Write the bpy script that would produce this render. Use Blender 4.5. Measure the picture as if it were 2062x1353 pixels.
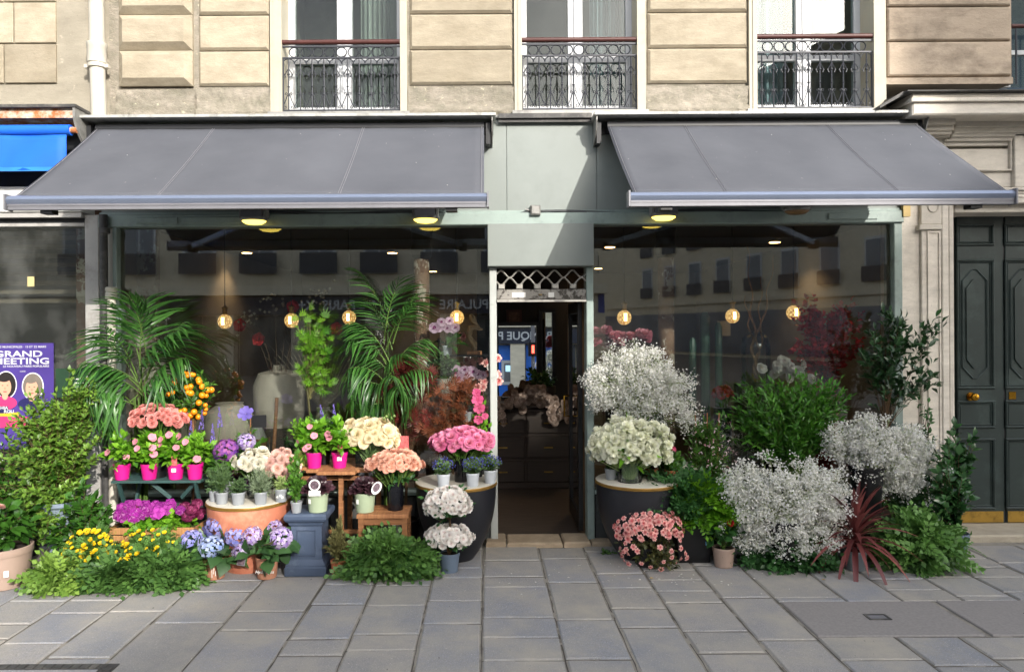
import bpy, math, random
import numpy as np
from mathutils import Vector, Matrix, Euler
random.seed(7); rng = np.random.default_rng(7)
PI = math.pi
scene = bpy.context.scene
COL = scene.collection
for o in list(bpy.data.objects): bpy.data.objects.remove(o)

# ------------------------------------------------------------------ camera, world, sun, exposure
FPX, DIST, CAMH, U0, V0, ROLL = 1450.0, 6.3, 1.85, 980.0, 665.0, 0.006
cam = bpy.data.cameras.new('camera'); camo = bpy.data.objects.new('camera', cam); COL.objects.link(camo)
cam.sensor_width = 36; cam.lens = FPX/2062*36; cam.clip_end = 500; cam.clip_start = 0.05
cam.shift_x = (1031-U0)/2062; cam.shift_y = -(676.5-V0)/2062
camo.location = (0, -DIST, CAMH)
camo.rotation_euler = (Matrix.Rotation(PI/2, 3, 'X') @ Matrix.Rotation(-ROLL, 3, 'Z')).to_euler()
scene.camera = camo
SUN = Vector((-0.54, 1.0, -0.50)).normalized()          # direction the light travels
w = bpy.data.worlds.new('World'); scene.world = w; w.use_nodes = True
nt = w.node_tree; bg = nt.nodes['Background']
sky = nt.nodes.new('ShaderNodeTexSky'); sky.sky_type = 'NISHITA'; sky.sun_disc = False
sky.sun_elevation = math.asin(-SUN.z); sky.sun_rotation = math.atan2(-SUN.x, -SUN.y)
sky.air_density = 1.0; sky.dust_density = 3.5; sky.ozone_density = 1.0
hs = nt.nodes.new('ShaderNodeHueSaturation'); hs.inputs['Saturation'].default_value = 0.45      # thin high cloud
nt.links.new(sky.outputs[0], hs.inputs['Color']); nt.links.new(hs.outputs[0], bg.inputs[0]); bg.inputs[1].default_value = 0.15
sun = bpy.data.lights.new('sun', 'SUN'); suno = bpy.data.objects.new('sun', sun); COL.objects.link(suno)
sun.energy = 2.0; sun.angle = math.radians(0.53); sun.color = (1.0, 0.945, 0.87)
suno.rotation_euler = SUN.to_track_quat('-Z', 'Y').to_euler()
scene.view_settings.view_transform = 'Standard'; scene.view_settings.look = 'None'
scene.view_settings.exposure = 1.5; scene.view_settings.gamma = 1.0
scene.render.engine = 'CYCLES'
scene.cycles.max_bounces = 8; scene.cycles.transparent_max_bounces = 12
scene.cycles.sample_clamp_indirect = 6.0

# ------------------------------------------------------------------ helpers
def W(u, v, y):
    """photo pixel at depth y (facade plane is y=0, street negative) -> (x, z)"""
    a, b = u-U0, v-V0
    c, s = math.cos(ROLL), math.sin(ROLL)
    a2, b2 = a*c - b*s, a*s + b*c
    k = (y+DIST)/FPX
    return a2*k, CAMH - b2*k
def P(u, v, y):
    x, z = W(u, v, y); return Vector((x, y, z))
def GY(v, u=980):
    """depth of a ground point seen at pixel row v"""
    b2 = (u-U0)*math.sin(ROLL) + (v-V0)*math.cos(ROLL)
    return FPX*CAMH/b2 - DIST
def srgb(h):
    h = h.lstrip('#'); c = [int(h[i:i+2], 16)/255 for i in (0, 2, 4)]
    return tuple((x/12.92 if x <= .04045 else ((x+.055)/1.055)**2.4) for x in c)

class MB:
    def __init__(s): s.v = []; s.f = []; s.m = []
    def add(s, vs, fs, mi=0):
        n = len(s.v); s.v += [tuple(p) for p in vs]; s.f += [tuple(i+n for i in f) for f in fs]; s.m += [mi]*len(fs); return s
    def box(s, x0, x1, y0, y1, z0, z1, mi=0):
        vs = [(x0,y0,z0),(x1,y0,z0),(x1,y1,z0),(x0,y1,z0),(x0,y0,z1),(x1,y0,z1),(x1,y1,z1),(x0,y1,z1)]
        return s.add(vs, [(0,3,2,1),(4,5,6,7),(0,1,5,4),(1,2,6,5),(2,3,7,6),(3,0,4,7)], mi)
    def bbox(s, x0, x1, y0, y1, z0, z1, c=.01, mi=0):
        """box with its front (-y) edges chamfered by c"""
        c = min(c, (x1-x0)*.45, (z1-z0)*.45)
        vs = [(x0+c,y0,z0+c),(x1-c,y0,z0+c),(x1-c,y0,z1-c),(x0+c,y0,z1-c),
              (x0,y0+c,z0),(x1,y0+c,z0),(x1,y0+c,z1),(x0,y0+c,z1),
              (x0,y1,z0),(x1,y1,z0),(x1,y1,z1),(x0,y1,z1)]
        fs = [(0,1,2,3),(4,5,1,0),(5,6,2,1),(6,7,3,2),(7,4,0,3),(8,9,5,4),(9,10,6,5),(10,11,7,6),(11,8,4,7),(11,10,9,8)]
        return s.add(vs, fs, mi)
    def tbox(s, x0, x1, y0, y1, z0, z1, c=.006, mi=0):
        """box with its top edges chamfered"""
        vs = [(x0+c,y0+c,z1),(x1-c,y0+c,z1),(x1-c,y1-c,z1),(x0+c,y1-c,z1),
              (x0,y0,z1-c),(x1,y0,z1-c),(x1,y1,z1-c),(x0,y1,z1-c),
              (x0,y0,z0),(x1,y0,z0),(x1,y1,z0),(x0,y1,z0)]
        fs = [(0,1,2,3),(4,5,1,0),(5,6,2,1),(6,7,3,2),(7,4,0,3),(8,9,5,4),(9,10,6,5),(10,11,7,6),(11,8,4,7),(11,10,9,8)]
        return s.add(vs, fs, mi)
    def obox(s, a, b, wx, wy, mi=0, up=(0,0,1)):
        """bar from a to b with rectangular section wx * wy"""
        a, b = Vector(a), Vector(b); d = (b-a).normalized(); u = Vector(up)
        if abs(d.dot(u)) > .98: u = Vector((0,1,0))
        r = d.cross(u).normalized()*wx/2; t = r.cross(d).normalized()*wy/2
        vs = [a-r-t, a+r-t, a+r+t, a-r+t, b-r-t, b+r-t, b+r+t, b-r+t]
        return s.add(vs, [(0,3,2,1),(4,5,6,7),(0,1,5,4),(1,2,6,5),(2,3,7,6),(3,0,4,7)], mi)
    def tube(s, pts, r, n=8, mi=0, cap=True):
        pts = [Vector(p) for p in pts]; k = len(pts)
        rs = r if hasattr(r, '__len__') else [r]*k
        vs, fs = [], []
        ref = None
        for i, p in enumerate(pts):
            d = (pts[min(i+1,k-1)]-pts[max(i-1,0)])
            d = d.normalized() if d.length > 1e-9 else Vector((0,0,1))
            if ref is None or abs(ref.dot(d)) > .97: ref = Vector((1,0,0)) if abs(d.x) < .8 else Vector((0,1,0))
            e1 = d.cross(ref).normalized(); e2 = d.cross(e1).normalized(); ref = e1.cross(d)
            for j in range(n):
                t = 2*PI*j/n; vs.append(p + e1*(math.cos(t)*rs[i]) + e2*(math.sin(t)*rs[i]))
        for i in range(k-1):
            for j in range(n):
                fs.append((i*n+j, i*n+(j+1)%n, (i+1)*n+(j+1)%n, (i+1)*n+j))
        if cap: fs += [tuple(range(n)), tuple(reversed(range((k-1)*n, k*n)))]
        return s.add(vs, fs, mi)
    def lathe(s, prof, cx=0, cy=0, cz=0, n=32, mi=0, cap=True, ry=1.0):
        """profile [(radius, z)...] from bottom up"""
        vs, fs = [], []
        for r, z in prof:
            for j in range(n):
                t = 2*PI*j/n; vs.append((cx+r*math.cos(t), cy+ry*r*math.sin(t), cz+z))
        k = len(prof)
        for i in range(k-1):
            for j in range(n):
                fs.append((i*n+j, i*n+(j+1)%n, (i+1)*n+(j+1)%n, (i+1)*n+j))
        if cap: fs += [tuple(reversed(range(n))), tuple(range((k-1)*n, k*n))]
        return s.add(vs, fs, mi)
    def prism(s, poly, axis, a, b, mi=0):
        """polygon extruded along axis ('x': poly=(y,z), 'y': poly=(x,z), 'z': poly=(x,y))"""
        n = len(poly)
        def mk(p, t): return {'x': (t,p[0],p[1]), 'y': (p[0],t,p[1]), 'z': (p[0],p[1],t)}[axis]
        vs = [mk(p,a) for p in poly]+[mk(p,b) for p in poly]
        fs = [tuple(range(n)), tuple(reversed(range(n,2*n)))]+[(i,n+i,n+(i+1)%n,(i+1)%n) for i in range(n)]
        return s.add(vs, fs, mi)
    def mesh(s, name, mats, off=(0,0,0), smooth=None):
        me = bpy.data.meshes.new(name)
        me.from_pydata([(x-off[0],y-off[1],z-off[2]) for x,y,z in s.v], [], s.f); 
        mats = mats if isinstance(mats,(list,tuple)) else [mats]
        for m in mats: me.materials.append(m)
        if len(mats) > 1: me.polygons.foreach_set('material_index', s.m)
        import bmesh
        bm = bmesh.new(); bm.from_mesh(me); bmesh.ops.recalc_face_normals(bm, faces=bm.faces); bm.to_mesh(me); bm.free()
        if smooth is not None:
            me.polygons.foreach_set('use_smooth', [True]*len(me.polygons))
            me.set_sharp_from_angle(angle=math.radians(smooth))
        me.update(); return me
    def build(s, name, mats, parent=None, smooth=None):
        off = wloc(parent) if parent else (0,0,0)
        o = bpy.data.objects.new(name, s.mesh(name, mats, off, smooth)); COL.objects.link(o)
        if parent: o.parent = parent
        return o
def wloc(o):
    l = Vector(o.location)
    while o.parent: o = o.parent; l = l + Vector(o.location)
    return l
def put(name, me, parent=None, loc=(0,0,0), rot=(0,0,0), sc=1.0):
    """object sharing mesh data; loc is local to parent"""
    o = bpy.data.objects.new(name, me); COL.objects.link(o); o.location = loc; o.rotation_euler = rot
    o.scale = sc if hasattr(sc,'__len__') else (sc,sc,sc)
    if parent: o.parent = parent
    return o
def thing(name, label, cat, loc=(0,0,0), group=None, rz=0):
    o = bpy.data.objects.new(name, None); COL.objects.link(o); o.location = loc; o.rotation_euler = (0,0,rz)
    o.empty_display_size = .05
    return tag(o, label, cat, group)
def tag(o, label, cat, group=None):
    o['label'] = label; o['category'] = cat
    if group: o['group'] = group
    return o
def kind(o, k): o['kind'] = k; return o
def text_mesh(txt, size, mat, bold=0.0, extrude=.001, align='LEFT', shear=0, sx=1.0):
    cu = bpy.data.curves.new('t', 'FONT'); cu.body = txt; cu.size = size; cu.offset = bold; cu.extrude = extrude
    cu.align_x = align; cu.shear = shear; cu.resolution_u = 3
    ob = bpy.data.objects.new('t', cu); COL.objects.link(ob)
    bpy.context.view_layer.update()
    me = bpy.data.meshes.new_from_object(ob.evaluated_get(bpy.context.evaluated_depsgraph_get()))
    bpy.data.objects.remove(ob); bpy.data.curves.remove(cu)
    if sx != 1: me.transform(Matrix.Diagonal((sx,1,1,1)))
    me.materials.clear(); me.materials.append(mat); return me

# ------------------------------------------------------------------ materials
def newmat(name):
    m = bpy.data.materials.new(name); m.use_nodes = True; t = m.node_tree
    return m, t, t.nodes['Principled BSDF'], t.nodes, t.links
def mixc(t, fac, a, b, mode='MIX'):
    n = t.nodes.new('ShaderNodeMix'); n.data_type = 'RGBA'; n.blend_type = mode
    for sock, val in ((n.inputs[0], fac), (n.inputs[6], a), (n.inputs[7], b)):
        if isinstance(val, bpy.types.NodeSocket): t.links.new(val, sock)
        elif isinstance(val, (int, float)): sock.default_value = val
        else: sock.default_value = (*val[:3], 1)
    return n.outputs[2]
def noise(t, scale, detail=4, rough=.6, coord='Object', stretch=None):
    tc = t.nodes.new('ShaderNodeTexCoord'); n = t.nodes.new('ShaderNodeTexNoise')
    n.inputs['Scale'].default_value = scale; n.inputs['Detail'].default_value = detail; n.inputs['Roughness'].default_value = rough
    out = tc.outputs[coord]
    if coord == 'World':
        pass
    if stretch:
        mp = t.nodes.new('ShaderNodeMapping'); mp.inputs['Scale'].default_value = stretch
        t.links.new(out, mp.inputs[0]); out = mp.outputs[0]
    t.links.new(out, n.inputs['Vector']); return n.outputs[0]
def geo_noise(t, scale, detail=4, rough=.6, stretch=None):
    g = t.nodes.new('ShaderNodeNewGeometry'); n = t.nodes.new('ShaderNodeTexNoise'); out = g.outputs['Position']
    n.inputs['Scale'].default_value = scale; n.inputs['Detail'].default_value = detail; n.inputs['Roughness'].default_value = rough
    if stretch:
        mp = t.nodes.new('ShaderNodeMapping'); mp.inputs['Scale'].default_value = stretch
        t.links.new(out, mp.inputs[0]); out = mp.outputs[0]
    t.links.new(out, n.inputs['Vector']); return n.outputs[0]
def ramp(t, src, p0, p1, c0=(0,0,0), c1=(1,1,1)):
    r = t.nodes.new('ShaderNodeValToRGB'); e = r.color_ramp.elements
    e[0].position = p0; e[0].color = (*c0,1); e[1].position = p1; e[1].color = (*c1,1)
    t.links.new(src, r.inputs[0]); return r.outputs[0]
def bump(t, b, src, strength=.3, dist=.01):
    n = t.nodes.new('ShaderNodeBump'); n.inputs['Strength'].default_value = strength; n.inputs['Distance'].default_value = dist
    t.links.new(src, n.inputs['Height']); t.links.new(n.outputs[0], b.inputs['Normal'])
MATS = {}
def paint(name, col, rough=.5, metal=0, var=.12, scale=6, bmp=0.0, spec=.5, grime=None, gscale=3, glo=.5, ghi=.75, bscale=60):
    if name in MATS: return MATS[name]
    m, t, b, N, L = newmat(name)
    if isinstance(col, str): col = srgb(col)
    dark = tuple(c*(1-var) for c in col); lite = tuple(min(1,c*(1+var)) for c in col)
    c = mixc(t, ramp(t, geo_noise(t, scale), .3, .7), dark, lite)
    if grime:
        g = grime if not isinstance(grime,str) else srgb(grime)
        c = mixc(t, ramp(t, geo_noise(t, gscale, 6, .7), glo, ghi), c, g)
    L.new(c, b.inputs['Base Color']); b.inputs['Roughness'].default_value = rough; b.inputs['Metallic'].default_value = metal
    b.inputs['Specular IOR Level'].default_value = spec
    if bmp: bump(t, b, geo_noise(t, bscale, 4, .6), bmp, .004)
    MATS[name] = m; return m
def stone_mat(name, base, dirt, streak=.35, scale=3.0, rnd=.18, lime=None, dlo=.45, dhi=.8, bmp=.5):
    if name in MATS: return MATS[name]
    m, t, b, N, L = newmat(name); base = srgb(base); dirt = srgb(dirt)
    oi = N.new('ShaderNodeObjectInfo')
    c = mixc(t, ramp(t, geo_noise(t, scale*2.2, 6, .65, (1,1,3)), .3, .7), tuple(x*.86 for x in base), tuple(min(1,x*1.12) for x in base))
    rr = N.new('ShaderNodeMapRange'); rr.inputs[3].default_value = 1-rnd; rr.inputs[4].default_value = 1+rnd*.5
    L.new(oi.outputs['Random'], rr.inputs[0]); c = mixc(t, 1.0, c, rr.outputs[0], 'MULTIPLY')
    d = ramp(t, geo_noise(t, scale, 8, .72, (1.0,1,1.6)), dlo, dhi)
    mm = N.new('ShaderNodeMath'); mm.operation = 'MULTIPLY'; mm.inputs[1].default_value = streak; L.new(d, mm.inputs[0])
    c = mixc(t, mm.outputs[0], c, dirt)
    if lime:
        c = mixc(t, ramp(t, geo_noise(t, scale*5, 5, .7), .62, .68), c, srgb(lime))
    c = mixc(t, ramp(t, geo_noise(t, 90, 3, .6), .62, .75), c, tuple(x*.6 for x in base))
    L.new(c, b.inputs['Base Color']); b.inputs['Roughness'].default_value = .9; b.inputs['Specular IOR Level'].default_value = .2
    bump(t, b, geo_noise(t, 22, 8, .7, (1,1,2)), bmp, .012)
    MATS[name] = m; return m
def emit(name, col, strength):
    if name in MATS: return MATS[name]
    m, t, b, N, L = newmat(name); b.inputs['Base Color'].default_value = (*col,1)
    b.inputs['Emission Color'].default_value = (*col,1); b.inputs['Emission Strength'].default_value = strength
    MATS[name] = m; return m
def glass_mat(name, tint=(.9,.93,.92), ior=1.5, rough=0.0, gain=1.6, dirt=.03):
    """thin window pane: see-through with Fresnel mirror reflection from both faces and a little dust"""
    m, t, b, N, L = newmat(name); out = N['Material Output']; N.remove(b)
    tr = N.new('ShaderNodeBsdfTransparent'); tr.inputs[0].default_value = (*tint,1)
    gl = N.new('ShaderNodeBsdfAnisotropic') if False else N.new('ShaderNodeBsdfGlossy'); gl.inputs['Roughness'].default_value = rough
    fr = N.new('ShaderNodeFresnel'); fr.inputs[0].default_value = ior
    mu = N.new('ShaderNodeMath'); mu.operation = 'MULTIPLY'; mu.inputs[1].default_value = gain; mu.use_clamp = True; L.new(fr.outputs[0], mu.inputs[0])
    mx = N.new('ShaderNodeMixShader'); L.new(mu.outputs[0], mx.inputs[0]); L.new(tr.outputs[0], mx.inputs[1]); L.new(gl.outputs[0], mx.inputs[2])
    df = N.new('ShaderNodeBsdfDiffuse'); df.inputs[0].default_value = (.6,.6,.58,1)
    m2 = N.new('ShaderNodeMixShader'); L.new(mx.outputs[0], m2.inputs[1]); L.new(df.outputs[0], m2.inputs[2])
    d = ramp(t, geo_noise(t, 3, 8, .7, (1,1,.5)), .45, .8); md = N.new('ShaderNodeMath'); md.operation = 'MULTIPLY'; md.inputs[1].default_value = dirt
    L.new(d, md.inputs[0]); L.new(md.outputs[0], m2.inputs[0]); L.new(m2.outputs[0], out.inputs[0])
    MATS[name] = m; return m
def wood_mat(name, c0, c1, scale=8, stretch=(1,1,12), rough=.6):
    if name in MATS: return MATS[name]
    m, t, b, N, L = newmat(name)
    n = noise(t, scale, 6, .65, 'Object', stretch)
    c = mixc(t, ramp(t, n, .3, .7), srgb(c0), srgb(c1)); L.new(c, b.inputs['Base Color']); b.inputs['Roughness'].default_value = rough
    bump(t, b, n, .2, .004); MATS[name] = m; return m

M = dict(
 sage = paint('sage_paint', '#7d8480', .45, var=.06, grime='#6c736e', gscale=1.5, glo=.5, ghi=.9),
 sage_d = paint('sage_paint_frame', '#8d9c96', .45, var=.06, grime='#6c7873', gscale=4),
 frame_w = paint('frame_white', '#a6aaa6', .5, var=.06, grime='#7d7d75', gscale=6, glo=.58, ghi=.75),
 grey_fr = paint('frame_grey', '#a2a09c', .5, var=.06, grime='#77746e', gscale=5),
 white = paint('window_white', '#c6c8ca', .35, var=.03),
 cream = paint('reveal_cream', '#b0a997', .6, var=.07, grime='#a89b80', gscale=3),
 cream_pipe = paint('pipe_cream', '#bcb7aa', .5, var=.06, grime='#8d8674', gscale=5, glo=.6, ghi=.8),
 dark = paint('dark_metal', '#17181b', .5, var=.2),
 iron = paint('railing_iron', '#34363c', .5, metal=.2, var=.15),
 handrail = paint('handrail_brown', '#4a2520', .5, var=.2),
 fabric = None,
 bar = paint('bar_alu', '#8791a6', .32, metal=.55, var=.04),
 bar_d = paint('bar_grey', '#75757a', .5, metal=.2, var=.08),
 zinc = paint('zinc_flashing', '#8f8e8a', .5, metal=.3, var=.15, grime='#5a5853', gscale=9),
 lead = paint('lead_flashing', '#3e3d3c', .6, var=.25, grime='#6d6a64', gscale=8),
 rust = paint('rusty_beam', '#a5633a', .8, var=.3, grime='#c9bfae', gscale=7, glo=.45, ghi=.6, bmp=.4),
 blue = paint('blue_awning_cloth', '#0b5fd0', .7, var=.06),
 signw = paint('sign_white', '#d6d5d0', .5, var=.03),
 black = paint('black_plastic', '#101114', .35, var=.15),
 cable = paint('cable_grey', '#3b3f40', .6),
 brass = paint('brass', '#b8892f', .25, metal=1, var=.1),
 brass_d = paint('brass_plate', '#a9873f', .4, metal=.7, var=.12, grime='#5c4a22', gscale=10),
 green_door = paint('door_green', '#222d2b', .4, var=.12, grime='#3a4744', gscale=5),
 terracotta = paint('terracotta', '#a85c38', .8, var=.15, grime='#c59a80', gscale=9, bmp=.15),
 soil = paint('soil', '#2a1f16', 1, var=.4, bmp=.6, scale=40),
)
m, t, b, N, L = newmat('awning_fabric'); M['fabric'] = m
c = mixc(t, ramp(t, geo_noise(t, 1.2, 4), .3, .7), srgb('#505258'), srgb('#5b5d63'))
c = mixc(t, ramp(t, geo_noise(t, 26, 2), .74, .78), c, srgb('#8a888a'))
L.new(c, b.inputs['Base Color']); b.inputs['Roughness'].default_value = .85; b.inputs['Specular IOR Level'].default_value = .2
bump(t, b, geo_noise(t, 2.2, 3), .35, .03)
M['pane'] = glass_mat('shop_pane', gain=2.8, dirt=.014)  # some dust, raised to imitate the pale veil of street reflections
M['pane_dirty'] = glass_mat('dirty_pane', gain=1.7, dirt=.07)
M['pane_up'] = glass_mat('upper_pane', tint=(.8,.86,.85), gain=.65, dirt=.02)
M['stone'] = stone_mat('limestone', '#a49a87', '#6f6552', .65, 2.2)
M['stone_base'] = stone_mat('limestone_flaking', '#9f978a', '#6d6b5c', .7, 4, lime='#b5af98', bmp=1.0, dlo=.4, dhi=.65)
M['stone_dirty'] = stone_mat('limestone_sooty', '#b3a390', '#3a342d', .8, 1.6, dlo=.48, dhi=.75)
M['plaster'] = stone_mat('old_plaster', '#9c9586', '#6a6458', .6, 1.4, lime='#aaa292', bmp=.3)
M['portal'] = stone_mat('portal_stone', '#cfc8bc', '#8f887a', .4, 2.5, bmp=.2)
# ================================================================== SETTING
# ground / road behind the camera
m, t, b, N, L = newmat('mortar'); M['mortar'] = m
c = mixc(t, ramp(t, geo_noise(t, 9, 6, .7), .35, .65), srgb('#7a766e'), srgb('#8f8a80'))
c = mixc(t, ramp(t, geo_noise(t, 2.2, 6, .7), .52, .62), c, srgb('#5b564d'))
L.new(c, b.inputs['Base Color']); b.inputs['Roughness'].default_value = .95; bump(t, b, geo_noise(t, 60, 4), .5, .006)
m, t, b, N, L = newmat('granite_slab'); M['granite'] = m
oi = N.new('ShaderNodeObjectInfo')
r1 = N.new('ShaderNodeValToRGB'); e = r1.color_ramp.elements
e[0].position = 0; e[0].color = (*srgb('#84878f'),1); e[1].position = 1; e[1].color = (*srgb('#929194'),1)
for p_, c_ in ((.25,'#898c95'),(.5,'#86888c'),(.75,'#8a8885')):
    x_ = r1.color_ramp.elements.new(p_); x_.color = (*srgb(c_),1)
L.new(oi.outputs['Random'], r1.inputs[0])
c = mixc(t, ramp(t, geo_noise(t, 160, 2, .5), .42, .62), r1.outputs[0], (.2,.2,.205))
c = mixc(t, ramp(t, geo_noise(t, 120, 2, .5), .63, .72), c, (.46,.45,.43))
c = mixc(t, ramp(t, geo_noise(t, 1.7, 6, .7), .38, .7), c, srgb('#a09a8f'))
gm = N.new('ShaderNodeMix'); 
c = mixc(t, ramp(t, geo_noise(t, 30, 3, .7, (1,.35,1)), .70, .74), c, srgb('#4a4a4c'))
L.new(c, b.inputs['Base Color']); b.inputs['Roughness'].default_value = .78; b.inputs['Specular IOR Level'].default_value = .35
bump(t, b, geo_noise(t, 38, 6, .75), .8, .010)
pave = MB().box(-16,16,-4.6,.35,-.25,-.007).build('pavement', M['mortar']); kind(pave,'structure')
road = MB().box(-80,80,-10.6,-4.6,-.4,-.13).build('road', paint('asphalt','#3d3d3f',.9,var=.2,scale=40,bmp=.3)); kind(road,'structure')
kerb = MB().box(-16,16,-4.78,-4.602,-.3,.0).build('kerb', paint('kerb_granite','#929194',.8,var=.15,scale=30)); kind(kerb,'structure')
far = MB().box(-80,80,-90,-10.602,-.4,-.02).build('far_pavement', paint('asphalt_light','#6a6864',.9,var=.15,scale=5)); kind(far,'structure')
grd = MB().box(-200,200,-200,200,-.9,-.42).build('ground', paint('earth','#6b6760',.95)); kind(grd,'structure')
# paving slabs: columns running away from the facade, each with its own length
colx = []; CR = []; x = -6.6
while x < 6.6:
    wcol = random.choice((.38,.41,.44,.47))
    if x < 1.965 < x+wcol+.2: wcol = 1.965-x if 1.965-x > .2 else wcol
    colx.append((x, x+wcol)); x += wcol
for i, (xa, xb) in enumerate(colx):
    y = .30 - random.uniform(.05,.5)
    first = True
    while y > -3.1:
        ln = random.choice((.22,.3,.38,.46,.55,.68)); y0 = y-ln
        if xb > 2.0 and y > -1.42 and y0 < -1.42: y0 = -1.42                 # stop at the inspection covers
        if xb > 2.0 and y <= -1.42 and y > -1.98: y = y0 = -1.98
        if y > y0:
            g = .007+random.random()*.008
            jx = [random.uniform(-.006,.006) for _ in range(4)]
            c = .007; x0,x1,yy0,yy1 = xa+g,xb-g,y0+g,y-g
            mb = MB(); mb.tbox(x0,x1,yy0,yy1,-.05,random.uniform(-.001,.003),c)
            # round the slab corners a little and skew it
            mb.v = [(vx+jx[k%4]*.6, vy+jx[(k+1)%4]*.6, vz) for k,(vx,vy,vz) in enumerate(mb.v)]
            cx_, cy_ = (x0+x1)/2,(yy0+yy1)/2
            o = put('paving_slab', mb.mesh('paving_slab', M['granite'], (cx_,cy_,0)), pave, (cx_,cy_,0))
        CR.append((xa,xb,y0)); y = y0
# dark cracks along the joints
mb=MB()
def crack(p,q):
    n=max(3,int(((q[0]-p[0])**2+(q[1]-p[1])**2)**.5/.08)); prev=None
    for i in range(n+1):
        s=i/n; c_=(p[0]+(q[0]-p[0])*s+random.uniform(-.003,.003), p[1]+(q[1]-p[1])*s+random.uniform(-.003,.003)); wd=random.uniform(.0015,.0045)
        if prev and random.random()<.88:
            dx,dy=(1,0) if abs(q[1]-p[1])>abs(q[0]-p[0]) else (0,1); a,b_=prev,(c_,wd)
            mb.add([(a[0][0]-dx*a[1],a[0][1]-dy*a[1],-.0055),(a[0][0]+dx*a[1],a[0][1]+dy*a[1],-.0055),(c_[0]+dx*wd,c_[1]+dy*wd,-.0055),(c_[0]-dx*wd,c_[1]-dy*wd,-.0055)],[(0,1,2,3)])
        prev=(c_,wd)
for xa,xb in colx: crack((xb,.2),(xb,-3.1))
for xa,xb,yy in CR: crack((xa,yy),(xb,yy))
kind(mb.build('joint_cracks',paint('crack_dark','#45413c',.95),pave),'stuff')
# three inspection covers in the right foreground
cov_m = paint('cover_stone','#7f7b79',.85,var=.12,scale=60,bmp=.4)
for k,(u0_,u1_) in enumerate(((1.97,3.0),(3.02,4.02),(4.04,5.0))):
    o = thing('inspection_cover', ['reddish grey inspection cover nearest the middle of the pavement','reddish grey inspection cover second from the shop door','reddish grey inspection cover at the right edge of the pavement'][k],'inspection cover',((u0_+u1_)/2,-1.7,0),'inspection covers in the pavement')
    MB().tbox(u0_+.01,u1_-.01,-1.975,-1.425,-.05,.004,.006).build('lid', cov_m, o)
    cx_=(u0_+u1_)/2; mb=MB()
    for (a0,a1,b0,b1) in ((-.07,.07,-.045,-.03),(-.07,.07,.03,.045),(-.07,-.055,-.03,.03),(.055,.07,-.03,.03)): mb.box(cx_+a0,cx_+a1,-1.7+b0,-1.7+b1,.0045,.009)
    mb.build('handle_frame', M['lead'], o)
    MB().box(cx_-.054,cx_+.054,-1.729,-1.671,.0042,.0065).build('handle', M['bar_d'], o)
# cast iron cover in the left foreground
o = thing('manhole_cover','dark cast iron manhole frame at the bottom left of the pavement','manhole cover',(-2.72,-2.62,0))
mb = MB()
for k in range(26): mb.box(-3.4+k*.05,-3.4+k*.05+.038,-2.34,-2.29,.0,.009)
for k in range(12): mb.box(-2.12,-2.07,-2.92+k*.05,-2.92+k*.05+.038,.0,.009)
mb.build('frame_teeth', M['lead'], o)
MB().box(-3.42,-2.06,-2.93,-2.28,-.05,.004).build('frame', paint('cast_iron','#3c3b3a',.7,var=.2), o)
MB().box(-3.4,-2.14,-2.91,-2.355,-.05,.0065).build('infill', M['granite'], o)
MB().lathe([(.33,.0),(.33,.011),(.3,.012)],-2.75,-2.9,0,40).build('lid', paint('cast_iron','#3c3b3a',.7,var=.2), o, 40)

# ================================================================== OUR BUILDING (upper wall)
ZL = 3.735                                       # ledge above the shops
def zf(v): return W(980, v, 0)[1]
def xf(u, v=150): return W(u, v, 0)[0]
bld = thing('apartment_building','pale limestone apartment building front above the flower shop','building',(0,0,ZL))
# backing wall with three window openings
wins = [(545,820),(1036,1300),(1508,1783)]
wx = [(xf(a),xf(b)) for a,b in wins]
edges = [xf(217)] + [e for w_ in wx for e in w_]
mb = MB(); segs = [(xf(217),wx[0][0]),(wx[0][1],wx[1][0]),(wx[1][1],wx[2][0])]
for a,b_ in segs: mb.box(a,b_,.03,.5,ZL-.02,7.2)
mb.box(xf(-400),xf(2500),.031,.5,6.4,7.2)
mb.build('wall', M['stone_base'], bld)
def blocks(u0_,u1_,joints,mat,parent,gap=.012,depth=0.0,ch=.02,name='stone_block',vtop=-80):
    js = joints
    for k in range(len(js)-1):
        z1,z0 = zf(js[k]),zf(js[k+1])
        mb = MB().bbox(xf(u0_,js[k])+.004,xf(u1_,js[k])-.004,depth-.0,.06,z0+gap,z1,ch)
        mb.build(name, mat, parent)
J = [-330,-262,-192,-122,-48,28,100,172]
for a,b_ in ((398,541),(824,1032),(1304,1506)):
    blocks(a,b_,J,M['stone'],bld)
    xa,xb = xf(a),xf(b_)
    # flaking base course: an uneven sheet
    nx,nz = 36,9; vs=[];fs=[]
    for j in range(nz+1):
        for i in range(nx+1):
            zz = ZL+.0 + (zf(176)-ZL)*j/nz
            vs.append((xa-.012+(xb-xa+.024)*i/nx, .012-.018*random.random()-(0.012 if j in (1,2) else 0), zz))
    for j in range(nz):
        for i in range(nx): fs.append((j*(nx+1)+i,j*(nx+1)+i+1,(j+1)*(nx+1)+i+1,(j+1)*(nx+1)+i))
    MB().add(vs,fs).build('flaking_course', M['stone_base'], bld, 60)
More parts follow.
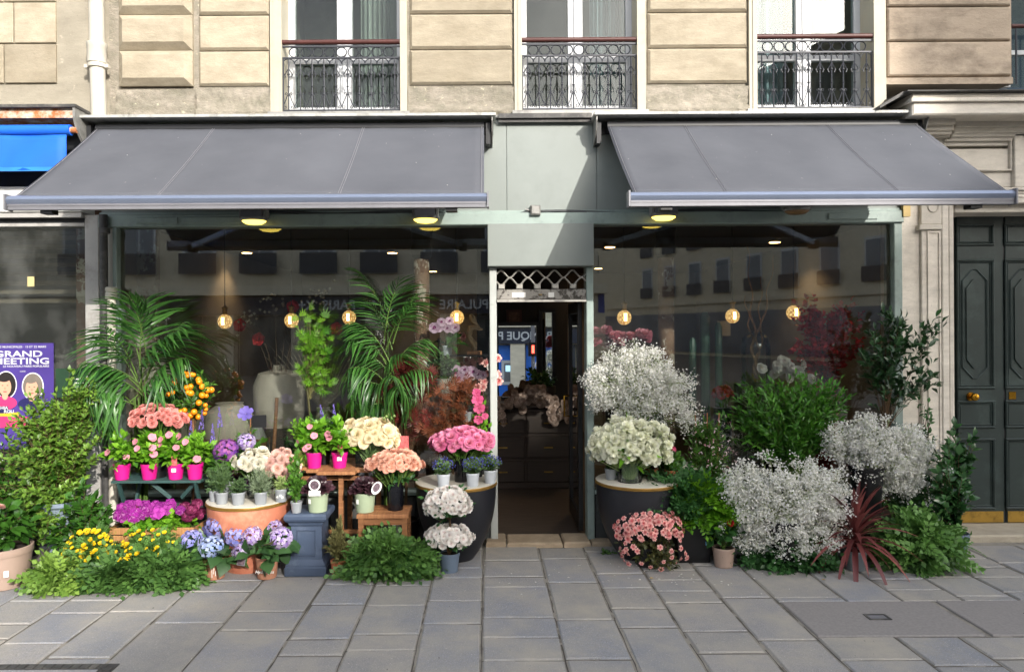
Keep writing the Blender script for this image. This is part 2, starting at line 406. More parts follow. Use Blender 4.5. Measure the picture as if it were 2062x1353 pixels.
# rusticated quoin column
for k in range(len(J)-1):
    z1,z0 = zf(J[k]-2),zf(J[k+1]+2); xa,xb = xf(240),xf(388)
    MB().bbox(xa,xb,-.055,.06,z0+.018,z1-.004,.055).build('quoin_block', M['stone'], bld)
xa,xb=xf(236),xf(392); vs=[];fs=[];nx,nz=24,9
for j in range(nz+1):
    for i in range(nx+1): vs.append((xa+(xb-xa)*i/nx,.0-.03*random.random(),ZL+(zf(178)-ZL)*j/nz))
for j in range(nz):
    for i in range(nx): fs.append((j*(nx+1)+i,j*(nx+1)+i+1,(j+1)*(nx+1)+i+1,(j+1)*(nx+1)+i))
MB().add(vs,fs).build('flaking_course', M['stone_base'], bld, 60)
# windows
def french_window(u0_,u1_,gl,gr):
    xa,xb = xf(u0_),xf(u1_); xg0,xg1 = xf(gl),xf(gr); zt=6.4; zb=ZL+.03
    mb = MB()
    mb.box(xa,xg0,-.012,.34,zb,zt); mb.box(xg1,xb,-.012,.34,zb,zt)
    mb.build('window_reveal', M['cream'], bld)
    MB().box(xg0-.02,xa+.03,-.02,-.0121,zb,zt).build('reveal_moulding', M['cream'], bld)
    MB().box(xa-.02,xb+.02,-.03,.4,ZL-.03,ZL+.029).build('window_sill', M['zinc'], bld)
    win = put('window', None, bld, (0,0,0)) if False else None
    yb=.22; xm=(xg0+xg1)/2-.01
    fr = MB()
    fw=.055
    fr.box(xg0,xg0+fw,yb,yb+.06,zb,zt); fr.box(xg1-fw,xg1,yb,yb+.06,zb,zt)
    fr.box(xm-.065,xm+.065,yb-.015,yb+.06,zb,zt); fr.box(xm-.012,xm+.012,yb-.03,yb-.015,zb,zt)
    for z0,z1 in ((zb,zb+.11),(zf(108),zf(96))): fr.box(xg0+fw,xm-.065,yb+.005,yb+.055,z0,z1); fr.box(xm+.065,xg1-fw,yb+.005,yb+.055,z0,z1)
    fo = fr.build('window', M['white'], bld)
    for a,b_ in ((xg0+fw,xm-.065),(xm+.065,xg1-fw)):
        MB().box(a,b_,yb+.024,yb+.028,zb+.11,zf(108)).build('pane', M['pane_up'], fo)
        MB().box(a,b_,yb+.024,yb+.028,zf(96),zt).build('pane', M['pane_up'], fo)
    # room behind: dark walls and pale curtain edge
    rm = paint('room_wall','#8a8578',.9,var=.1)
    MB().box(xa-.3,xb+.3,2.4,2.5,ZL-.5,6.6).box(xa-.4,xa-.3,.5,2.4,ZL-.5,6.6).box(xb+.3,xb+.4,.5,2.4,ZL-.5,6.6).box(xa-.4,xb+.4,.5,2.5,ZL-.6,ZL-.5).box(xa-.4,xb+.4,.5,2.5,6.6,6.7).build('room_wall', rm, bld)
    return xg0,xg1
GW = [french_window(545,820,568,806), french_window(1036,1300,1051,1283), french_window(1508,1783,1524,1759)]
# curtains / folded things visible inside
def curtain(x0,x1,z0,z1,y,col,name):
    n=40; vs=[];fs=[]
    for i in range(n+1):
        xx=x0+(x1-x0)*i/n; yy=y+.03*math.sin(i*1.3)+.012*math.sin(i*3.1)
        vs += [(xx,yy,z0),(xx,yy,z1)]
    for i in range(n): fs.append((2*i,2*i+2,2*i+3,2*i+1))
    return MB().add(vs,fs).build(name, paint('curtain_'+col[1:],col,.9,var=.08), bld, 80)
curtain(GW[0][0]+.62,GW[0][1]-.03,ZL+.1,6.3,.42,'#8f9088','curtain')
curtain(GW[2][0]+.05,GW[2][0]+.42,ZL+.1,6.3,.45,'#93a0a6','curtain')
curtain(GW[1][0]+.66,GW[1][1]-.02,ZL+.1,6.3,.45,'#7f8a8e','curtain')
# iron window railings
ringm = None
def ring_mesh(r,tr,name,arc=(0,2*PI),n=20,m=6):
    pts=[(r*math.cos(arc[0]+(arc[1]-arc[0])*i/n),0,r*math.sin(arc[0]+(arc[1]-arc[0])*i/n)) for i in range(n+1)]
    return MB().tube(pts,tr,m,cap=True).mesh(name,M['iron'],(0,0,0),60)
SP = .1047
me_ring = ring_mesh(.046,.0055,'ring'); 
# baluster with arches and scrolls, origin at the bottom
HB = .50
bal = MB().tube([(0,0,0),(0,0,HB)],.0065,6)
for s_ in (-1,1):
    bal.tube([(s_*SP/2*math.sin(a),0,HB-SP/2+ (SP/2)*(1-math.cos(a))*-1 + SP/2-.0) for a in np.linspace(0,PI/2,8)] ,.005,5)
    bal.tube([(s_*(.006+.03*math.sin(t_)*(.3+t_/3.2)),0,HB-.1-.05*t_/1.6+.028*(1-math.cos(t_))*0) for t_ in np.linspace(0,2.6,8)]+[(s_*.03,0,HB-.165),(s_*.036,0,HB-.155),(s_*.032,0,HB-.148)],.0045,5)
    bal.tube([(s_*.006,0,.15),(s_*.016,0,.168),(s_*.028,0,.166),(s_*.03,0,.152),(s_*.02,0,.148)],.004,5)
    bal.tube([(s_*.008,0,.15),(s_*.03,0,.085),(s_*.05,0,.035),(s_*.042,0,.012),(s_*.024,0,.016),(s_*.024,0,.034),(s_*.036,0,.036)],.0045,5)
bal.lathe([(.010,0),(.014,.008),(.010,.016)],0,0,HB-.16,8); bal.lathe([(.008,0),(.012,.006),(.008,.012)],0,0,HB-.28,8); bal.lathe([(.009,0),(.013,.008),(.009,.016)],0,0,.14,8)
me_bal = bal.mesh('baluster',M['iron'],(0,0,0),50)
rl = ['black iron window railing above the left awning','black iron window railing between the two awnings','black iron window railing above the right awning']
for k,(a,b_) in enumerate(GW):
    zb=ZL+.045; yb=.02
    r = thing('window_railing',rl[k],'railing',((a+b_)/2,yb,zb),'window railings of the first floor')
    ztop = zf([82,80,76][k])
    MB().tube([(a-.005,yb,ztop),(b_+.005,yb,ztop)],[.022,.022],10).build('handrail',M['handrail'],r,50)
    MB().box(a,b_,yb-.008,yb+.008,ztop-.045,ztop-.03).box(a,b_,yb-.008,yb+.008,ztop-.145,ztop-.132).box(a,b_,yb-.008,yb+.008,zb,zb+.012).build('rail',M['iron'],r)
    for q_ in (a,b_-.012): MB().box(q_,q_+.012,yb-.006,yb+.006,zb+.012,ztop-.145).build('end_bar',M['iron'],r)
    n=int(round((b_-a)/SP)); sp=(b_-a)/n; hb=ztop-.145-zb-.012
    for i in range(n):
        xx=a+sp*(i+.5)
        if i < n: put('baluster',me_bal,r,(xx-(a+b_)/2,0,.012),(0,0,0),(sp/SP,1,hb/HB))
        if i < n-1: put('ring',me_ring,r,(xx+sp/2-(a+b_)/2,0,ztop-.0885-zb),(0,0,0),(.98,1,.92))
# ledge / zinc flashing strip over the shop between awnings, and behind
MB().box(xf(190),xf(1840),-.06,.3,ZL-.045,ZL-.021).build('ledge', M['zinc'], bld)
MB().box(xf(1003),xf(1188),-.1,-.061,ZL-.06,ZL-.02).box(xf(1003),xf(1188),-.075,-.0611,ZL-.09,ZL-.061).build('flashing', M['lead'], bld)

# ---- left neighbour: wall above, shop below
nb = thing('neighbour_building','weathered plaster building front beyond the downpipe at left','building',(xf(60),0,0))
MB().box(xf(-520),xf(217),.04,.5,ZL-.02,7.2).build('wall', M['plaster'], nb)
JL=[-330,-250,-164,-82,-2,82,163]
for k in range(len(JL)-1):
    for a,b_ in ((-190,-80),(-78,24),(26,110)):
        if k%2 and a==26: a=6
        if k%2 and b_==24: b_=4
        MB().bbox(xf(a)+.002,xf(b_)-.002,.018,.07,zf(JL[k+1])+.012,zf(JL[k]),.006).build('stone_block', M['stone'], nb)
# right neighbour upper wall
rb = thing('right_building','soot stained stone building front above the green double door','building',(xf(1950),0,0))
MB().box(xf(1783),xf(2042),.03,.5,zf(172),7.2).box(xf(2042),xf(2500),.03,.5,5.9,7.2).build('wall', M['stone_dirty'], rb)
JR=[-330,-262,-190,-120,-50,20,90,161]
for k in range(len(JR)-1):
    MB().bbox(xf(1788)+.004,xf(2038)-.004,0,.06,zf(JR[k+1])+.014,zf(JR[k]),.012).build('stone_block', M['stone_dirty'], rb)
MB().box(xf(1783),xf(2038),-.01,.06,zf(176),zf(163)).build('string_course', M['stone_dirty'], rb)
# its window at the right edge
MB().box(xf(2044),xf(2060),.15,.2,zf(170),5.9).box(xf(2044),xf(2260),.15,.2,zf(104),zf(95)).build('window', M['white'], rb)
MB().box(xf(2060),xf(2260),.17,.175,zf(170),5.9).build('pane', M['pane_up'], rb)
MB().box(xf(2030),xf(2300),1.2,1.3,zf(190),6.4).build('room_wall', paint('room_blue','#3d4d5c',.9), rb)
rr_ = thing('window_railing','narrow piece of railing at the top right corner window','railing',(xf(2100),.05,zf(172)))
MB().tube([(xf(2044),.05,zf(55)),(xf(2200),.05,zf(55))],.02,8).build('handrail',M['handrail'],rr_,50)
for i in range(5):
    MB().tube([(xf(2055)+i*.11,.05,zf(172)),(xf(2055)+i*.11,.05,zf(58))],.008,6).build('bar',M['iron'],rr_)
# downpipe
dp = thing('downpipe','cream painted cast iron downpipe on the wall at left','downpipe',(xf(203),-.06,ZL))
px = xf(205,150)
MB().tube([(px-.03,-.07,7.0),(px,-.07,zf(140)),(px+.01,-.07,ZL-.02)],.062,20).build('pipe',M['cream_pipe'],dp,50)
MB().lathe([(.064,0),(.078,.01),(.078,.14),(.084,.15),(.084,.18),(.066,.19)],px-.004,-.07,zf(132),20).build('socket',M['cream_pipe'],dp,40)
MB().lathe([(.07,0),(.078,.005),(.078,.035),(.07,.04)],px,-.07,zf(140),20).box(px-.11,px-.07,-.085,-.055,zf(140)+.005,zf(140)+.035).box(px+.07,px+.1,-.085,-.055,zf(140)+.005,zf(140)+.035).build('collar',M['cream_pipe'],dp,40)

# ================================================================== FLOWER SHOP FRONT
YF = -.03
sf = thing('shop_front','sage green painted wooden flower shop front with large panes','shop front',(0,0,0))
XL,XR = xf(207,600),xf(1812,600)
# fascia boards (vertical joints)
for a,b_ in ((207,480),(480,760),(760,1020),(1020,1200),(1200,1500),(1500,1812)):
    MB().bbox(xf(a,330)+.001,xf(b_,330)-.001,-.03,.12,zf(428),ZL-.045,.003).build('fascia_panel', M['sage'], sf)
MB().bbox(XL,XR,-.07,.12,zf(455),zf(431),.006).build('beam', M['sage_d'], sf)
MB().box(XL,XR,-.05,-.0301,zf(431)+.002,zf(426)).build('bead', M['sage_d'], sf)
for a,b_ in ((283,365),(372,520),(1660,1757)):
    MB().bbox(xf(a,440),xf(b_,440),-.082,-.0702,zf(449),zf(437),.004).build('beam_cover', M['sage_d'], sf)
ZB = zf(455)
GX0,GX1,GX2,GX3 = xf(242,700),xf(984,700),xf(1194,700),xf(1796,700)
# posts
MB().bbox(XL,GX0-.035,-.03,.12,0,ZB,.006).build('post', M['cream_pipe'], sf)
MB().bbox(GX0-.035,GX0,-.055,.1,0,ZB,.004).build('post', M['sage_d'], sf)
MB().bbox(GX3,XR,-.045,.12,0,ZB,.006).build('post', M['sage_d'], sf)
D0,D1 = W(1001,800,0)[0],W(1180,800,0)[0]
MB().bbox(D0-.062,D0,-.06,.1,.03,zf(540),.006).build('door_post', M['frame_w'], sf)
MB().bbox(D1,D1+.062,-.06,.1,.03,zf(540),.006).build('door_post', M['sage_d'], sf)
# transom panel above the door
MB().bbox(GX1-.004,GX2-.006,-.13,.1,zf(539),ZB,.004).build('transom_panel', M['sage'], sf)
# stall risers
riser = paint('riser_grey','#3a3d3d',.6,var=.12,grime='#55544f',gscale=5)
for a,b_ in ((GX0,D0-.062),(D1+.062,GX3)):
    n=5
    for i in range(n):
        MB().bbox(a+(b_-a)*i/n+.002,a+(b_-a)*(i+1)/n-.002,-.04,.06,.03,.42,.012).build('riser_panel', riser, sf)
    MB().bbox(a,b_,-.06,.08,.421,.46,.008).build('sill', M['sage_d'], sf)
# panes
lp = MB().box(GX0,D0-.062,.018,.024,.461,ZB).build('window_pane', M['pane'], sf)
rp = MB().box(D1+.062,GX3,.018,.024,.461,ZB).build('window_pane', M['pane'], sf)
# threshold stones
thr = stone_mat('threshold_stone','#a3937d','#6b5a45',.5,5)
th = thing('door_threshold','worn tan stone threshold in front of the dark doorway','threshold',((D0+D1)/2,-.1,0))
for a,b_ in ((978,1019),(1020,1130),(1131,1185),(1186,1226)):
    MB().tbox(xf(a,1085)+.003,xf(b_,1085)-.003,-.16,.12,-.05,.04+random.uniform(-.004,.004),.012).build('stone', thr, th)
# left neighbour shop -----------------------------------------------------------------
ns = thing('neighbour_shop_front','grey framed shop front with dusty window at the left edge','shop front',(xf(60),0,0))
NX0,NX1 = xf(-420,700),xf(178,700)
MB().bbox(NX1,xf(206,700)-.001,-.05,.12,0,zf(430),.006).build('post', M['grey_fr'], ns)
MB().box(NX0,NX1,-.05,.12,zf(452),zf(446)).box(NX0,NX1,-.1,.1,zf(436),zf(426)).build('frame_rail', M['grey_fr'], ns)
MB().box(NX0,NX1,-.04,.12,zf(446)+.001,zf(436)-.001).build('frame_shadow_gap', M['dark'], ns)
MB().bbox(NX0,xf(178,400),-.12,.1,zf(426)+.002,zf(376),.003).build('sign_board', M['signw'], ns)
MB().box(NX0,xf(190,300),.0,.12,zf(376),ZL-.02).build('fascia', M['dark'], ns)
MB().bbox(NX0,NX1,-.05,.1,0,.32,.008).build('riser', riser, ns)
MB().box(NX0,NX1,.02,.026,.32,zf(452)).build('window_pane', M['pane_dirty'], ns)
bx_=MB().box(NX0,W(152,225,-.3)[0],-.3,.1,W(80,238,-.3)[1],W(80,219,-.3)[1]); bx_.build('rusty_beam', M['rust'], ns)
MB().box(NX0,W(152,225,-.3)[0]+.02,-.34,.1,W(80,219,-.3)[1]+.001,W(80,213,-.3)[1]).build('flashing', M['lead'], ns)
xs=W(157,250,-.25)[0]
zq=W(80,213,-.3)[1]
MB().prism([(.05,zq),(-.33,zq),(-.33,zq-.1),(-.29,zq-.2),(-.2,zq-.29),(-.09,zq-.36),(.05,zq-.37)],'x',xs,xs+.02).build('side_plate', M['zinc'], ns)
# wall seen inside the neighbour shop: brick patch with peeling paint
m, t, b, N, L = newmat('peeling_wall')
c = mixc(t, ramp(t, geo_noise(t, 2.5, 6, .7), .35, .6), srgb('#5a4a42'), srgb('#7a5a4a'))
c = mixc(t, ramp(t, geo_noise(t, 3.4, 8, .72), .53, .56), c, srgb('#a9a493'))
L.new(c, b.inputs['Base Color']); b.inputs['Roughness'].default_value=.9
MB().box(xf(88,600),xf(260,600),.5,.6,0,3.2).build('peeling_wall', m, ns)
MB().box(NX0,xf(88,600)-.001,2.2,2.3,0,3.2).box(NX0,xf(88,600),.2,2.2,3.0,3.1).box(NX0,xf(88,600),.1,2.2,-.02,.02).build('interior_wall', paint('dim_wall','#4a4642',.9,var=.2), ns)
for k in range(9):
    MB().box(NX0,xf(88,600)-.05,.9,.93,2.15+k*.09,2.19+k*.09).build('shelf_slat', paint('slat_wood','#5c5346',.8), ns)
# folded blue awning
ZA=W(70,263,-.28)[1]
def zv_(v): return W(70,v,-.3)[1]
ba = thing('blue_awning','folded bright blue awning at the left edge','awning',(xf(60),-.25,zf(300)))
xe=W(148,300,-.3)[0]-.03
MB().tube([(NX0,-.28,ZA),(xe,-.28,ZA)],.045,16).build('roller',M['blue'],ba,50)
MB().tube([(xe,-.28,ZA),(xe+.05,-.28,ZA)],.026,12).build('roller_end',M['rust'],ba,50)
vs=[];fs=[]
for i in range(31):
    for j in range(9): vs.append((NX0+(xe-.02-NX0)*i/30,-.30-.012*math.sin(i*.9+j*.4)-.004*j,zv_(273)+(zv_(345)-zv_(273))*j/8))
for i in range(30):
    for j in range(8): fs.append((i*9+j,i*9+j+1,(i+1)*9+j+1,(i+1)*9+j))
vo=MB().add(vs,fs).build('valance',M['blue'],ba,80)
sm=vo.modifiers.new('s','SOLIDIFY'); sm.thickness=.004
MB().box(NX0,xe-.02,-.345,-.336,zv_(347),zv_(339)).build('hem_bar',paint('blue_hem','#2a7be6',.5),ba)

# ================================================================== AWNINGS
def awning(x0,x1,seams,label):
    a = thing('awning',label,'awning',((x0+x1)/2,0,2.77),'grey awnings over the shop windows')
    yt,zt,yb_,zb_ = -.15,3.605,-1.25,2.80
    nx,ny=40,12; vs=[];fs=[]
    for i in range(nx+1):
        for j in range(ny+1):
            s_=j/ny; sag=-.022*math.sin(PI*s_)*(1+.3*math.sin(i*.42+x0))+.006*math.sin(i*1.1+s_*2)*math.sin(PI*s_)**.5
            vs.append((x0+(x1-x0)*i/nx, yt+(yb_-yt)*s_, zt+(zb_-zt)*s_+sag))
    for i in range(nx):
        for j in range(ny): fs.append((i*(ny+1)+j,i*(ny+1)+j+1,(i+1)*(ny+1)+j+1,(i+1)*(ny+1)+j))
    o=MB().add(vs,fs).build('canopy',M['fabric'],a,80); sm=o.modifiers.new('s','SOLIDIFY'); sm.thickness=.003; sm.offset=-1
    seam=paint('seam_thread','#85848a',.8,var=.03)
    d=Vector((0,yb_-yt,zb_-zt)); nrm=Vector((0,-(zb_-zt)*-1,0))
    up=Vector((0,.59,.81)).normalized(); up=Vector((0,(zb_-zt),-(yb_-yt))).normalized()
    for f_ in seams:
        for dx in (-.008,.008):
            xx=x0+(x1-x0)*f_+dx
            pts=[]
            for j in range(13):
                s_=j/12; sag=-.018*math.sin(PI*s_)
                pts.append(Vector((xx,yt+(yb_-yt)*s_,zt+(zb_-zt)*s_+sag))+up*.0035)
            MB().tube(pts,.0016,4).build('seam',seam,o)
    for e_ in (x0+.02,x1-.02,):
        pts=[Vector((e_,yt+(yb_-yt)*j/12,zt+(zb_-zt)*j/12-.018*math.sin(PI*j/12)))+up*.003 for j in range(13)]
        MB().tube(pts,.002,4).build('hem',seam,o)
    fleck=paint('bird_fleck','#c8c6c0',.8)
    for q_ in range(6):
        s_=random.uniform(.1,.95); xx=random.uniform(x0+.1,x1-.1); pp_=Vector((xx,yt+(yb_-yt)*s_,zt+(zb_-zt)*s_+.004))
        put('fleck',MB().lathe([(.0035,0),(.002,.0015)],0,0,0,7).mesh('fleck',fleck),a,tuple(pp_-Vector(a.location)),(math.radians(35),0,0),(random.uniform(.6,1.5),1,1))
    # front bar
    prof=[(yb_+.03,zb_+.008),(yb_+.0,zb_+.012),(yb_-.03,zb_+.002),(yb_-.045,zb_-.02),(yb_-.04,zb_-.04),(yb_-.03,zb_-.052)]
    MB().prism(prof+[(yb_+.03,zb_-.052)],'x',x0-.03,x1+.02).build('front_bar',M['bar'],a,35)
    MB().box(x0-.025,x1+.018,yb_-.034,yb_+.02,zb_-.066,zb_-.0521).box(x0-.025,x1+.018,yb_-.03,yb_+.016,zb_-.092,zb_-.0661).build('gutter_strip',M['bar_d'],a)
    for e_ in (x0-.042,x1+.02): MB().box(e_,e_+.012,yb_-.05,yb_+.035,zb_-.094,zb_+.016).build('end_cap',M['bar_d'],a)
    # roller and hood
    MB().tube([(x0,yt-.0,zt-.03),(x1,yt,zt-.03)],.05,14).build('roller',M['dark'],a,40)  # roller coloured dark to stand in for shade in the gap under the hood
    MB().box(x0-.12,x1+.1,-.26,-.062,ZL-.082,ZL-.06).build('hood',paint('hood_white','#a8a8a4',.5,var=.1,grime='#6a6862',gscale=9),a)
    MB().box(x0-.09,x1+.07,-.262,-.235,ZL-.075,ZL-.0421).build('hood_lip',M['dark'],a) if False else None
    MB().box(x0-.1,x1+.08,-.05,-.0301,ZL-.19,ZL-.0451).build('back_plate',M['dark'],a)
    for e_ in (x0-.1,x1+.065):
        MB().prism([(-.031,ZL-.0825),(-.24,ZL-.0825),(-.24,ZL-.12),(-.2,ZL-.2),(-.12,ZL-.27),(-.031,ZL-.3)],'x',e_,e_+.008).build('side_plate',M['zinc'],a)
        MB().box(e_+.012 if e_<x0 else e_-.05,e_+.05 if e_<x0 else e_-.012,-.17,-.06,ZL-.3,ZL-.12).build('bracket',M['dark'],a)
    # folding arms
    for sx_,ex in ((x0+.25,x0+.05),(x1-.25,x1-.05)):
        sgn = 1 if sx_==x0+.25 else -1
        A=Vector((sx_,-.1,3.33)); E_=Vector((sx_+sgn*.95,-.62,3.0)); B=Vector((sx_-sgn*.02,yb_+.04,zb_-.055))
        am=MB().obox(A,E_,.045,.05); am.build('upper_arm',M['bar'],a)
        MB().obox(E_+Vector((0,0,-.01)),B,.045,.05).build('forearm',M['bar'],a)
        MB().lathe([(.035,-.045),(.035,.035)],E_.x,E_.y,E_.z,14).build('elbow',M['black'],a,40)
        MB().box(B.x-.04,B.x+.04,B.y-.05,B.y+.03,B.z-.06,B.z+.02).build('arm_bracket',M['black'],a)
        MB().box(A.x-.05,A.x+.05,-.12,-.0302,A.z-.05,A.z+.06).build('wall_bracket',M['bar_d'],a)
    return a
awning(-3.31,-.012,(.305,.69),'wide grey fabric awning over the left shop window')
awning(1.035,3.665,(.25,.71),'grey fabric awning over the right shop window')

# ---- floodlights, cable, junction box
lens_on = emit('flood_lens_lit',(1.0,.72,.12),1.4); lens_off = paint('flood_lens_off','#8a6a48',.3)
fl = [(512,440,'lit yellow floodlight under the left awning near its outer end',1),(857,437,'lit yellow floodlight under the left awning near the doorway',1),(1336,432,'lit yellow floodlight under the right awning near the doorway',1),(1604,420,'unlit floodlight under the right awning',0)]
for u,v,lab,on in fl:
    p = P(u,v,-.2); o = thing('floodlight',lab,'floodlight',tuple(p),'floodlights on the shop front')
    x,y,z = p
    mb=MB(); mb.prism([(-.03,z+.09),(y-.03,z+.09),(y-.09,z+.05),(y-.1,z+.0),(y+.1,z+.0),(-.03,z+.05)],'x',x-.085,x+.085); mb.build('housing',M['bar_d'],o)
    MB().lathe([(.105,-.012),(.118,0.0),(.112,.02)],x,y-.005,z-.01,24,ry=.8).build('bezel',M['zinc'],o,40)
    MB().lathe([(.02,-.045),(.07,-.038),(.098,-.02),(.1,-.0125)],x,y-.005,z-.01,24,ry=.8).build('lens',lens_on if on else lens_off,o,60)
    for s_ in (-1,1): MB().box(x+s_*.1-.008,x+s_*.1+.008,y-.06,y+.06,z-.005,z+.07).build('bracket_arm',M['zinc'],o)
    MB().box(x-.06,x+.06,y-.02,-.0302,z+.03,z+.085).build('wall_plate',M['bar_d'],o) if False else None
cb = thing('electric_cable','grey electric cable running along the shop fascia','cable',(0,-.05,zf(430)))
pts=[]
for u in range(520,1640,20):
    v = 428+ 3*math.sin(u*.021)+ (4 if 880<u<1060 else 0) + (u>1100)*(-(u-1100)*.008)
    p=P(u,v,-.055); pts.append(tuple(p))
MB().tube(pts,.011,6).build('cable',M['cable'],cb,50)
MB().tube([(x,y-.006,z-.015+.004*math.sin(i)) for i,(x,y,z) in enumerate(pts)],.007,5).build('cable',M['cable'],cb,50)
jb=P(1078,424,-.07); jo=thing('junction_box','small grey junction box on the cable above the doorway','junction box',tuple(jb))
MB().bbox(jb.x-.043,jb.x+.043,-.11,-.0302,jb.z-.045,jb.z+.042,.012).build('box',M['zinc'],jo); MB().tube([(jb.x-.04,-.07,jb.z),(jb.x-.085,-.07,jb.z+.01)],.008,6).build('gland',M['zinc'],jo)

# ---- roller grille above the door
gr = thing('roller_grille','rolled up metal lattice grille hanging over the doorway','grille',((D0+D1)/2,-.02,zf(600)))
zt_,zm = zf(540),zf(583)
link = paint('grille_steel','#a5a39c',.45,metal=.4,var=.1,grime='#6b665c',gscale=12)
per = (D1-D0)/5
for row,(zc,ph) in enumerate(((zf(553),0),(zf(568),PI))):
    pts=[(D0+(D1-D0)*i/60,-.03-.012*row,zc+.031*math.sin(ph+2*PI*(D1-D0)*i/60/per)) for i in range(61)]
    MB().tube(pts,.0085,6).build('link_rod',link,gr,60)
for i in range(5):
    xx=D0+per*(i+.28); MB().bbox(xx-.028,xx+.028,-.055,-.005,zf(583),zf(573),.006).build('link_clip',link,gr)
MB().bbox(D0+.002,D1-.002,-.06,.0,zf(604),zf(584),.005).build('bottom_bar', paint('grille_bar','#85827c',.5,metal=.3,var=.2,grime='#3e3a34',gscale=14,glo=.5,ghi=.56), gr)
MB().box(D0+.002,D1-.002,-.075,.0,zf(609),zf(604)-.001).build('bottom_lip', link, gr)
st=P(1045,594,-.061); MB().box(st.x-.06,st.x+.06,-.063,-.0602,st.z-.02,st.z+.022).build('label_plate',M['signw'],gr)
st=P(1110,594,-.061); MB().box(st.x-.025,st.x+.025,-.063,-.0602,st.z-.02,st.z+.022).build('label_plate',M['signw'],gr)
MB().lathe([(.016,0),(.016,.006)],P(1088,594,-.06).x,-.065,P(1088,594,-.06).z,12).build('lock',M['brass_d'],gr)

# ---- pipes at the left of the shop
pp = thing('dark_downpipe','dark grey downpipe between the two shop fronts','downpipe',(xf(210,800),-.11,0))
MB().tube([(W(208,430,-.11)[0],-.11,zf(432)),(W(214,1060,-.11)[0],-.11,.03)],.034,14).build('pipe',M['lead'],pp,50)
for v in (470,800): MB().lathe([(.036,0),(.043,.005),(.043,.045),(.036,.05)],W(211,v,-.11)[0],-.11,zf(v),14).build('collar',M['lead'],pp,40)
pc = thing('cream_downpipe','cream lower downpipe beside the left shop post','downpipe',(xf(226,800),-.1,0))
xx=W(226,800,-.1)[0]
MB().tube([(xx-.003,-.1,zf(585)),(xx+.005,-.1,.03)],.035,14).build('pipe',M['cream_pipe'],pc,50)
MB().lathe([(.037,0),(.05,.01),(.05,.05),(.044,.07),(.05,.08),(.05,.1),(.036,.11)],xx-.003,-.1,zf(600),16).build('socket',M['cream_pipe'],pc,40)

# ================================================================== PORTAL AND GREEN DOOR (right)
pt = thing('stone_portal','carved stone surround with pilaster around the green double door','door surround',(xf(1950),0,0))
Mp=M['portal']; XD=xf(1931,700)
def vb(u0_,u1_,v0_,v1_,y0,y1,name='stone_panel',c=.006,mat=None,vr=None):
    yy=min(0,y0); q=vr or 700; return MB().bbox(W(u0_,q,yy)[0],W(u1_,q,yy)[0],y0,y1,max(0,W(1950,v1_,yy)[1]) if v1_<1090 else 0,W(1950,v0_,yy)[1],c).build(name,mat or Mp,pt)
vb(1813,1854,395,1095,-.01,.3,'wall_strip')
vb(1855,1896,395,452,-.05,.3,'pilaster_block',vr=430); vb(1852,1898,452,462,-.07,.3,'pilaster_band',vr=430)
vb(1857,1893,462,1010,-.04,.3,'pilaster'); vb(1853,1897,1010,1095,-.07,.3,'pilaster_base')
mb=MB(); 
for a,b_,c0,c1 in ((1862,1888,472,476),(1862,1865,476,1000),(1885,1888,476,1000),(1862,1888,1000,1004)): mb.box(xf(a,700),xf(b_,700),-.052,-.0401,zf(c1),zf(c0))
mb.build('pilaster_moulding',Mp,pt)
MB().tube([(xf(1872,424)+.045*math.cos(t_),-.052,zf(424)+.045*math.sin(t_)) for t_ in np.linspace(0,2*PI,25)],.006,6).build('roundel',Mp,pt,60)
for a,b_,dy in ((1898,1912,-.05),(1912,1921,-.02),(1921,1927,.03),(1927,1932,.1)): vb(a,b_,398,1095,dy,.42,'jamb_moulding',.008)
# lintel and entablature
vb(1932,2500,398,410,-.02,.42,'lintel',vr=410); vb(1932,2500,410,426,.06,.42,'lintel_soffit',vr=410)
for v0_,v1_,dy in ((378,384,-.06),(384,391,-.04),(391,398,-.03)): vb(1900,2500,v0_,v1_,dy,.3,'architrave',vr=390)
vb(1813,2500,300,378,.0,.3,'frieze_panel',vr=340)
MB().box(xf(1813,270),xf(2500,270),-.0,.3,zf(300)+.001,zf(232)).build('frieze',Mp,pt)
mb=MB()
for a,b_,c0,c1 in ((1900,2034,288,292),(2030,2034,292,348),(1900,2034,348,352)): mb.bbox(xf(a,320),xf(b_,320),-.03,-.0001,zf(c1),zf(c0),.004)
mb.build('panel_moulding',Mp,pt)
for k,(v0_,v1_,dy) in enumerate(((238,250,-.18),(250,262,-.13),(262,270,-.1),(270,276,-.06))):
    vb(1860,1925-k*4,v0_,v1_,dy,.2,'capital_moulding',vr=255)
    vb(1925-k*4,2500,v0_+6,v1_+6,dy*.5,.2,'cornice_moulding',vr=255)
vb(2044,2062+60,270,378,-.05,.2,'key_panel',vr=320)
MB().bbox(xf(2058,320),xf(2100,320),-.07,-.0501,zf(324),zf(278),.004).build('number_plate',paint('enamel_blue','#3a4a80',.3),pt)
vb(1838,2500,204,231,-.3,.25,'cornice',.012,vr=215); vb(1836,2500,196,204,-.33,.25,'cornice_fillet',.004,vr=200); vb(1838,2500,188,196,-.31,.25,'cornice_top',.004,vr=190)
za_,zb_2=W(1950,181,-.36)[1],W(1950,188,-.31)[1]+.001
MB().prism([(-.36,zb_2+.004),(-.36,za_),(.25,za_+.05),(.25,zb_2),(-.31,zb_2)],'x',W(1828,180,-.36)[0],xf(2500,180)).build('zinc_roof',M['lead'],pt)
xq=W(1828,180,-.36)[0]-.001; xq2=W(1772,205,-.3)[0]
MB().prism([(xq,za_+.01),(xq2,za_-.11),(xq2,za_-.13),(xq,za_-.02)],'y',-.3,.03).build('sloping_flashing',M['lead'],pt)
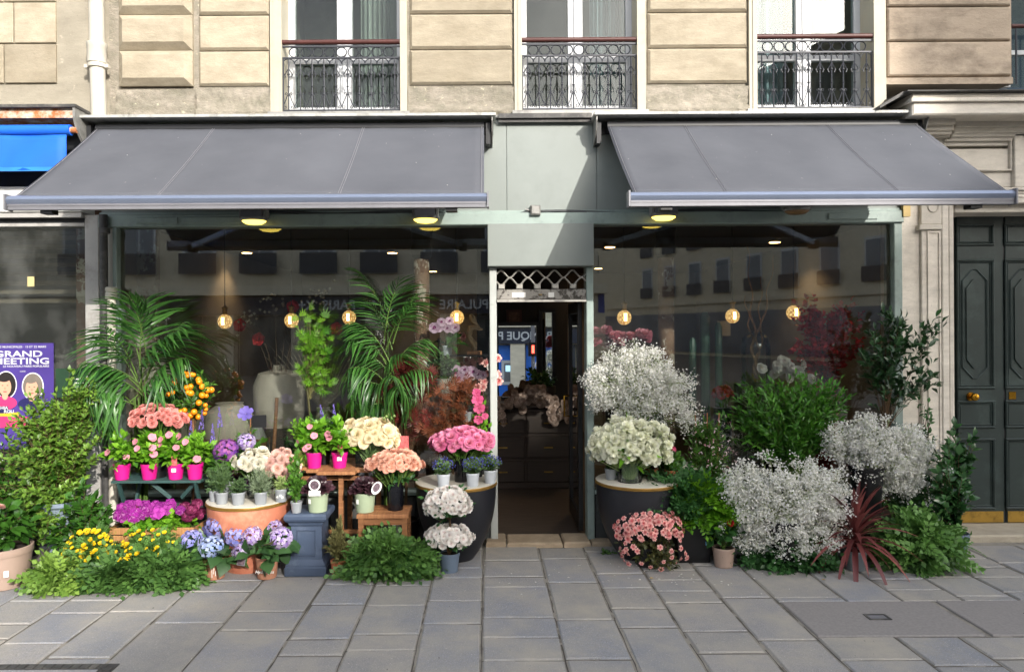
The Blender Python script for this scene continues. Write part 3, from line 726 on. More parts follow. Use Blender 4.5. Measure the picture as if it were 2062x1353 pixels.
sp=P(1814,425,-.06); o=MB().box(xf(1808,425),xf(1822,425),-.085,-.046,zf(444),zf(403)).build('cable_box',paint('box_tan','#c2a76a',.6)); tag(o,'small tan cable box on the wall beside the right window','cable box')
MB().tube([(xf(1820,405),-.06,zf(405)),(xf(1835,396),-.07,zf(398)),(xf(1860,393),-.1,zf(393))],.006,5).build('cable',M['cable'],o) if False else None
# door
YD=.30; dd = thing('double_door','dark green panelled double door with brass knob and kick plates','door',(xf(2020,900),YD,.09))
zt=W(2000,424,YD)[1]; zb=W(2000,1052,YD)[1]
def xd(u): return W(u,800,YD)[0]
def zd(v): return W(1980,v,YD)[1]
Mg=M['green_door']
for li,(a,b_) in enumerate(((1929,2022),(2026,2119))):
    lf=MB().bbox(xd(a),xd(b_),YD,YD+.06,zb,zt,.004).build('door_leaf',Mg,dd)
    off = 0 if li==0 else 97
    def frame(u0_,u1_,v0_,v1_,wd=.022,pr=.02,name='panel_moulding'):
        u0_+=off;u1_+=off; mb=MB(); x0,x1,z0,z1=xd(u0_),xd(u1_),zd(v1_),zd(v0_)
        y0=YD-pr
        for (p,q,r_,s_) in ((x0,x1,z1-wd,z1),(x0,x1,z0,z0+wd),(x0,x0+wd,z0+wd,z1-wd),(x1-wd,x1,z0+wd,z1-wd)): mb.bbox(p,q,y0,YD-.0002,r_,s_,.008)
        return mb.build(name,Mg,lf)
    for (v0_,v1_) in ((450,495),(522,783),(806,862),(882,1025)):
        frame(1926,2002,v0_,v1_); frame(1932,1996,v0_+6,v1_-6,.01,.01)
    # octagonal raised panel
    x0,x1=xd(1934+off),xd(1972+off) if False else xd(1992+off); z0,z1=zd(768),zd(536); cx_=(x0+x1)/2; wv=(x1-x0)/2-.02; hh=.13
    poly=[(cx_-wv,z0+hh),(cx_-.02,z0+.03),(cx_+.02,z0+.03),(cx_+wv,z0+hh),(cx_+wv,z1-hh),(cx_+.02,z1-.03),(cx_-.02,z1-.03),(cx_-wv,z1-hh)]
    pts=[(p[0],YD-.004,p[1]) for p in poly]+[(poly[0][0],YD-.004,poly[0][1])]
    MB().tube(pts,.008,5).build('raised_moulding',Mg,lf)
    q=.7; poly2=[(cx_+(p[0]-cx_)*q,(z0+z1)/2+(p[1]-(z0+z1)/2)*.82) for p in poly]
    MB().prism(poly2,'y',YD-.012,YD-.0003).build('raised_panel',Mg,lf)
    for (a2,b2,c2) in ((1936,768,536),):
        pass
    MB().box(xd(1928+off)+.012,xd(2021+off)-.012,YD-.006,YD-.0002,zb+.005,zd(1029)).build('kick_plate',M['brass_d'],lf)
    if li==0:
        kx,kz=xd(1954),zd(798)
        MB().tube([(kx,YD-.001,kz),(kx,YD-.012,kz)],.04,20).tube([(kx,YD-.0,kz),(kx,YD-.03,kz),(kx,YD-.04,kz),(kx,YD-.06,kz),(kx,YD-.075,kz),(kx,YD-.08,kz)],[.014,.014,.028,.036,.03,.01],20).build('knob',M['brass'],lf,50)
    else:
        MB().bbox(xd(2031),xd(2045),YD-.008,YD-.0002,zd(804),zd(789),.002).build('lock_plate',M['brass'],lf)
MB().box(xd(2022)+.001,xd(2026)-.001,YD+.01,YD+.06,zb,zt).build('meeting_gap',M['dark'],dd)
MB().box(xf(1925,900),xf(2500,900),YD+.061,YD+.5,0,3.0).build('door_backing',M['dark'],dd)
stp=MB().tbox(xf(1900,1060),xf(2500,1060),-.08,YD+.05,-.1,zb-.005,.015).build('door_step',stone_mat('step_stone','#a39b8b','#6b6459',.4,3)); tag(stp,'pale stone step under the green double door','step')
# ================================================================== PLANT TOOLKIT
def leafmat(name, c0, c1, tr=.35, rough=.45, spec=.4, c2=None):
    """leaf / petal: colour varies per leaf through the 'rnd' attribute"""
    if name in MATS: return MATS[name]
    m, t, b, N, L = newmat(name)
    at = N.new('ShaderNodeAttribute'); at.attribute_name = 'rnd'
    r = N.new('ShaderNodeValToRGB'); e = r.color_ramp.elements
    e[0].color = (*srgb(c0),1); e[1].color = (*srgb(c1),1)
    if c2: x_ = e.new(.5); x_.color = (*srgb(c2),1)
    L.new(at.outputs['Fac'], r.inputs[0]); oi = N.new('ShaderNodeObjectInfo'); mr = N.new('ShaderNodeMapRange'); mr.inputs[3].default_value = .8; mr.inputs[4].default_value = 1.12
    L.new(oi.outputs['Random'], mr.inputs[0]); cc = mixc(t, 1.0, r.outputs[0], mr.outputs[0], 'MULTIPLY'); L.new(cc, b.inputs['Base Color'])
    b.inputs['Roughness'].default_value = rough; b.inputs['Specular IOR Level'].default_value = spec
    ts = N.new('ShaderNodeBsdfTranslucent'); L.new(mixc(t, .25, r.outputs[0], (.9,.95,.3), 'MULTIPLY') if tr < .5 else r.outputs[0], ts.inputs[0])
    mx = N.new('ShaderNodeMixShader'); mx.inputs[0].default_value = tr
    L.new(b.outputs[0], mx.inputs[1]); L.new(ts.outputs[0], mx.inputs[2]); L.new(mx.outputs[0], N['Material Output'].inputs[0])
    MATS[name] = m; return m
def norm(a): return a/np.maximum(np.linalg.norm(a, axis=-1, keepdims=True), 1e-9)
def frames(d, n):
    """rotation matrices with local +Y along d and local +Z near n"""
    d = norm(d); x = norm(np.cross(d, n)); z = np.cross(x, d)
    return np.stack([x, d, z], axis=-1)
def inst_arrays(tv, T, R, S):
    S = np.asarray(S); S = S[:,None] if S.ndim == 1 else S
    v = tv[None]*S[:,None,:] if S.shape[1] == 3 else tv[None]*S[:,None,:]
    return np.einsum('nij,nkj->nki', R, v) + T[:,None,:]
def raw_mesh(name, V, loops, starts, totals, mats, rnd=None, mi=None, smooth=True):
    me = bpy.data.meshes.new(name); me.vertices.add(len(V)); me.vertices.foreach_set('co', V.astype(np.float32).ravel())
    me.loops.add(len(loops)); me.loops.foreach_set('vertex_index', loops.astype(np.int32).ravel())
    me.polygons.add(len(starts)); me.polygons.foreach_set('loop_start', starts.astype(np.int32))
    for m in (mats if isinstance(mats,(list,tuple)) else [mats]): me.materials.append(m)
    if mi is not None: me.polygons.foreach_set('material_index', mi.astype(np.int32))
    me.polygons.foreach_set('use_smooth', np.full(len(starts), smooth))
    if rnd is not None:
        a = me.attributes.new('rnd', 'FLOAT', 'POINT'); a.data.foreach_set('value', rnd.astype(np.float32))
    me.update(calc_edges=True); me.validate(); return me
class PB:
    """collects instanced templates into one mesh"""
    def __init__(s): s.V=[]; s.L=[]; s.T=[]; s.R=[]; s.M=[]; s.n=0
    def add(s, tmpl, T, R, S, rnd=None, mi=0):
        tv, tf = tmpl; N_ = len(T)
        if N_ == 0: return s
        T = np.asarray(T, float); S = np.broadcast_to(np.asarray(S, float), (N_,)) if np.ndim(S) < 2 else np.asarray(S)
        v = inst_arrays(tv, T, R, S); nv = len(tv)
        rnd = rng.random(N_) if rnd is None else np.broadcast_to(np.asarray(rnd, float), (N_,))
        s.V.append(v.reshape(-1,3)); s.R.append(np.repeat(rnd, nv))
        for f in tf:
            idx = np.array(f)[None] + (np.arange(N_)*nv)[:,None] + s.n
            s.L.append(idx); s.M.append(np.full(N_, mi))
        s.n += N_*nv; return s
    def tube(s, pts, r0, r1, rnd=.5, mi=0, n=4):
        pts = np.asarray(pts, float); k = len(pts)
        d = np.gradient(pts, axis=0); d = norm(d); ref = np.array([.37,.61,.7])
        e1 = norm(np.cross(d, ref)); e2 = np.cross(d, e1); rr = np.linspace(r0, r1, k)[:,None,None]
        a = np.arange(n)*2*PI/n
        ring = pts[:,None]+ rr*(np.cos(a)[None,:,None]*e1[:,None]+np.sin(a)[None,:,None]*e2[:,None])
        s.V.append(ring.reshape(-1,3)); s.R.append(np.full(k*n, rnd))
        i = np.arange(k-1)[:,None]*n; j = np.arange(n)[None]
        q = np.stack([i+j, i+(j+1)%n, i+n+(j+1)%n, i+n+j], -1).reshape(-1,4)+s.n
        s.L.append(q); s.M.append(np.full(len(q), mi)); s.n += k*n; return s
    def mesh(s, name, mats, smooth=True):
        loops = np.concatenate([x.ravel() for x in s.L]); tot = np.concatenate([np.full(len(x), x.shape[1]) for x in s.L])
        st = np.concatenate([[0], np.cumsum(tot)[:-1]])
        return raw_mesh(name, np.concatenate(s.V), loops, st, tot, mats, np.concatenate(s.R), np.concatenate(s.M) , smooth)
    def build(s, name, mats, parent=None, loc=(0,0,0), smooth=True):
        return put(name, s.mesh(name, mats, smooth), parent, loc)
# --- templates (axis +Y, face +Z)
def leaf_t(w=.25, curl=.12, fold=.06):
    v = np.array([(0,0,0),(-w*.75,.28,fold),(w*.75,.28,fold),(0,.3,0),(-w,.55,fold),(w,.55,fold),(0,.6,-.01),(0,1,-curl)])
    f = [(0,3,1),(0,2,3),(1,3,6,4),(3,2,5,6),(4,6,7),(6,5,7)]
    return v, f
def diamond_t(w=.25, fold=.08): return np.array([(0,0,0),(-w,.45,fold),(w,.45,fold),(0,1,-.05)]), [(0,2,3,1)]
def blade_t(w=.05, droop=.5, n=6):
    """long narrow leaflet bending down"""
    v=[]; f=[]
    for i in range(n+1):
        s=i/n; ww=w*math.sin(PI*min(1,.12+.88*s))**.7 if s<1 else .001
        y=s*(1-droop*.35*s); z=-droop*s*s
        v += [(-ww,y,z+.4*ww),(0,y,z),(ww,y,z+.4*ww)]
    for i in range(n):
        a=i*3; f += [(a,a+1,a+4,a+3),(a+1,a+2,a+5,a+4)]
    return np.array(v), f
def palmate_t(lobes=7, w=.085):
    v=[(0,0,0)]; f=[]
    for k in range(lobes):
        a=(k-(lobes-1)/2)*(2.3/(lobes-1))*1.05; ln=1-.42*abs(k-(lobes-1)/2)/((lobes-1)/2)
        c,s=math.cos(a),math.sin(a)
        def pt(x,y,z): return (x*c+y*s, -x*s+y*c, z)
        n=len(v); v += [pt(-w,.5*ln,.03),pt(w,.5*ln,.03),pt(0,ln,-.12)]
        f.append((0,n+1,n+2,n))
    return np.array(v), f
def spray_t(pairs=7, lw=.12, ll=.3, curl=.25, tip=True):
    """pinnate spray: rachis with leaflet pairs, total length 1"""
    v=[]; f=[]
    def leafl(p, d, n_, L_):
        d=np.array(d)/np.linalg.norm(d); x=np.cross(d,n_); x/=np.linalg.norm(x); i=len(v)
        z=np.array(n_)
        v.extend([p, p+d*L_*.5-x*lw*L_/ .6*.5+z*.02, p+d*L_*.5+x*lw*L_/.6*.5+z*.02, p+d*L_-z*.03]); f.append((i,i+2,i+3,i+1))
    for k in range(pairs):
        s=.16+.8*k/pairs; p=np.array([0,s,-curl*s*s]); L_=ll*(1-.45*abs(s-.45)/.55)
        for sg in (-1,1): leafl(p,(sg*.85,.55,.1),(0,.2,1),L_)
    if tip: leafl(np.array([0,.94,-curl*.88]),(0,1,-.3),(0,.3,1),ll*.8)
    i=len(v); v.extend([np.array([-.008,0,0]),np.array([.008,0,0]),np.array([.004,.96,-curl*.92]),np.array([-.004,.96,-curl*.92])]); f.append((i,i+1,i+2,i+3))
    return np.array(v), f
def blob_t(): return np.array([(1,0,0),(-1,0,0),(0,1,0),(0,-1,0),(0,0,1),(0,0,-1)],float), [(0,2,4),(2,1,4),(1,3,4),(3,0,4),(2,0,5),(1,2,5),(3,1,5),(0,3,5)]
def petal_grid(w, l, cup, roll, nl=3, nw=2, ruff=0):
    """petal leaving the origin along +Y (radial) rising along +Z according to cup; returns v,f"""
    v=[];f=[]
    for i in range(nl+1):
        s=i/nl
        for j in range(nw+1):
            q=(j/nw)*2-1; ww=w*math.sin(PI*(.10+.62*s))
            v.append((q*ww, l*s-.25*l*roll*s*s*0, cup*l*(s**1.6)*0 - .35*l*abs(q)**2*-.6*cup - roll*l*s**3*.5 + ruff*random.uniform(-1,1)*s*l))
    for i in range(nl):
        for j in range(nw):
            a=i*(nw+1)+j; f.append((a,a+1,a+nw+2,a+nw+1))
    return np.array(v),f
def rotz(a): c,s=math.cos(a),math.sin(a); return np.array([[c,-s,0],[s,c,0],[0,0,1]])
def rotx(a): c,s=math.cos(a),math.sin(a); return np.array([[1,0,0],[0,c,-s],[0,s,c]])
def flower_mesh(name, mats, layers, ruff=0.0, seed=0):
    """layers: (n petals, petal length, width, opening angle from vertical, base radius, base height, roll, rnd)"""
    st=random.getstate(); random.seed(seed); pb=PB(); ph=0
    for (n,l,wd,op,br,bh,roll,rv) in layers:
        ph+=.9
        for k in range(n):
            a=ph+2*PI*k/n+random.uniform(-.15,.15); o_=op+random.uniform(-.12,.12)
            tv,tf=petal_grid(wd,l,.8,roll,3,2,ruff)
            Rm=rotz(a)@rotx(PI/2-o_)
            pos=rotz(a)@np.array([0,br,0])+np.array([0,0,bh])
            pb.add((tv,tf),pos[None],Rm[None],np.array([random.uniform(.9,1.08)]),[min(1,max(0,rv+random.uniform(-.15,.15)))])
    random.setstate(st); return pb.mesh(name,mats)
def rose_layers(r):
    return [(3,r*.55,r*.34,.10,r*.06,0,-.1,.95),(4,r*.62,r*.42,.28,r*.12,-.02*r,.1,.85),(5,r*.72,r*.5,.5,r*.16,-.06*r,.25,.65),(6,r*.82,r*.55,.82,r*.18,-.12*r,.4,.45),(7,r*.86,r*.56,1.15,r*.18,-.2*r,.5,.25),(7,r*.85,r*.55,1.5,r*.16,-.28*r,.4,.1)]
def fib_dome(n, lo=-.2, jit=.25):
    i=np.arange(n)+.5; z=1-(1-lo)*i/n; a=i*2.39996+rng.normal(0,jit,n)*.3; z=np.clip(z+rng.normal(0,.03,n),lo,1)
    r=np.sqrt(np.maximum(0,1-z*z)); return np.stack([r*np.cos(a),r*np.sin(a),z],-1)
def dir_rot(d, spin=None):
    """euler turning +Z to d"""
    q=Vector(d).to_track_quat('Z','Y')
    if spin is not None: q = q @ Matrix.Rotation(spin,3,'Z').to_quaternion()
    return q.to_euler()
def heads(parent, name, mesh, pts, dirs, sc=(.9,1.1)):
    for p,d in zip(pts,dirs):
        put(name,mesh,parent,tuple(p),dir_rot(d,random.uniform(0,6.28)),random.uniform(*sc))
def bouquet(parent, name, mesh, c, rad, n, sc=(.9,1.1), lo=-.1, jit=.06, stems=None, stem_to=None):
    d=fib_dome(n,lo); p=np.array(c)+d*np.array(rad)*(1+rng.normal(0,jit,(n,1)))
    nd=norm(d/np.array(rad)+rng.normal(0,.15,(n,3))*np.array([1,1,.5])/np.mean(rad)*.6)
    nd=norm(nd+np.array([0,-.25,.15]))
    heads(parent,name,mesh,p,nd,sc)
    if stems is not None:
        pb=PB(); q=np.array(stem_to)
        for k in range(n):
            e=q+rng.normal(0,.018,3)*np.array([1,1,0]); mid=(p[k]+e)/2+np.array([0,0,-.02])+(np.array(c)-p[k])*.15
            pb.tube([p[k],mid,e],.0035,.004,rng.random())
        pb.build('stem',stems,parent)['kind']='stuff'
    return p
def bez(a,b,c,n):
    t=np.linspace(0,1,n)[:,None]; return (1-t)**2*a+2*t*(1-t)*b+t*t*c
def bush(parent, mats, base, blobs, ntwig, per, tmpl, size, stemr=.004, up=.35, spread=.9, shell=.55, name='foliage', from_t=.35, lift=.15, sizevar=.3, twig_n=None, droop=0.0, rnd_bias=0.0, fill_in=0.0, jit=0.0):
    """twigs grow from base into the blobs [(centre, radii, weight)]; leaves sit along their outer length. local coords"""
    pb=PB(); base=np.array(base,float); wts=np.array([b_[2] for b_ in blobs]); wts=wts/wts.sum()
    T=[];D=[];NN=[];RV=[];SZ=[]
    for k in range(ntwig):
        b_=blobs[rng.choice(len(blobs),p=wts)]; c=np.array(b_[0]); r=np.array(b_[1])
        d=norm(rng.normal(0,1,3)); rad=shell+(1-shell)*rng.random()**.6
        if rng.random()<fill_in: rad*=rng.random()
        tip=c+d*r*rad*(1+.12*rng.normal())
        root=base+rng.normal(0,1,3)*np.array([.25,.25,0])*r*.15
        ctrl=(root+tip)/2+np.array([0,0,lift*np.linalg.norm(tip-root)])+ (c-(root+tip)/2)*.2
        pts=bez(root,ctrl,tip,9)
        if droop: pts[:,2]-=droop*np.linspace(0,1,9)**2*np.linalg.norm(tip-root)
        if stemr and (twig_n is None or k<twig_n): pb.tube(pts,stemr,stemr*.4,.5,1,3)
        tt=from_t+(1-from_t)*rng.random(per)**.7; tt[-1]=1.0
        tw=rng.random()
        for j,s in enumerate(tt):
            i=min(7,int(s*8)); p=pts[i]+(pts[i+1]-pts[i])*(s*8-i); tg=norm(pts[i+1]-pts[i])
            side=norm(np.cross(tg,rng.normal(0,1,3)))
            dd=tg*(1-spread*.5)+side*spread+np.array([0,0,up])*.5
            if j==per-1: dd=tg
            if jit: dd=norm(dd)+rng.normal(0,jit,3)
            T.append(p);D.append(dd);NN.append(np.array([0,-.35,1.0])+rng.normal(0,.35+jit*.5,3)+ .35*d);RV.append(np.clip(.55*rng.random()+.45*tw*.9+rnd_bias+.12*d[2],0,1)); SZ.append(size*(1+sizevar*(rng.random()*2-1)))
    T=np.array(T);pb.add(tmpl,T,frames(np.array(D),np.array(NN)),np.array(SZ),np.array(RV),0)
    o=pb.build(name,mats,parent); o['kind']='stuff'; return o
def frond_mesh(name, mats, length, rise, droop, pairs, ll, lw, ldroop, az=0.0, fold=.5):
    """one feather palm frond starting at origin, heading along azimuth az"""
    pb=PB(); n=14; s=np.linspace(0,1,n)
    r=length*(s*math.cos(rise)+.16*s*s); z=length*(s*math.sin(rise)-droop*s**2.4)
    rx=np.stack([r*math.cos(az),r*math.sin(az),z],-1); pb.tube(rx,.007,.002,.6,1,4)
    side=np.array([-math.sin(az),math.cos(az),0])
    T=[];D=[];NN=[];S=[];RV=[]
    for k in range(pairs):
        q=.30+.70*k/(pairs-1); i=min(n-2,int(q*(n-1))); p=rx[i]+(rx[i+1]-rx[i])*(q*(n-1)-i); tg=norm(rx[i+1]-rx[i])
        L_=ll*(math.sin(PI*(.18+.75*(q-.3)/.7))**.7)*rng.uniform(.9,1.1)
        upv=np.cross(tg,side) if az is not None else np.array([0,0,1]); upv=upv if upv[2]>0 else -upv
        for sg in (-1,1):
            d=side*sg*(.9-.35*(q-.3))+tg*(.35+.55*(q-.3))+upv*fold*rng.uniform(.4,1)+np.array([0,0,min(0,fold)*.5])
            T.append(p);D.append(d+rng.normal(0,.06,3));NN.append(upv+rng.normal(0,.15,3));S.append(L_);RV.append(rng.random())
    pb.add(blade_t(lw,ldroop),np.array(T),frames(np.array(D),np.array(NN)),np.array(S),np.array(RV),0)
    return pb.mesh(name,mats)
# --- pots
def pot_mesh(name, mat, r, h, taper=.78, rim=.18, rimw=.06, n=28, base=None, soil=True, wall=.06):
    rb=r*taper; zr=h*(1-rim)
    prof=[(rb*.96,0),(rb,h*.015),(rb+(r-rb)*.8,zr),(r*(1-rimw*.15),zr),(r,zr+.004),(r*1.01,h-.002),(r*.99,h),(r*(1-wall),h),(r*(1-wall)-.002,h*.88)]
    mb=MB().lathe(prof,0,0,0,n,0,cap=False)
    mb.lathe([(rb*.96,0)],0,0,0,n) if False else None
    mb.add([(rb*.96*math.cos(2*PI*j/n),rb*.96*math.sin(2*PI*j/n),0) for j in range(n)],[tuple(reversed(range(n)))])
    mb.add([((r*(1-wall)-.002)*math.cos(2*PI*j/n),(r*(1-wall)-.002)*math.sin(2*PI*j/n),h*.88) for j in range(n)],[tuple(range(n))],1)
    return mb.mesh(name,[mat,M['soil']],(0,0,0),35)
LEAF=leaf_t(); NARROW=leaf_t(.14,.15,.04); ROUND=leaf_t(.36,.1,.08); DIA=diamond_t(); MAPLE=palmate_t(); SPRAY=spray_t(4,.42,.36,.15); FINE=diamond_t(.1,.02); BLOB=blob_t(); FERN=spray_t(5,.34,.34,.2); NEEDLE=diamond_t(.06,.01)
G=dict(
 shrub=leafmat('leaf_shrub','#2c5218','#86ac42',.3,.4), gloss=leafmat('leaf_glossy','#1d3d14','#4a7a2c',.25,.25,.6), palm=leafmat('leaf_palm','#1c4218','#4f8038',.3,.35,.5),
 bright=leafmat('leaf_bright','#3f7a16','#8cc238',.45,.4), mid=leafmat('leaf_mid','#2c5418','#5f8f34',.35,.4), fern=leafmat('leaf_fern','#2a4f24','#74a050',.35,.45), dark=leafmat('leaf_dark','#1f4420','#4a7840',.3,.4),
 fern_y=leafmat('leaf_fern_yellow','#3f6622','#90b050',.35,.45), grey=leafmat('leaf_greygreen','#5a7050','#a9b898',.25,.6), rosem=leafmat('leaf_rosemary','#2f4c2c','#6c8a56',.2,.6), redm=leafmat('leaf_red_maple','#3a1512','#8a3a34',.4,.45), brownm=leafmat('leaf_brown_maple','#4a2818','#9a5a3a',.4,.45),
 redleaf=leafmat('leaf_deep_red','#a01822','#ea4a4c',.35,.4), cord=leafmat('leaf_cordyline','#4e1f20','#9c5a58',.25,.35,.5), black=leafmat('leaf_aeonium','#1c1016','#4a3038',.1,.35,.5), con=leafmat('leaf_conifer','#4d4a28','#8c8a58',.25,.6),
 stem=leafmat('stem_green','#3f5a24','#5f7d34',.1,.6), wood=leafmat('twig_brown','#4a3826','#6b5338',.0,.8), pale=leafmat('stem_pale','#8fa862','#b8c88a',.3,.5))
# ================================================================== ACROSS THE STREET (seen mirrored in the panes)
YB=-23.7; XC=4.65
bk=thing('bank_building','cream stone corner building with blue bank front across the street','building',(XC,YB,0))
bw=stone_mat('far_limestone','#ddd3bc','#a89c84',.3,.6,bmp=.1)
MB().box(-42,XC,YB-12,YB,3.6,10.4).box(-42,-14,YB-12,YB,-.3,3.6).box(XC-.8,XC,YB-12,YB,-.3,3.6).box(-14,XC,YB-12,YB-.6,-.3,3.6).build('wall',bw,bk)
MB().box(-42,XC+.35,YB-12,YB+.35,3.35,3.75).box(-42,XC+.5,YB-12,YB+.5,10.0,10.5).build('cornice',bw,bk)
MB().box(-14,XC-.9,YB,YB+.12,2.55,3.3).build('fascia',paint('bank_navy','#131b30',.4,var=.05),bk)
for xx in np.arange(-14,XC,3.1): MB().box(xx-.35,xx+.35,YB-.6,YB+.05,-.3,2.55).build('pier',bw,bk)
blu=paint('bank_blue','#1f6fd8',.35,var=.12,scale=1.2)
gz=paint('bank_glazing','#3c4246',.15,var=.25,scale=.8)
for xx in np.arange(-13.6,XC-1,1.55):
    isb=(-.3<xx+.7<3.6)
    MB().bbox(xx+.03,xx+1.52,YB-.55,YB-.5,0,2.5,.02).build('blue_panel' if isb else 'glazed_panel',blu if isb else gz,bk)
wt=emit('letter_white',(.8,.85,.9),.0)
for s_,xx in (('BANQUE POPULAIRE',3.2),('DE PARIS  X+',-4.6)):
    put('lettering',text_mesh(s_,.55,M['white'],.01,.01),bk,(xx-XC,.14,2.75),(PI/2,0,PI))
put('lettering',text_mesh('X+',.7,M['white'],.02,.01),bk,(.32+.0,-1.05,2.6),(PI/2,0,PI/2))
MB().bbox(XC+.001,XC+.3,YB-1.4,YB-.2,2.3,3.4,.05).build('corner_sign',paint('bank_sign','#173f9a',.4),bk)
win_d=paint('far_window_sky_grey','#747b84',.15,var=.2,scale=1.0)  # grey of the reflected sky is mixed into the pane colour
iron_f=paint('far_iron','#4a4b4f',.6)
def far_win(x,y,z,ax,par,w_=1.15,h_=2.1):
    if ax=='y':
        o=MB().box(x-w_/2-.12,x+w_/2+.12,y+.001,y+.07,z-.1,z+h_+.15).build('window',M['white'],par)
        for s_ in (-1,1): MB().box(x+(.04 if s_>0 else -w_/2),x+(w_/2 if s_>0 else -.04),y+.071,y+.08,z,z+h_).build('pane',win_d,o)
        MB().box(x-w_/2-.2,x+w_/2+.2,y+.25,y+.28,z-.1,z+.75).build('balcony_rail',iron_f,o)
    else:
        s0=1 if ax=='+x' else -1
        o=MB().box(min(x+s0*.001,x+s0*.07),max(x+s0*.001,x+s0*.07),y-w_/2-.12,y+w_/2+.12,z-.1,z+h_+.15).build('window',M['white'],par)
        MB().box(min(x+s0*.071,x+s0*.08),max(x+s0*.071,x+s0*.08),y-w_/2,y+w_/2,z,z+h_).build('pane',win_d,o)
        MB().box(min(x+s0*.15,x+s0*.2),max(x+s0*.15,x+s0*.2),y-w_/2-.2,y+w_/2+.2,z-.1,z+.7).build('balcony_rail',iron_f,o)
for fl_ in range(2):
    for k in range(9): far_win(XC-1.6-k*2.5,YB,4.35+fl_*3.4,'y',bk)
    for k in range(4): far_win(XC,YB-1.8-k*2.7,4.35+fl_*3.4,'+x',bk)
atm=thing('cash_machine','pale framed cash machine in the blue bank wall across the street','cash machine',(1.1,YB-.45,.6))
MB().bbox(.72,1.48,YB-.52,YB-.4,.55,1.75,.05).build('surround',M['white'],atm); MB().box(.85,1.35,YB-.399,YB-.39,.7,1.6).build('panel',M['bar_d'],atm); MB().box(.92,1.25,YB-.389,YB-.385,1.2,1.5).build('screen',emit('atm_screen',(.35,.6,.8),.6),atm)
for o_ in atm.children:
    for v_ in o_.data.vertices: pass
SBX,SBY=23.2,YB; sb_=thing('side_building','pale stone building on the far corner of the side street','building',(SBX,SBY,0),None,-.367)
MB().box(SBX,SBX+16,SBY-42,SBY,-.3,18).build('wall',bw,sb_); MB().box(SBX-.4,SBX+16,SBY-42,SBY+.4,17.6,18.0).box(SBX-.15,SBX+16,SBY-42,SBY+.15,3.6,3.9).build('cornice',bw,sb_)
MB().box(SBX,SBX+16,SBY-7.87,SBY,18.001,30).build('added_shade_storeys',bw,sb_)  # unseen storeys added to throw the right portal and wall into shade
MB().box(SBX-.08,SBX-.001,SBY-40,SBY-.5,.2,3.0).build('shop_windows',win_d,sb_)
for fl_ in range(4):
    for k in range(10): far_win(SBX,SBY-2-k*3.0,4.4+fl_*3.2,'-x',sb_)
    for k in range(4): far_win(SBX+1.8+k*2.6,SBY,4.4+fl_*3.2,'y',sb_)
fb_=thing('end_building','pale building closing the end of the side street','building',(10,YB-75,0))
MB().box(-10,34,YB-80,YB-75,-.3,21).build('wall',bw,fb_)
for fl_ in range(6):
    for k in range(9): far_win(4.5+k*2.3,YB-75,1+fl_*3.2,'y',fb_)
sg=thing('pedestrian_signal','grey pole with a red pedestrian signal across the road','traffic signal',(1.5,-12,-.1))
MB().tube([(1.5,-12,-.13),(1.5,-12,3.0)],.06,12).build('pole',M['bar_d'],sg,40); MB().bbox(1.34,1.64,-11.93,-11.8,1.75,2.2,.02).build('housing',M['black'],sg)
MB().box(1.45,1.53,-11.799,-11.79,1.85,2.1).build('red_figure',emit('signal_red',(1,.05,.03),4),sg)
# ================================================================== SHOP INTERIOR
room=paint('room_plaster','#8c8478',.85,var=.12,scale=2)
fl_o=MB().box(-3.3,3.75,.121,6.6,-.05,.02).build('shop_floor',wood_mat('floor_dark','#2e2722','#4a4038',4,(1,8,1))); kind(fl_o,'structure')
ce_o=MB().box(-3.3,3.75,.121,6.6,2.86,2.95).build('shop_ceiling',paint('ceiling_dark','#4a4744',.8,var=.05)); kind(ce_o,'structure')
wl=MB().box(-3.3,3.75,6.6,6.7,.02,2.86).build('shop_back_wall',room); kind(wl,'structure')
wl=MB().box(-3.4,-3.301,.121,6.7,-.05,2.95).build('shop_side_wall_left',room); kind(wl,'structure')
wl=MB().box(3.751,3.85,.121,6.7,-.05,2.95).build('shop_side_wall_right',room); kind(wl,'structure')
pwall=MB().box(-.12,1.0,2.6,2.68,.02,2.86).build('partition_wall',paint('partition_dark','#2a2725',.7)); kind(pwall,'structure')
mirm,t,b,N,L=newmat('mirror_silver'); b.inputs['Base Color'].default_value=(.85,.87,.87,1); b.inputs['Metallic'].default_value=1; b.inputs['Roughness'].default_value=.01
def mirror(u0,u1,v0,v1,label):
    x0,z1=W(u0,v0,2.5); x1,z0=W(u1,v1,2.5); cx,cz=(x0+x1)/2,(z0+z1)/2
    o=thing('wall_mirror',label,'mirror',(cx,2.56,cz)); w_,h_=(x1-x0)/2,(z1-z0)/2
    g=put('mirror_glass',MB().box(-w_,w_,-.004,0,-h_,h_).mesh('mirror_glass',mirm),o); g.rotation_euler=(-.026,0,0)
    f=MB(); 
    for a in ((-w_-.04,w_+.04,h_-.005,h_+.04),(-w_-.04,w_+.04,-h_-.04,-h_+.005),(-w_-.04,-w_+.005,-h_+.006,h_-.006),(w_-.005,w_+.04,-h_+.006,h_-.006)): f.box(a[0],a[1],-.04,.02,a[2],a[3])
    put('frame',f.mesh('frame',M['black']),o)
mirror(1003,1082,655,800,'dark framed mirror in the doorway reflecting the blue bank'); mirror(1092,1114,628,790,'narrow tall mirror beside the larger one in the doorway')
pf=P(1036,640,2.58); fo=thing('picture_frame','small dark framed picture above the doorway mirror','picture',tuple(pf))
MB().box(pf.x-.1,pf.x+.09,2.57,2.599,pf.z-.1,pf.z+.1).build('frame',M['handrail'],fo); MB().box(pf.x-.07,pf.x+.06,2.565,2.5699,pf.z-.07,pf.z+.07).build('picture',paint('print_brown','#6a4a3a',.6,var=.5,scale=20),fo)
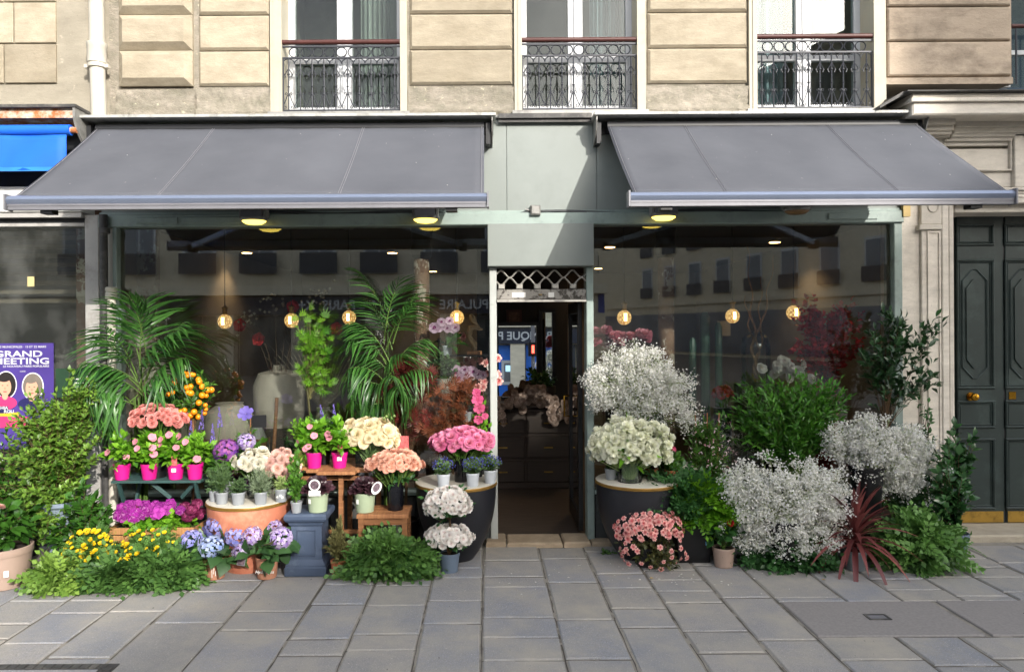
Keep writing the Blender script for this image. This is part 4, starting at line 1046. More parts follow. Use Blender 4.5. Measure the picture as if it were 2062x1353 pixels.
con=thing('console_table','dark wooden counter with drawers inside the doorway','counter',(.45,2.2,.02))
dw=wood_mat('dark_wood','#1f1712','#3a2a20'); MB().bbox(-.1,.98,2.0,2.58,.02,.95,.01).build('body',dw,con); MB().bbox(-.14,1.0,1.95,2.59,.951,.99,.008).build('top',dw,con)
for i in range(2):
    for j in range(3):
        x0=-.07+i*.52; d_=MB().bbox(x0,x0+.5,1.98,2.0,.1+j*.28,.35+j*.28,.008).build('drawer',wood_mat('dark_wood2','#211812','#35271d'),con); MB().tube([(x0+.2,1.97,.22+j*.28),(x0+.3,1.97,.22+j*.28)],.008,6).build('handle',M['brass_d'],d_)
# garland of blush silk flowers on the counter
gm=leafmat('petal_blush','#8f7a70','#cbb5a8',.3,.7)
me_silk=flower_mesh('silk',gm,[(4,.05,.035,.4,.005,0,.2,.8),(6,.06,.04,1.0,.008,-.005,.4,.4),(6,.06,.04,1.45,.008,-.012,.3,.2)],.06,3)
ga=thing('silk_garland','garland of dusky blush silk flowers across the doorway counter','garland',(.45,1.95,1.0))
for k in range(110):
    s=rng.random(); xx=-.46+.92*s; zz=.02+.11*math.cos(s*5.2)**2+rng.normal(0,.05)-(.22*rng.random() if s<.25 else 0)-(.3*rng.random() if s>.8 else 0)
    put('silk_flower',me_silk,ga,(xx,rng.normal(0,.04)-.02,zz),dir_rot((rng.normal(0,.4),-1,rng.normal(.2,.4)),rng.random()*6),rng.uniform(.5,.8))
bw_=P(1100,830,1.6); bo=thing('planter','stoneware bowl planter standing in the dark doorway','planter',(bw_.x,2.2,.991))
put('bowl',MB().lathe([(.1,0),(.13,.03),(.16,.12),(.165,.2),(.15,.2),(.14,.17)],0,0,0,24).mesh('bowl',paint('stoneware','#3a322e',.8),(0,0,0),40),bo)
bush(bo,[G['dark'],G['stem']],(0,0,.18),[((0,0,.28),(.18,.14,.1),1)],30,6,LEAF,.06)
# open glass door leaf
dr=thing('open_glass_door','glass door standing open into the dark shop with brass handle','door',(D1-.03,.11,.03))
xx=D1-.035
f=MB().box(xx-.02,xx+.02,.11,.16,.06,2.1).box(xx-.02,xx+.02,.8,.86,.06,2.1).box(xx-.019,xx+.019,.16,.8,.06,.2).box(xx-.019,xx+.019,.16,.8,2.0,2.1); f.build('frame',M['black'],dr)
MB().box(xx-.003,xx+.003,.16,.8,.2,2.0).build('pane',M['pane'],dr); MB().tube([(xx-.02,.8,1.0),(xx-.07,.8,1.0),(xx-.07,.8,1.2),(xx-.02,.8,1.2)],.009,8).build('handle',M['brass'],dr,50)
# columns
colm,t,b,N,L=newmat('peeling_column')
c=mixc(t,ramp(t,geo_noise(t,5,6,.7,(1,1,.5)),.35,.65),srgb('#5c3f30'),srgb('#8a6a52')); c=mixc(t,ramp(t,geo_noise(t,9,8,.72,(1,1,.6)),.54,.58),c,srgb('#c2b5a4')); L.new(c,b.inputs['Base Color']); b.inputs['Roughness'].default_value=.8
for u,lab in ((849,'round column with peeling brown paint behind the left window'),(1341,'round column with peeling brown paint behind the right window')):
    p=P(u,600,.5); o=thing('column',lab,'column',(p.x,.5,.02),'cast iron columns inside the shop')
    put('shaft',MB().lathe([(.09,0),(.09,.15),(.078,.2),(.074,2.45),(.074,2.5)],0,0,0,24).mesh('shaft',colm,(0,0,0),40),o); put('capital',MB().lathe([(.075,2.501),(.1,2.53),(.1,2.6),(.085,2.66),(.105,2.8),(.12,2.84)],0,0,0,24).mesh('capital',paint('column_dark','#2a2220',.7,var=.2),(0,0,0),40),o)
# pendants
bm_,t,b,N,L=newmat('amber_bulb'); vo=N.new('ShaderNodeTexVoronoi'); vo.inputs['Scale'].default_value=38; vo.feature='DISTANCE_TO_EDGE'
tc=N.new('ShaderNodeTexCoord'); L.new(tc.outputs['Object'],vo.inputs['Vector'])
L.new(ramp(t,vo.outputs['Distance'],.02,.22,(.9,.32,.05),(1.0,.68,.26)),b.inputs['Emission Color']); L.new(ramp(t,vo.outputs['Distance'],.02,.2,(.12,.12,.12),(.55,.55,.55)),b.inputs['Emission Strength'])
b.inputs['Base Color'].default_value=(.5,.25,.06,1); b.inputs['Roughness'].default_value=.1
me_bulb=MB().lathe([(.012,-.064),(.035,-.058),(.056,-.036),(.067,0),(.06,.033),(.042,.056),(.022,.068)],0,0,0,24).mesh('bulb',bm_,(0,0,0),180)
me_fil=MB().lathe([(.012,-.03),(.016,-.02),(.016,.03),(.012,.04)],0,-.056,0,10).mesh('filament',emit('filament',(1,.62,.22),5),(0,0,0),60)
me_sock=MB().lathe([(.02,.066),(.022,.07),(.022,.12),(.03,.125),(.03,.135),(.02,.14),(.008,.15)],0,0,0,16).mesh('socket',M['brass_d'],(0,0,0),40)
pl=[(453,648,.45,463,'far left'),(587,646,.45,463,'second from left'),(703,640,.6,463,'behind the palm right of centre in the left window'),(920,640,.35,463,'beside the column next to the doorway'),(1257,640,.35,457,'nearest the doorway in the right window'),(1475,637,.55,452,'in the middle of the right window'),(1598,630,.5,452,'rightmost in the right window')]
for u,v,y,vc,lab in pl:
    p=P(u,v,y); o=thing('pendant_lamp','glowing amber glass pendant bulb '+lab,'pendant lamp',tuple(p),'amber pendant lamps in the shop windows')
    put('bulb',me_bulb,o); put('filament',me_fil,o); put('socket',me_sock,o); hz=2.855-p.z
    put('cord',MB().tube([(0,0,.15),(0,0,hz-.02)],.004,6).mesh('cord',M['black']),o); put('ceiling_rose',MB().lathe([(.055,hz-.03),(.055,hz)],0,0,0,20).mesh('ceiling_rose',M['bar_d'],(0,0,0),40),o)
dl=emit('downlight',(1,.55,.2),7)
for u,v,lab in ((497,505,'above the left palm'),(790,507,'left of the column'),(872,545,'right of the column'),(1228,498,'near the doorway in the right window'),(1205,541,'low beside the door post'),(1560,490,'above the curly willow')):
    d_=(2.855-CAMH)*FPX/(V0-v); y=min(d_-DIST,6.3); p=P(u,v,y)
    o=thing('downlight','small lit ceiling downlight '+lab,'downlight',(p.x,y,2.84),'ceiling downlights'); put('lens',MB().lathe([(.06,0),(.06,.01)],0,0,0,16).mesh('lens',dl),o); put('ring',MB().lathe([(.075,.005),(.075,.018)],0,0,0,16).mesh('ring',M['zinc']),o)
    sl=bpy.data.lights.new('downlight_beam','SPOT'); sl.energy=9; sl.color=(1,.66,.36); sl.spot_size=2.1; sl.spot_blend=.6; sl.shadow_soft_size=.05; so_=bpy.data.objects.new('downlight_beam',sl); COL.objects.link(so_); so_.parent=o; so_.location=(0,0,-.02)
# ================================================================== FURNITURE ON THE PAVEMENT
tw=wood_mat('teak_wood','#6b4226','#9a6a42',6,(1,1,10)); twh=wood_mat('teak_top','#7a4d2e','#a8764c',6,(10,1,1))
gt_m=paint('table_green','#2f4a48',.5,var=.1)
cer=paint('white_marble_top','#c9c4b6',.4,var=.06,scale=8)
gold=paint('gold_rim','#8f6f35',.4,metal=.5,var=.2)
# green folding table
TX0,TX1=W(223,968,-.62)[0],W(404,968,-.62)[0]; TZ=W(310,968,-.62)[1]
gt=thing('folding_table','green metal folding table carrying the row of four pink pots','table',((TX0+TX1)/2,-.43,0))
for k in range(6): MB().tbox(TX0,TX1,-.62+k*.065,-.62+k*.065+.058,TZ-.018,TZ,.004).build('slat',gt_m,gt)
for s_ in (0,1):
    xx=TX0+.05 if s_==0 else TX1-.05
    MB().obox((xx,-.6,TZ-.02),(xx,-.26,.0),.02,.03).build('leg',gt_m,gt); MB().obox((xx+.025,-.26,TZ-.02),(xx+.025,-.6,.0),.02,.03).build('leg',gt_m,gt)
for a,b_ in (((TX0+.28,TZ-.02),(TX0+.42,TZ-.16)),((TX1-.06,TZ-.02),(TX1-.2,TZ-.16))): MB().obox((a[0],-.55,a[1]),(b_[0],-.5,b_[1]),.02,.03).build('brace',gt_m,gt)
# low bench with wooden crate
bn=thing('low_bench','low black bench behind the yellow flowers holding the crate','bench',(W(290,1095,-.72)[0],-.6,0))
bz=W(300,1094,-.74)[1]; bx0,bx1=W(205,1094,-.74)[0],W(405,1094,-.74)[0]
MB().tbox(bx0,bx1,-.76,-.4,bz-.03,bz,.005).build('top',M['black'],bn)
for xx in (bx0+.03,bx1-.06):
    for yy in (-.74,-.45): MB().box(xx,xx+.03,yy,yy+.03,0,bz-.031).build('leg',M['black'],bn)
cr=thing('wooden_crate','slatted wooden crate planted with magenta geraniums','crate',((bx0+bx1)/2,-.58,bz+.001))
crw=wood_mat('crate_wood','#8a6238','#b5885a',7,(10,1,1)); cx0,cx1=bx0+.03,bx1-.06
for j in range(2): MB().bbox(cx0,cx1,-.73,-.718,bz+.005+j*.06,bz+.057+j*.06,.003).build('slat',crw,cr)
for xx in (cx0,cx1-.012): MB().box(xx,xx+.012,-.717,-.45,bz+.005,bz+.11).build('end_board',crw,cr)
for k in range(6): MB().box(cx0+.02+k*.11,cx0+.04+k*.11,-.735,-.7301,bz+.006,bz+.116).build('batten',crw,cr)
MB().box(cx0+.013,cx1-.013,-.716,-.45,bz+.004,bz+.09).build('soil',M['soil'],cr)
# bowls with round tops
def bowl_table(u0,u1,v,yc,mat,label,n,sq=2.2,basef=.45,zoff=0):
    x0,z=W(u0,v,yc); x1,_=W(u1,v,yc); r=(x1-x0)/2; cx=(x0+x1)/2
    o=thing('bowl_table',label,'table',(cx,yc,0),'round bowl shaped tables')
    H=z-.03; prof=[]
    for i in range(13):
        s=i/12; rr=r*(basef+(.97-basef)*(1-(1-s)**sq)); prof.append((rr,H*s))
    put('bowl',MB().lathe(prof,0,0,0,48).mesh('bowl',mat,(0,0,0),40),o)
    put('gold_rim',MB().lathe([(r*.985,H+.0005),(r,H+.005),(r,H+.012),(r*.985,H+.0155),(r,H+.02),(r*.995,H+.026)],0,0,0,48).mesh('gold_rim',gold,(0,0,0),30),o)
    put('round_top',MB().lathe([(r*.985,H+.0262),(r*.985,H+.030),(r*.97,H+.031)],0,0,0,48).mesh('round_top',cer,(0,0,0),30),o)
    return cx,z+.001,r
blk=paint('bowl_black','#1b1c22',.45,var=.2,grime='#3a3a40',gscale=9,glo=.62,ghi=.8)
BLx,BLz,BLr=bowl_table(836,1001,968,-.42,blk,'black bowl table with pale round top left of the doorway',0,2.4,.42)
BRx,BRz,BRr=bowl_table(1199,1366,965,-.42,blk,'black bowl table with pale round top right of the doorway',1,2.4,.42)
ORx,ORz,ORr=bowl_table(419,584,1003,-.62,paint('bowl_terracotta','#b26c52',.7,var=.1,grime='#d0987a',gscale=3),'terracotta orange bowl table crowded with grey herb pots',2,2.0,.55)
# blue-grey pedestal
PX,PY=W(622,1100,-.74)[0],-.70; pm=paint('pedestal_blue','#3a475c',.55,var=.1,grime='#5a6678',gscale=5)
pd=thing('pedestal','slate blue square pedestal with recessed front panel','pedestal',(PX,PY,0))
def sqstack(prof,parent,name,mat):
    mb=MB(); n=len(prof)
    vs=[];fs=[]
    for h,z in prof: vs+=[(-h,-h,z),(h,-h,z),(h,h,z),(-h,h,z)]
    for i in range(n-1):
        for j in range(4): fs.append((i*4+j,i*4+(j+1)%4,i*4+4+(j+1)%4,i*4+4+j))
    fs+=[(3,2,1,0),tuple(range((n-1)*4,n*4))]
    return put(name,mb.add(vs,fs).mesh(name,mat),parent)
ztp=.468
sqstack([(.158,0),(.158,.06),(.15,.068),(.15,.08),(.128,.105),(.122,.115)],pd,'base',pm); sqstack([(.12,.1151),(.116,.37)],pd,'shaft',pm)
sqstack([(.122,.3701),(.13,.385),(.132,.395),(.15,.41),(.155,.42),(.16,.425),(.16,.45),(.155,ztp-.006),(.15,ztp)],pd,'capital',pm)
mb=MB()
for a in ((-.07,.07,.145,.15),(-.07,.07,.335,.34),(-.07,-.065,.15,.335),(.065,.07,.15,.335)): mb.box(a[0],a[1],-.128,-.1165,a[2],a[3])
put('panel_moulding',mb.mesh('panel_moulding',pm),pd)
# wooden round table
wt_=thing('wooden_table','round wooden slatted table behind the pedestal','table',(W(690,940,-.42)[0],-.38,0)); WX=wt_.location.x; WZ=W(690,945,-.6)[1]
for k in range(7):
    yy=-.31+k*.088; half=math.sqrt(max(.02,.33**2-max(abs(yy),abs(yy+.08))**2))+.01
    put('slat',MB().tbox(-half,half,yy,yy+.082,WZ-.025,WZ,.004).mesh('slat',twh),wt_)
for (a,c_) in ((.02,-.2),(-.28,-.0),(.28,.05),(.0,.26)): put('leg',MB().box(a-.018,a+.018,c_-.018,c_+.018,0,WZ-.026).mesh('leg',tw),wt_)
put('apron',MB().box(-.3,.3,-.192,-.17,WZ-.09,WZ-.06).mesh('apron',tw),wt_); put('stretcher',MB().box(-.3,.3,-.19,-.17,.24,.27).mesh('stretcher',tw),wt_)
# stool
stx0,stz=W(718,1036,-.78); stx1,_=W(822,1036,-.78); so=thing('wooden_stool','small wooden stool with the peach roses on it','stool',((stx0+stx1)/2,-.63,0)); hw=(stx1-stx0)/2
for k in range(3): put('seat_board',MB().tbox(-hw,hw,-.15+k*.101,-.15+k*.101+.099,stz-.03,stz,.005).mesh('seat_board',twh),so)
for a in (-hw+.03,hw-.03):
    for c_ in (-.12,.12): put('leg',MB().box(a-.02,a+.02,c_-.02,c_+.02,0,stz-.031).mesh('leg',tw),so)
put('apron',MB().box(-hw+.05,hw-.05,-.13,-.11,stz-.085,stz-.031).mesh('apron',tw),so); put('apron',MB().box(-hw+.05,hw-.05,.11,.13,stz-.085,stz-.031).mesh('apron',tw),so)
SX=so.location.x
# low plinth boards at far left
pb_=thing('timber_pallet','weathered grey timber boards under the blue planter','pallet',(W(110,1100,-.7)[0],-.6,0)); pw=wood_mat('grey_timber','#4d4843','#75706a',6,(10,1,1))
for k in range(4): MB().tbox(W(60,1100,-.6)[0],W(170,1100,-.6)[0],-.8+k*.13,-.8+k*.13+.12,.05,.08,.004).build('board',pw,pb_)
for xx in (W(65,1100,-.6)[0],W(160,1100,-.6)[0]): MB().box(xx,xx+.05,-.8,-.3,0,.0499).build('bearer',pw,pb_)

# ================================================================== POTS AND PLANTS
pm_pink=paint('pot_pink','#c8187e',.4,var=.05); pm_grey=paint('pot_grey','#85898d',.45,var=.06); pm_white=paint('pot_white','#b4b9be',.45,var=.05); pm_sage=paint('pot_sage','#93a085',.5,var=.05); pm_taupe=paint('pot_taupe','#9a8578',.55,var=.06); pm_blue=paint('pot_slate','#5d6b7c',.5,var=.06); pm_brown=paint('pot_clay','#a07058',.6,var=.08); pm_blk=M['black']; pm_zinc=paint('pot_zinc','#8c959c',.35,metal=.6,var=.1); pm_lime=paint('pot_lime','#a8b860',.5)
tagm=paint('label_white','#d8d8d4',.5,var=.02)
ME={}
def potm(key,mat,r,h,**k):
    kk=(key,round(r,3),round(h,3))
    if kk not in ME: ME[kk]=pot_mesh('pot',mat,r,h,**k)
    return ME[kk]
def K(y): return (y+DIST)/FPX
def plant(name,label,cat,u,v,y,group=None,ground=False):
    """thing whose base is at pixel (u,v) and depth y"""
    if ground: y=GY(v,u)
    x,z=W(u,v,y)
    if ground: z=0.003
    return thing(name,label,cat,(x,y,z),group),K(y)
def tagcard(parent,x,y,z,w_,h_,rz=0,name='price_label',mat=None,tilt=0):
    return put(name,MB().box(-w_/2,w_/2,-.001,.001,-h_/2,h_/2).mesh(name,mat or tagm),parent,(x,y,z),(tilt,0,rz))
printm=paint('tag_print','#b85a5a',.5,var=.5,scale=60); printd=paint('tag_print_dark','#5a4a52',.5,var=.6,scale=60)
# petal materials
PT=dict(pink=leafmat('petal_pink','#cf7088','#e8a4b0',.3,.6), coral=leafmat('petal_coral','#d4807c','#f0b2a8',.3,.6), mag=leafmat('petal_magenta','#8f1f88','#e8b4e4',.3,.6,.3,'#bc4ab0'), mag_d=leafmat('petal_wine','#5e0f38','#b0487c',.3,.6), yel=leafmat('petal_yellow','#d8a800','#f5dc28',.35,.6), hyd=leafmat('petal_hydrangea','#6f78c0','#b4aedc',.35,.6,.3,'#8f92d2'), hyd2=leafmat('petal_hydrangea_mauve','#8a6ab4','#cfc4d8',.35,.6,.3,'#a894c8'), hyd3=leafmat('petal_hydrangea_purple','#6a3a9a','#b86ab0',.35,.6,.3,'#8f55a8'),
 white=leafmat('petal_white','#cfc8b4','#efece2',.3,.6), cream=leafmat('petal_cream','#e0cda8','#f2e8cc',.35,.6), blush=leafmat('petal_blush_rose','#d8a8a0','#f0d4c8',.35,.6), peach=leafmat('petal_peach','#d89a82','#f0c8b4',.35,.6), rose=leafmat('petal_rose_pink','#c8588c','#f0a8c4',.35,.6), azw=leafmat('petal_azalea_white','#e6d0d0','#f4f0ee',.3,.6,.3,'#efeae6'), azp=leafmat('petal_azalea_pink','#d0606a','#f8c4bc',.3,.6), viol=leafmat('petal_violet','#5a4ab0','#a090dc',.3,.6), blue=leafmat('petal_blue','#3a3f9a','#6f74c4',.3,.6), red=leafmat('petal_red','#a01018','#d8302a',.3,.6), tul=leafmat('petal_tulip_white','#c8d4a0','#f6f6ea',.35,.6,.3,'#f0f1de'), gyp=leafmat('petal_gypsophila','#ebeae0','#ffffff',.5,.7), orch=leafmat('petal_orchid','#a8508f','#e4c4dc',.3,.5), orange=leafmat('fruit_orange','#e07a08','#f6a01c',.05,.35,.5))
F=dict(
 rose_cream=flower_mesh('rose',PT['cream'],rose_layers(.062),.01,1), rose_blush=flower_mesh('rose',PT['blush'],rose_layers(.055),.01,2), rose_peach=flower_mesh('rose',PT['peach'],rose_layers(.036),.01,3), rose_pink=flower_mesh('rose',PT['rose'],rose_layers(.06),.02,4), ran_white=flower_mesh('ranunculus',PT['white'],rose_layers(.058),.01,5),
 carn=flower_mesh('carnation',PT['coral'],[(6,.03,.02,.2,.004,0,0,.7),(8,.036,.022,.6,.006,0,.1,.5),(9,.04,.024,1.0,.008,-.004,.2,.4),(10,.042,.024,1.4,.008,-.01,.1,.2)],.09,6), carn_p=flower_mesh('carnation',leafmat('petal_carnation_pink','#c86a80','#eaa8b4',.3,.6),[(6,.035,.024,.2,.004,0,0,.7),(8,.042,.026,.6,.006,0,.1,.5),(9,.048,.028,1.0,.008,-.004,.2,.4),(10,.05,.028,1.4,.008,-.01,.1,.2)],.09,7), carn_r=flower_mesh('carnation',PT['red'],[(6,.03,.02,.2,.004,0,0,.7),(8,.036,.022,.6,.006,0,.1,.5),(9,.04,.024,1.0,.008,-.004,.2,.4)],.09,8),
 azw=flower_mesh('azalea',PT['azw'],[(4,.02,.016,.4,.002,0,.1,.25),(5,.032,.022,.9,.004,0,.2,.6),(6,.038,.025,1.3,.004,-.006,.3,.95)],.08,9), azp=flower_mesh('azalea',PT['azp'],[(3,.02,.008,.3,.002,.004,.1,.1),(5,.034,.014,.7,.004,0,.3,.5),(6,.042,.016,1.15,.004,-.006,.5,.95)],.12,10),
 dip=flower_mesh('dipladenia_flower',PT['pink'],[(5,.036,.026,1.15,.004,.01,.2,.7),(5,.012,.008,.25,.002,0,0,.0)],.03,11), tul=flower_mesh('tulip',PT['tul'],[(4,.055,.02,.15,.006,0,-.1,.75),(6,.06,.022,.45,.01,-.004,.1,.9),(7,.06,.022,.8,.012,-.01,.3,.7),(6,.055,.02,1.2,.012,-.016,.4,.4)],.07,12),
 daisy=flower_mesh('yellow_flower',PT['yel'],[(5,.012,.009,.5,.002,0,.1,.8),(7,.02,.012,1.05,.003,0,.2,.5)],.06,13), clem=flower_mesh('clematis_flower',leafmat('petal_clematis_pink','#a82a5c','#e0709c',.3,.6),[(6,.04,.018,1.3,.004,0,.2,.4),(6,.01,.006,.4,.002,.003,0,1)],.03,14), clem_b=flower_mesh('clematis_flower',PT['viol'],[(6,.045,.018,1.15,.004,0,.25,.5),(6,.01,.006,.4,.002,.003,0,1)],.03,15),
 orch=flower_mesh('orchid_flower',PT['orch'],[(5,.045,.032,1.35,.004,0,.1,.85),(3,.02,.014,.6,.002,.004,.2,.0)],.02,16), poppy=flower_mesh('poppy',PT['red'],[(4,.05,.045,.7,.004,0,.1,.6),(5,.055,.045,1.2,.006,-.004,.3,.3)],.05,17))
def hyd_mesh(mat,seed,r=.085,n=120):
    d=fib_dome(n,-.55); d=norm(d+rng.normal(0,.06,d.shape)); q=[];fs=[]
    for k in range(4):
        c,s=math.cos(k*PI/2),math.sin(k*PI/2)
        i=len(q)
        for (a,b_,z) in ((0,0,0),(-.5,.55,.12),(0,1,.05),(.5,.55,.12)): q.append((a*c+b_*s,-a*s+b_*c,z))
        fs.append((i,i+3,i+2,i+1))
    R=frames(np.cross(d,rng.normal(0,1,d.shape)),d+rng.normal(0,.25,d.shape)); pb=PB()
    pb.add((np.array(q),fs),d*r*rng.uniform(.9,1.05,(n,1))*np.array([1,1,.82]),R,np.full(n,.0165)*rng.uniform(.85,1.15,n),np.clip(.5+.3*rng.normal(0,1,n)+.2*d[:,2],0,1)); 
    return pb.mesh('hydrangea_head',mat)
H1=hyd_mesh(PT['hyd'],1); H2=hyd_mesh(PT['hyd2'],2); H3=hyd_mesh(PT['hyd3'],3); H4=hyd_mesh(leafmat('petal_hydrangea_blue','#7f94cc','#bcc8e4',.35,.6),4)
def ger_mesh(mat,r=.05,n=26,fs_=.022):
    d=fib_dome(n,-.1); q=[];f_=[]
    for k in range(5):
        a=k*2*PI/5; c,s=math.cos(a),math.sin(a); i=len(q)
        for (x_,y_,z) in ((0,0,0),(-.5,.6,.1),(0,1.05,.02),(.5,.6,.1)): q.append((x_*c+y_*s,-x_*s+y_*c,z+random.uniform(-.08,.12)))
        f_.append((i,i+3,i+2,i+1))
    pb=PB(); pb.add((np.array(q),f_),d*r*np.array([1,1,.75]),frames(np.cross(d,rng.normal(0,1,d.shape)),d),np.full(n,fs_)*rng.uniform(.8,1.2,n)); return pb.mesh('geranium_head',mat)
GM1=ger_mesh(PT['mag'],.038,11,.048); GM2=ger_mesh(PT['mag_d'],.042,22,.024); GR=ger_mesh(leafmat('petal_geranium_pink','#b02a58','#e06a8c',.3,.6),.03,16,.015)

# ---- far left shrubs
o,k=plant('leafy_shrub','tall small leaved shrub in the ribbed blue grey planter at left','shrub',122,1093,-.62); o.location.z=.081; 
rz_=[(.085,0),(.1,.01),(.1,.03),(.075,.05),(.07,.08),(.1,.34),(.125,.40),(.15,.42),(.155,.45),(.14,.45),(.13,.42)]
vs=MB(); n=40; prof=rz_
pv=[];pf_=[]
for i,(r,z) in enumerate(prof):
    for j in range(n):
        rr=r*(1+(.045*(j%2) if 3<=i<=5 else 0)); pv.append((rr*math.cos(2*PI*j/n),rr*math.sin(2*PI*j/n),z))
for i in range(len(prof)-1):
    for j in range(n): pf_.append((i*n+j,i*n+(j+1)%n,(i+1)*n+(j+1)%n,(i+1)*n+j))
pf_.append(tuple(range((len(prof)-1)*n,len(prof)*n)))
put('planter',vs.add(pv,pf_).mesh('planter',paint('planter_blue','#7f8c9c',.5,var=.08)),o)
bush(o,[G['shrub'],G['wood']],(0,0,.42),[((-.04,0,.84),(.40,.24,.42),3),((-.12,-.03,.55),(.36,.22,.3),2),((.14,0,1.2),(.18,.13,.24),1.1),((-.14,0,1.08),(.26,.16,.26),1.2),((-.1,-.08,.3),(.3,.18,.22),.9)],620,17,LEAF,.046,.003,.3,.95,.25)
o,k=plant('camellia','glossy camellia bush in a small brown pot beside the ribbed planter','shrub',170,1118,-.8); o.location.z=.003
put('pot',potm('b',pm_brown,.09,.15),o)
bush(o,[G['gloss'],G['wood']],(0,0,.12),[((.03,0,.42),(.17,.15,.30),2),((-.08,0,.3),(.2,.12,.16),1)],70,10,leaf_t(.3,.15,.08),.07,.004,.3,.9,.2)
o,k=plant('rhododendron','dark glossy rhododendron in a large tan pot at the left edge','shrub',8,1178,0,ground=True)
put('pot',potm('t',pm_taupe,.19,.29,taper=.82),o); tagcard(o,.12,-.155,.13,.03,.045,.6)
bush(o,[G['gloss'],G['wood']],(0,0,.27),[((-.04,0,.44),(.21,.17,.15),2)],46,8,leaf_t(.26,.2,.06),.1,.005,.2,.9,.25)
put('bud',F['rose_blush'],o,(.05,-.1,.6),(-.5,0,0),.5)
o,k=plant('jasmine_bush','dense climbing bush with glossy leaves at the left edge','shrub',45,1090,-.55); o.location.z=.003
put('pot',potm('bl',pm_blk,.13,.2),o)
bush(o,[G['gloss'],G['wood']],(0,0,.18),[((-.05,-.02,.55),(.25,.18,.36),2),((-.22,0,.75),(.2,.16,.3),1),((-.1,0,.3),(.26,.16,.2),1)],170,12,LEAF,.055,.003,.3,.9,.25)
# ---- kentia palms
def palm(name,label,u,v,y,n,L0,L1,LL,seed,potmat,HS=.4):
    global rng
    save=rng; rng=np.random.default_rng(seed); o,k=plant(name,label,'palm',u,v,y)
    z0=o.location.z; o.location.z=.02 if y>0 else .003; zb=z0-o.location.z
    put('pot',potm('palm'+str(seed),potmat,.16,.3),o)
    pb=PB()
    for i in range(9): a=i*2.4; pb.tube(bez(np.array([.03*math.cos(a),.03*math.sin(a),.26]),np.array([.05*math.cos(a),.05*math.sin(a),zb*.6]),np.array([.06*math.cos(a),.06*math.sin(a),zb]),6),.011,.008,.6)
    pb.build('stem',G['stem'],o)
    for i in range(n):
        f=i/n; az=(0 if i%2 else PI)+rng.normal(-.35 if i%2 else .35,.4); ln=(L1-(L1-L0)*f)*rng.uniform(.88,1.08); ri=1.42-.85*f+rng.normal(0,.09); dr=.12+.5*f; hz=HS*(1-f)*rng.uniform(.6,1.05)
        m_=frond_mesh('frond',[G['palm'],G['stem']],ln,ri,dr,14,LL*rng.uniform(.85,1.1),.029,.55+.6*f,az,.35-.8*f); put('frond',m_,o,(rng.normal(0,.03),rng.normal(0,.02),zb-.12+hz)); put('frond_stalk',MB().tube([(0,0,.25),(rng.normal(0,.02),0,zb*.6),(0,0,zb-.12+hz)],.006,5).mesh('frond_stalk',G['stem']),o)
    rng=save; return o
palm('kentia_palm','large kentia palm with drooping fronds at the left end of the shop',285,800,-.24,18,.4,.72,.38,3,pm_blk,.45)
palm('kentia_palm','large dark kentia palm in front of the column',782,800,-.2,19,.3,.64,.3,9,M['white'],.72)
# big single leaf hanging low at left
# ---- calamondin
o,k=plant('orange_tree','small citrus tree with orange fruit beside the left palm','fruit tree',385,900,-.33); o.location.z=.003; zz=W(385,900,-.33)[1]
put('pot',potm('ct',M['terracotta'],.1,.18),o); put('trunk',MB().tube([(0,0,.15),(.01,0,.7),(0,0,zz+.2)],.009,8).mesh('trunk',G['wood']),o)
put('stake',MB().tube([(.02,-.01,.15),(.02,-.01,zz+.35)],.006,6).mesh('stake',tw),o)
cz=W(385,790,-.33)[1]
bush(o,[G['mid'],G['wood']],(0,0,zz+.1),[((0,0,cz),(.19,.15,.2),1)],60,9,LEAF,.05,.003,.3,.9,.3)
me_or=PB().add(BLOB,np.zeros((1,3)),np.eye(3)[None],[.001]).mesh('x',PT['orange'])
me_or=MB().lathe([(.004,-.024),(.016,-.019),(.024,-.006),(.024,.006),(.016,.019),(.004,.023)],0,0,0,12).mesh('orange',paint('fruit_skin','#e88a0c',.35,var=.08),(0,0,0),180)
for i in range(34):
    a=rng.normal(0,1,3); a/=np.linalg.norm(a); a[1]=-abs(a[1]); put('orange',me_or,o,(a[0]*.18,a[1]*.14,cz+a[2]*.19-.03),(0,0,0),rng.uniform(.75,1.1))
# ---- coral carnations
def vase(parent,r,h,mat,name='vase',z=0): return put(name,MB().lathe([(r*.9,z),(r*.94,z+h*.05),(r,z+h),(r*.92,z+h),(r*.9,z+h*.6)],0,0,0,28).mesh(name,mat,(0,0,0),40),parent)
o,k=plant('carnation_bouquet','dome of coral carnations in a black vase behind the pink pots','bouquet',318,958,-.46); zt_=W(318,842,-.46)[1]-o.location.z; o.location.z=TZ
vase(o,.07,.26,pm_blk); zt_=W(318,848,-.4)[1]-TZ
bouquet(o,'carnation',F['carn'],(0,0,zt_),(.215,.14,.13),75,(.6,.85),-.05,.06,G['stem'],(0,0,.2))
tagcard(o,0,-.15,zt_+.05,.06,.03,0,'price_label',pm_blk)
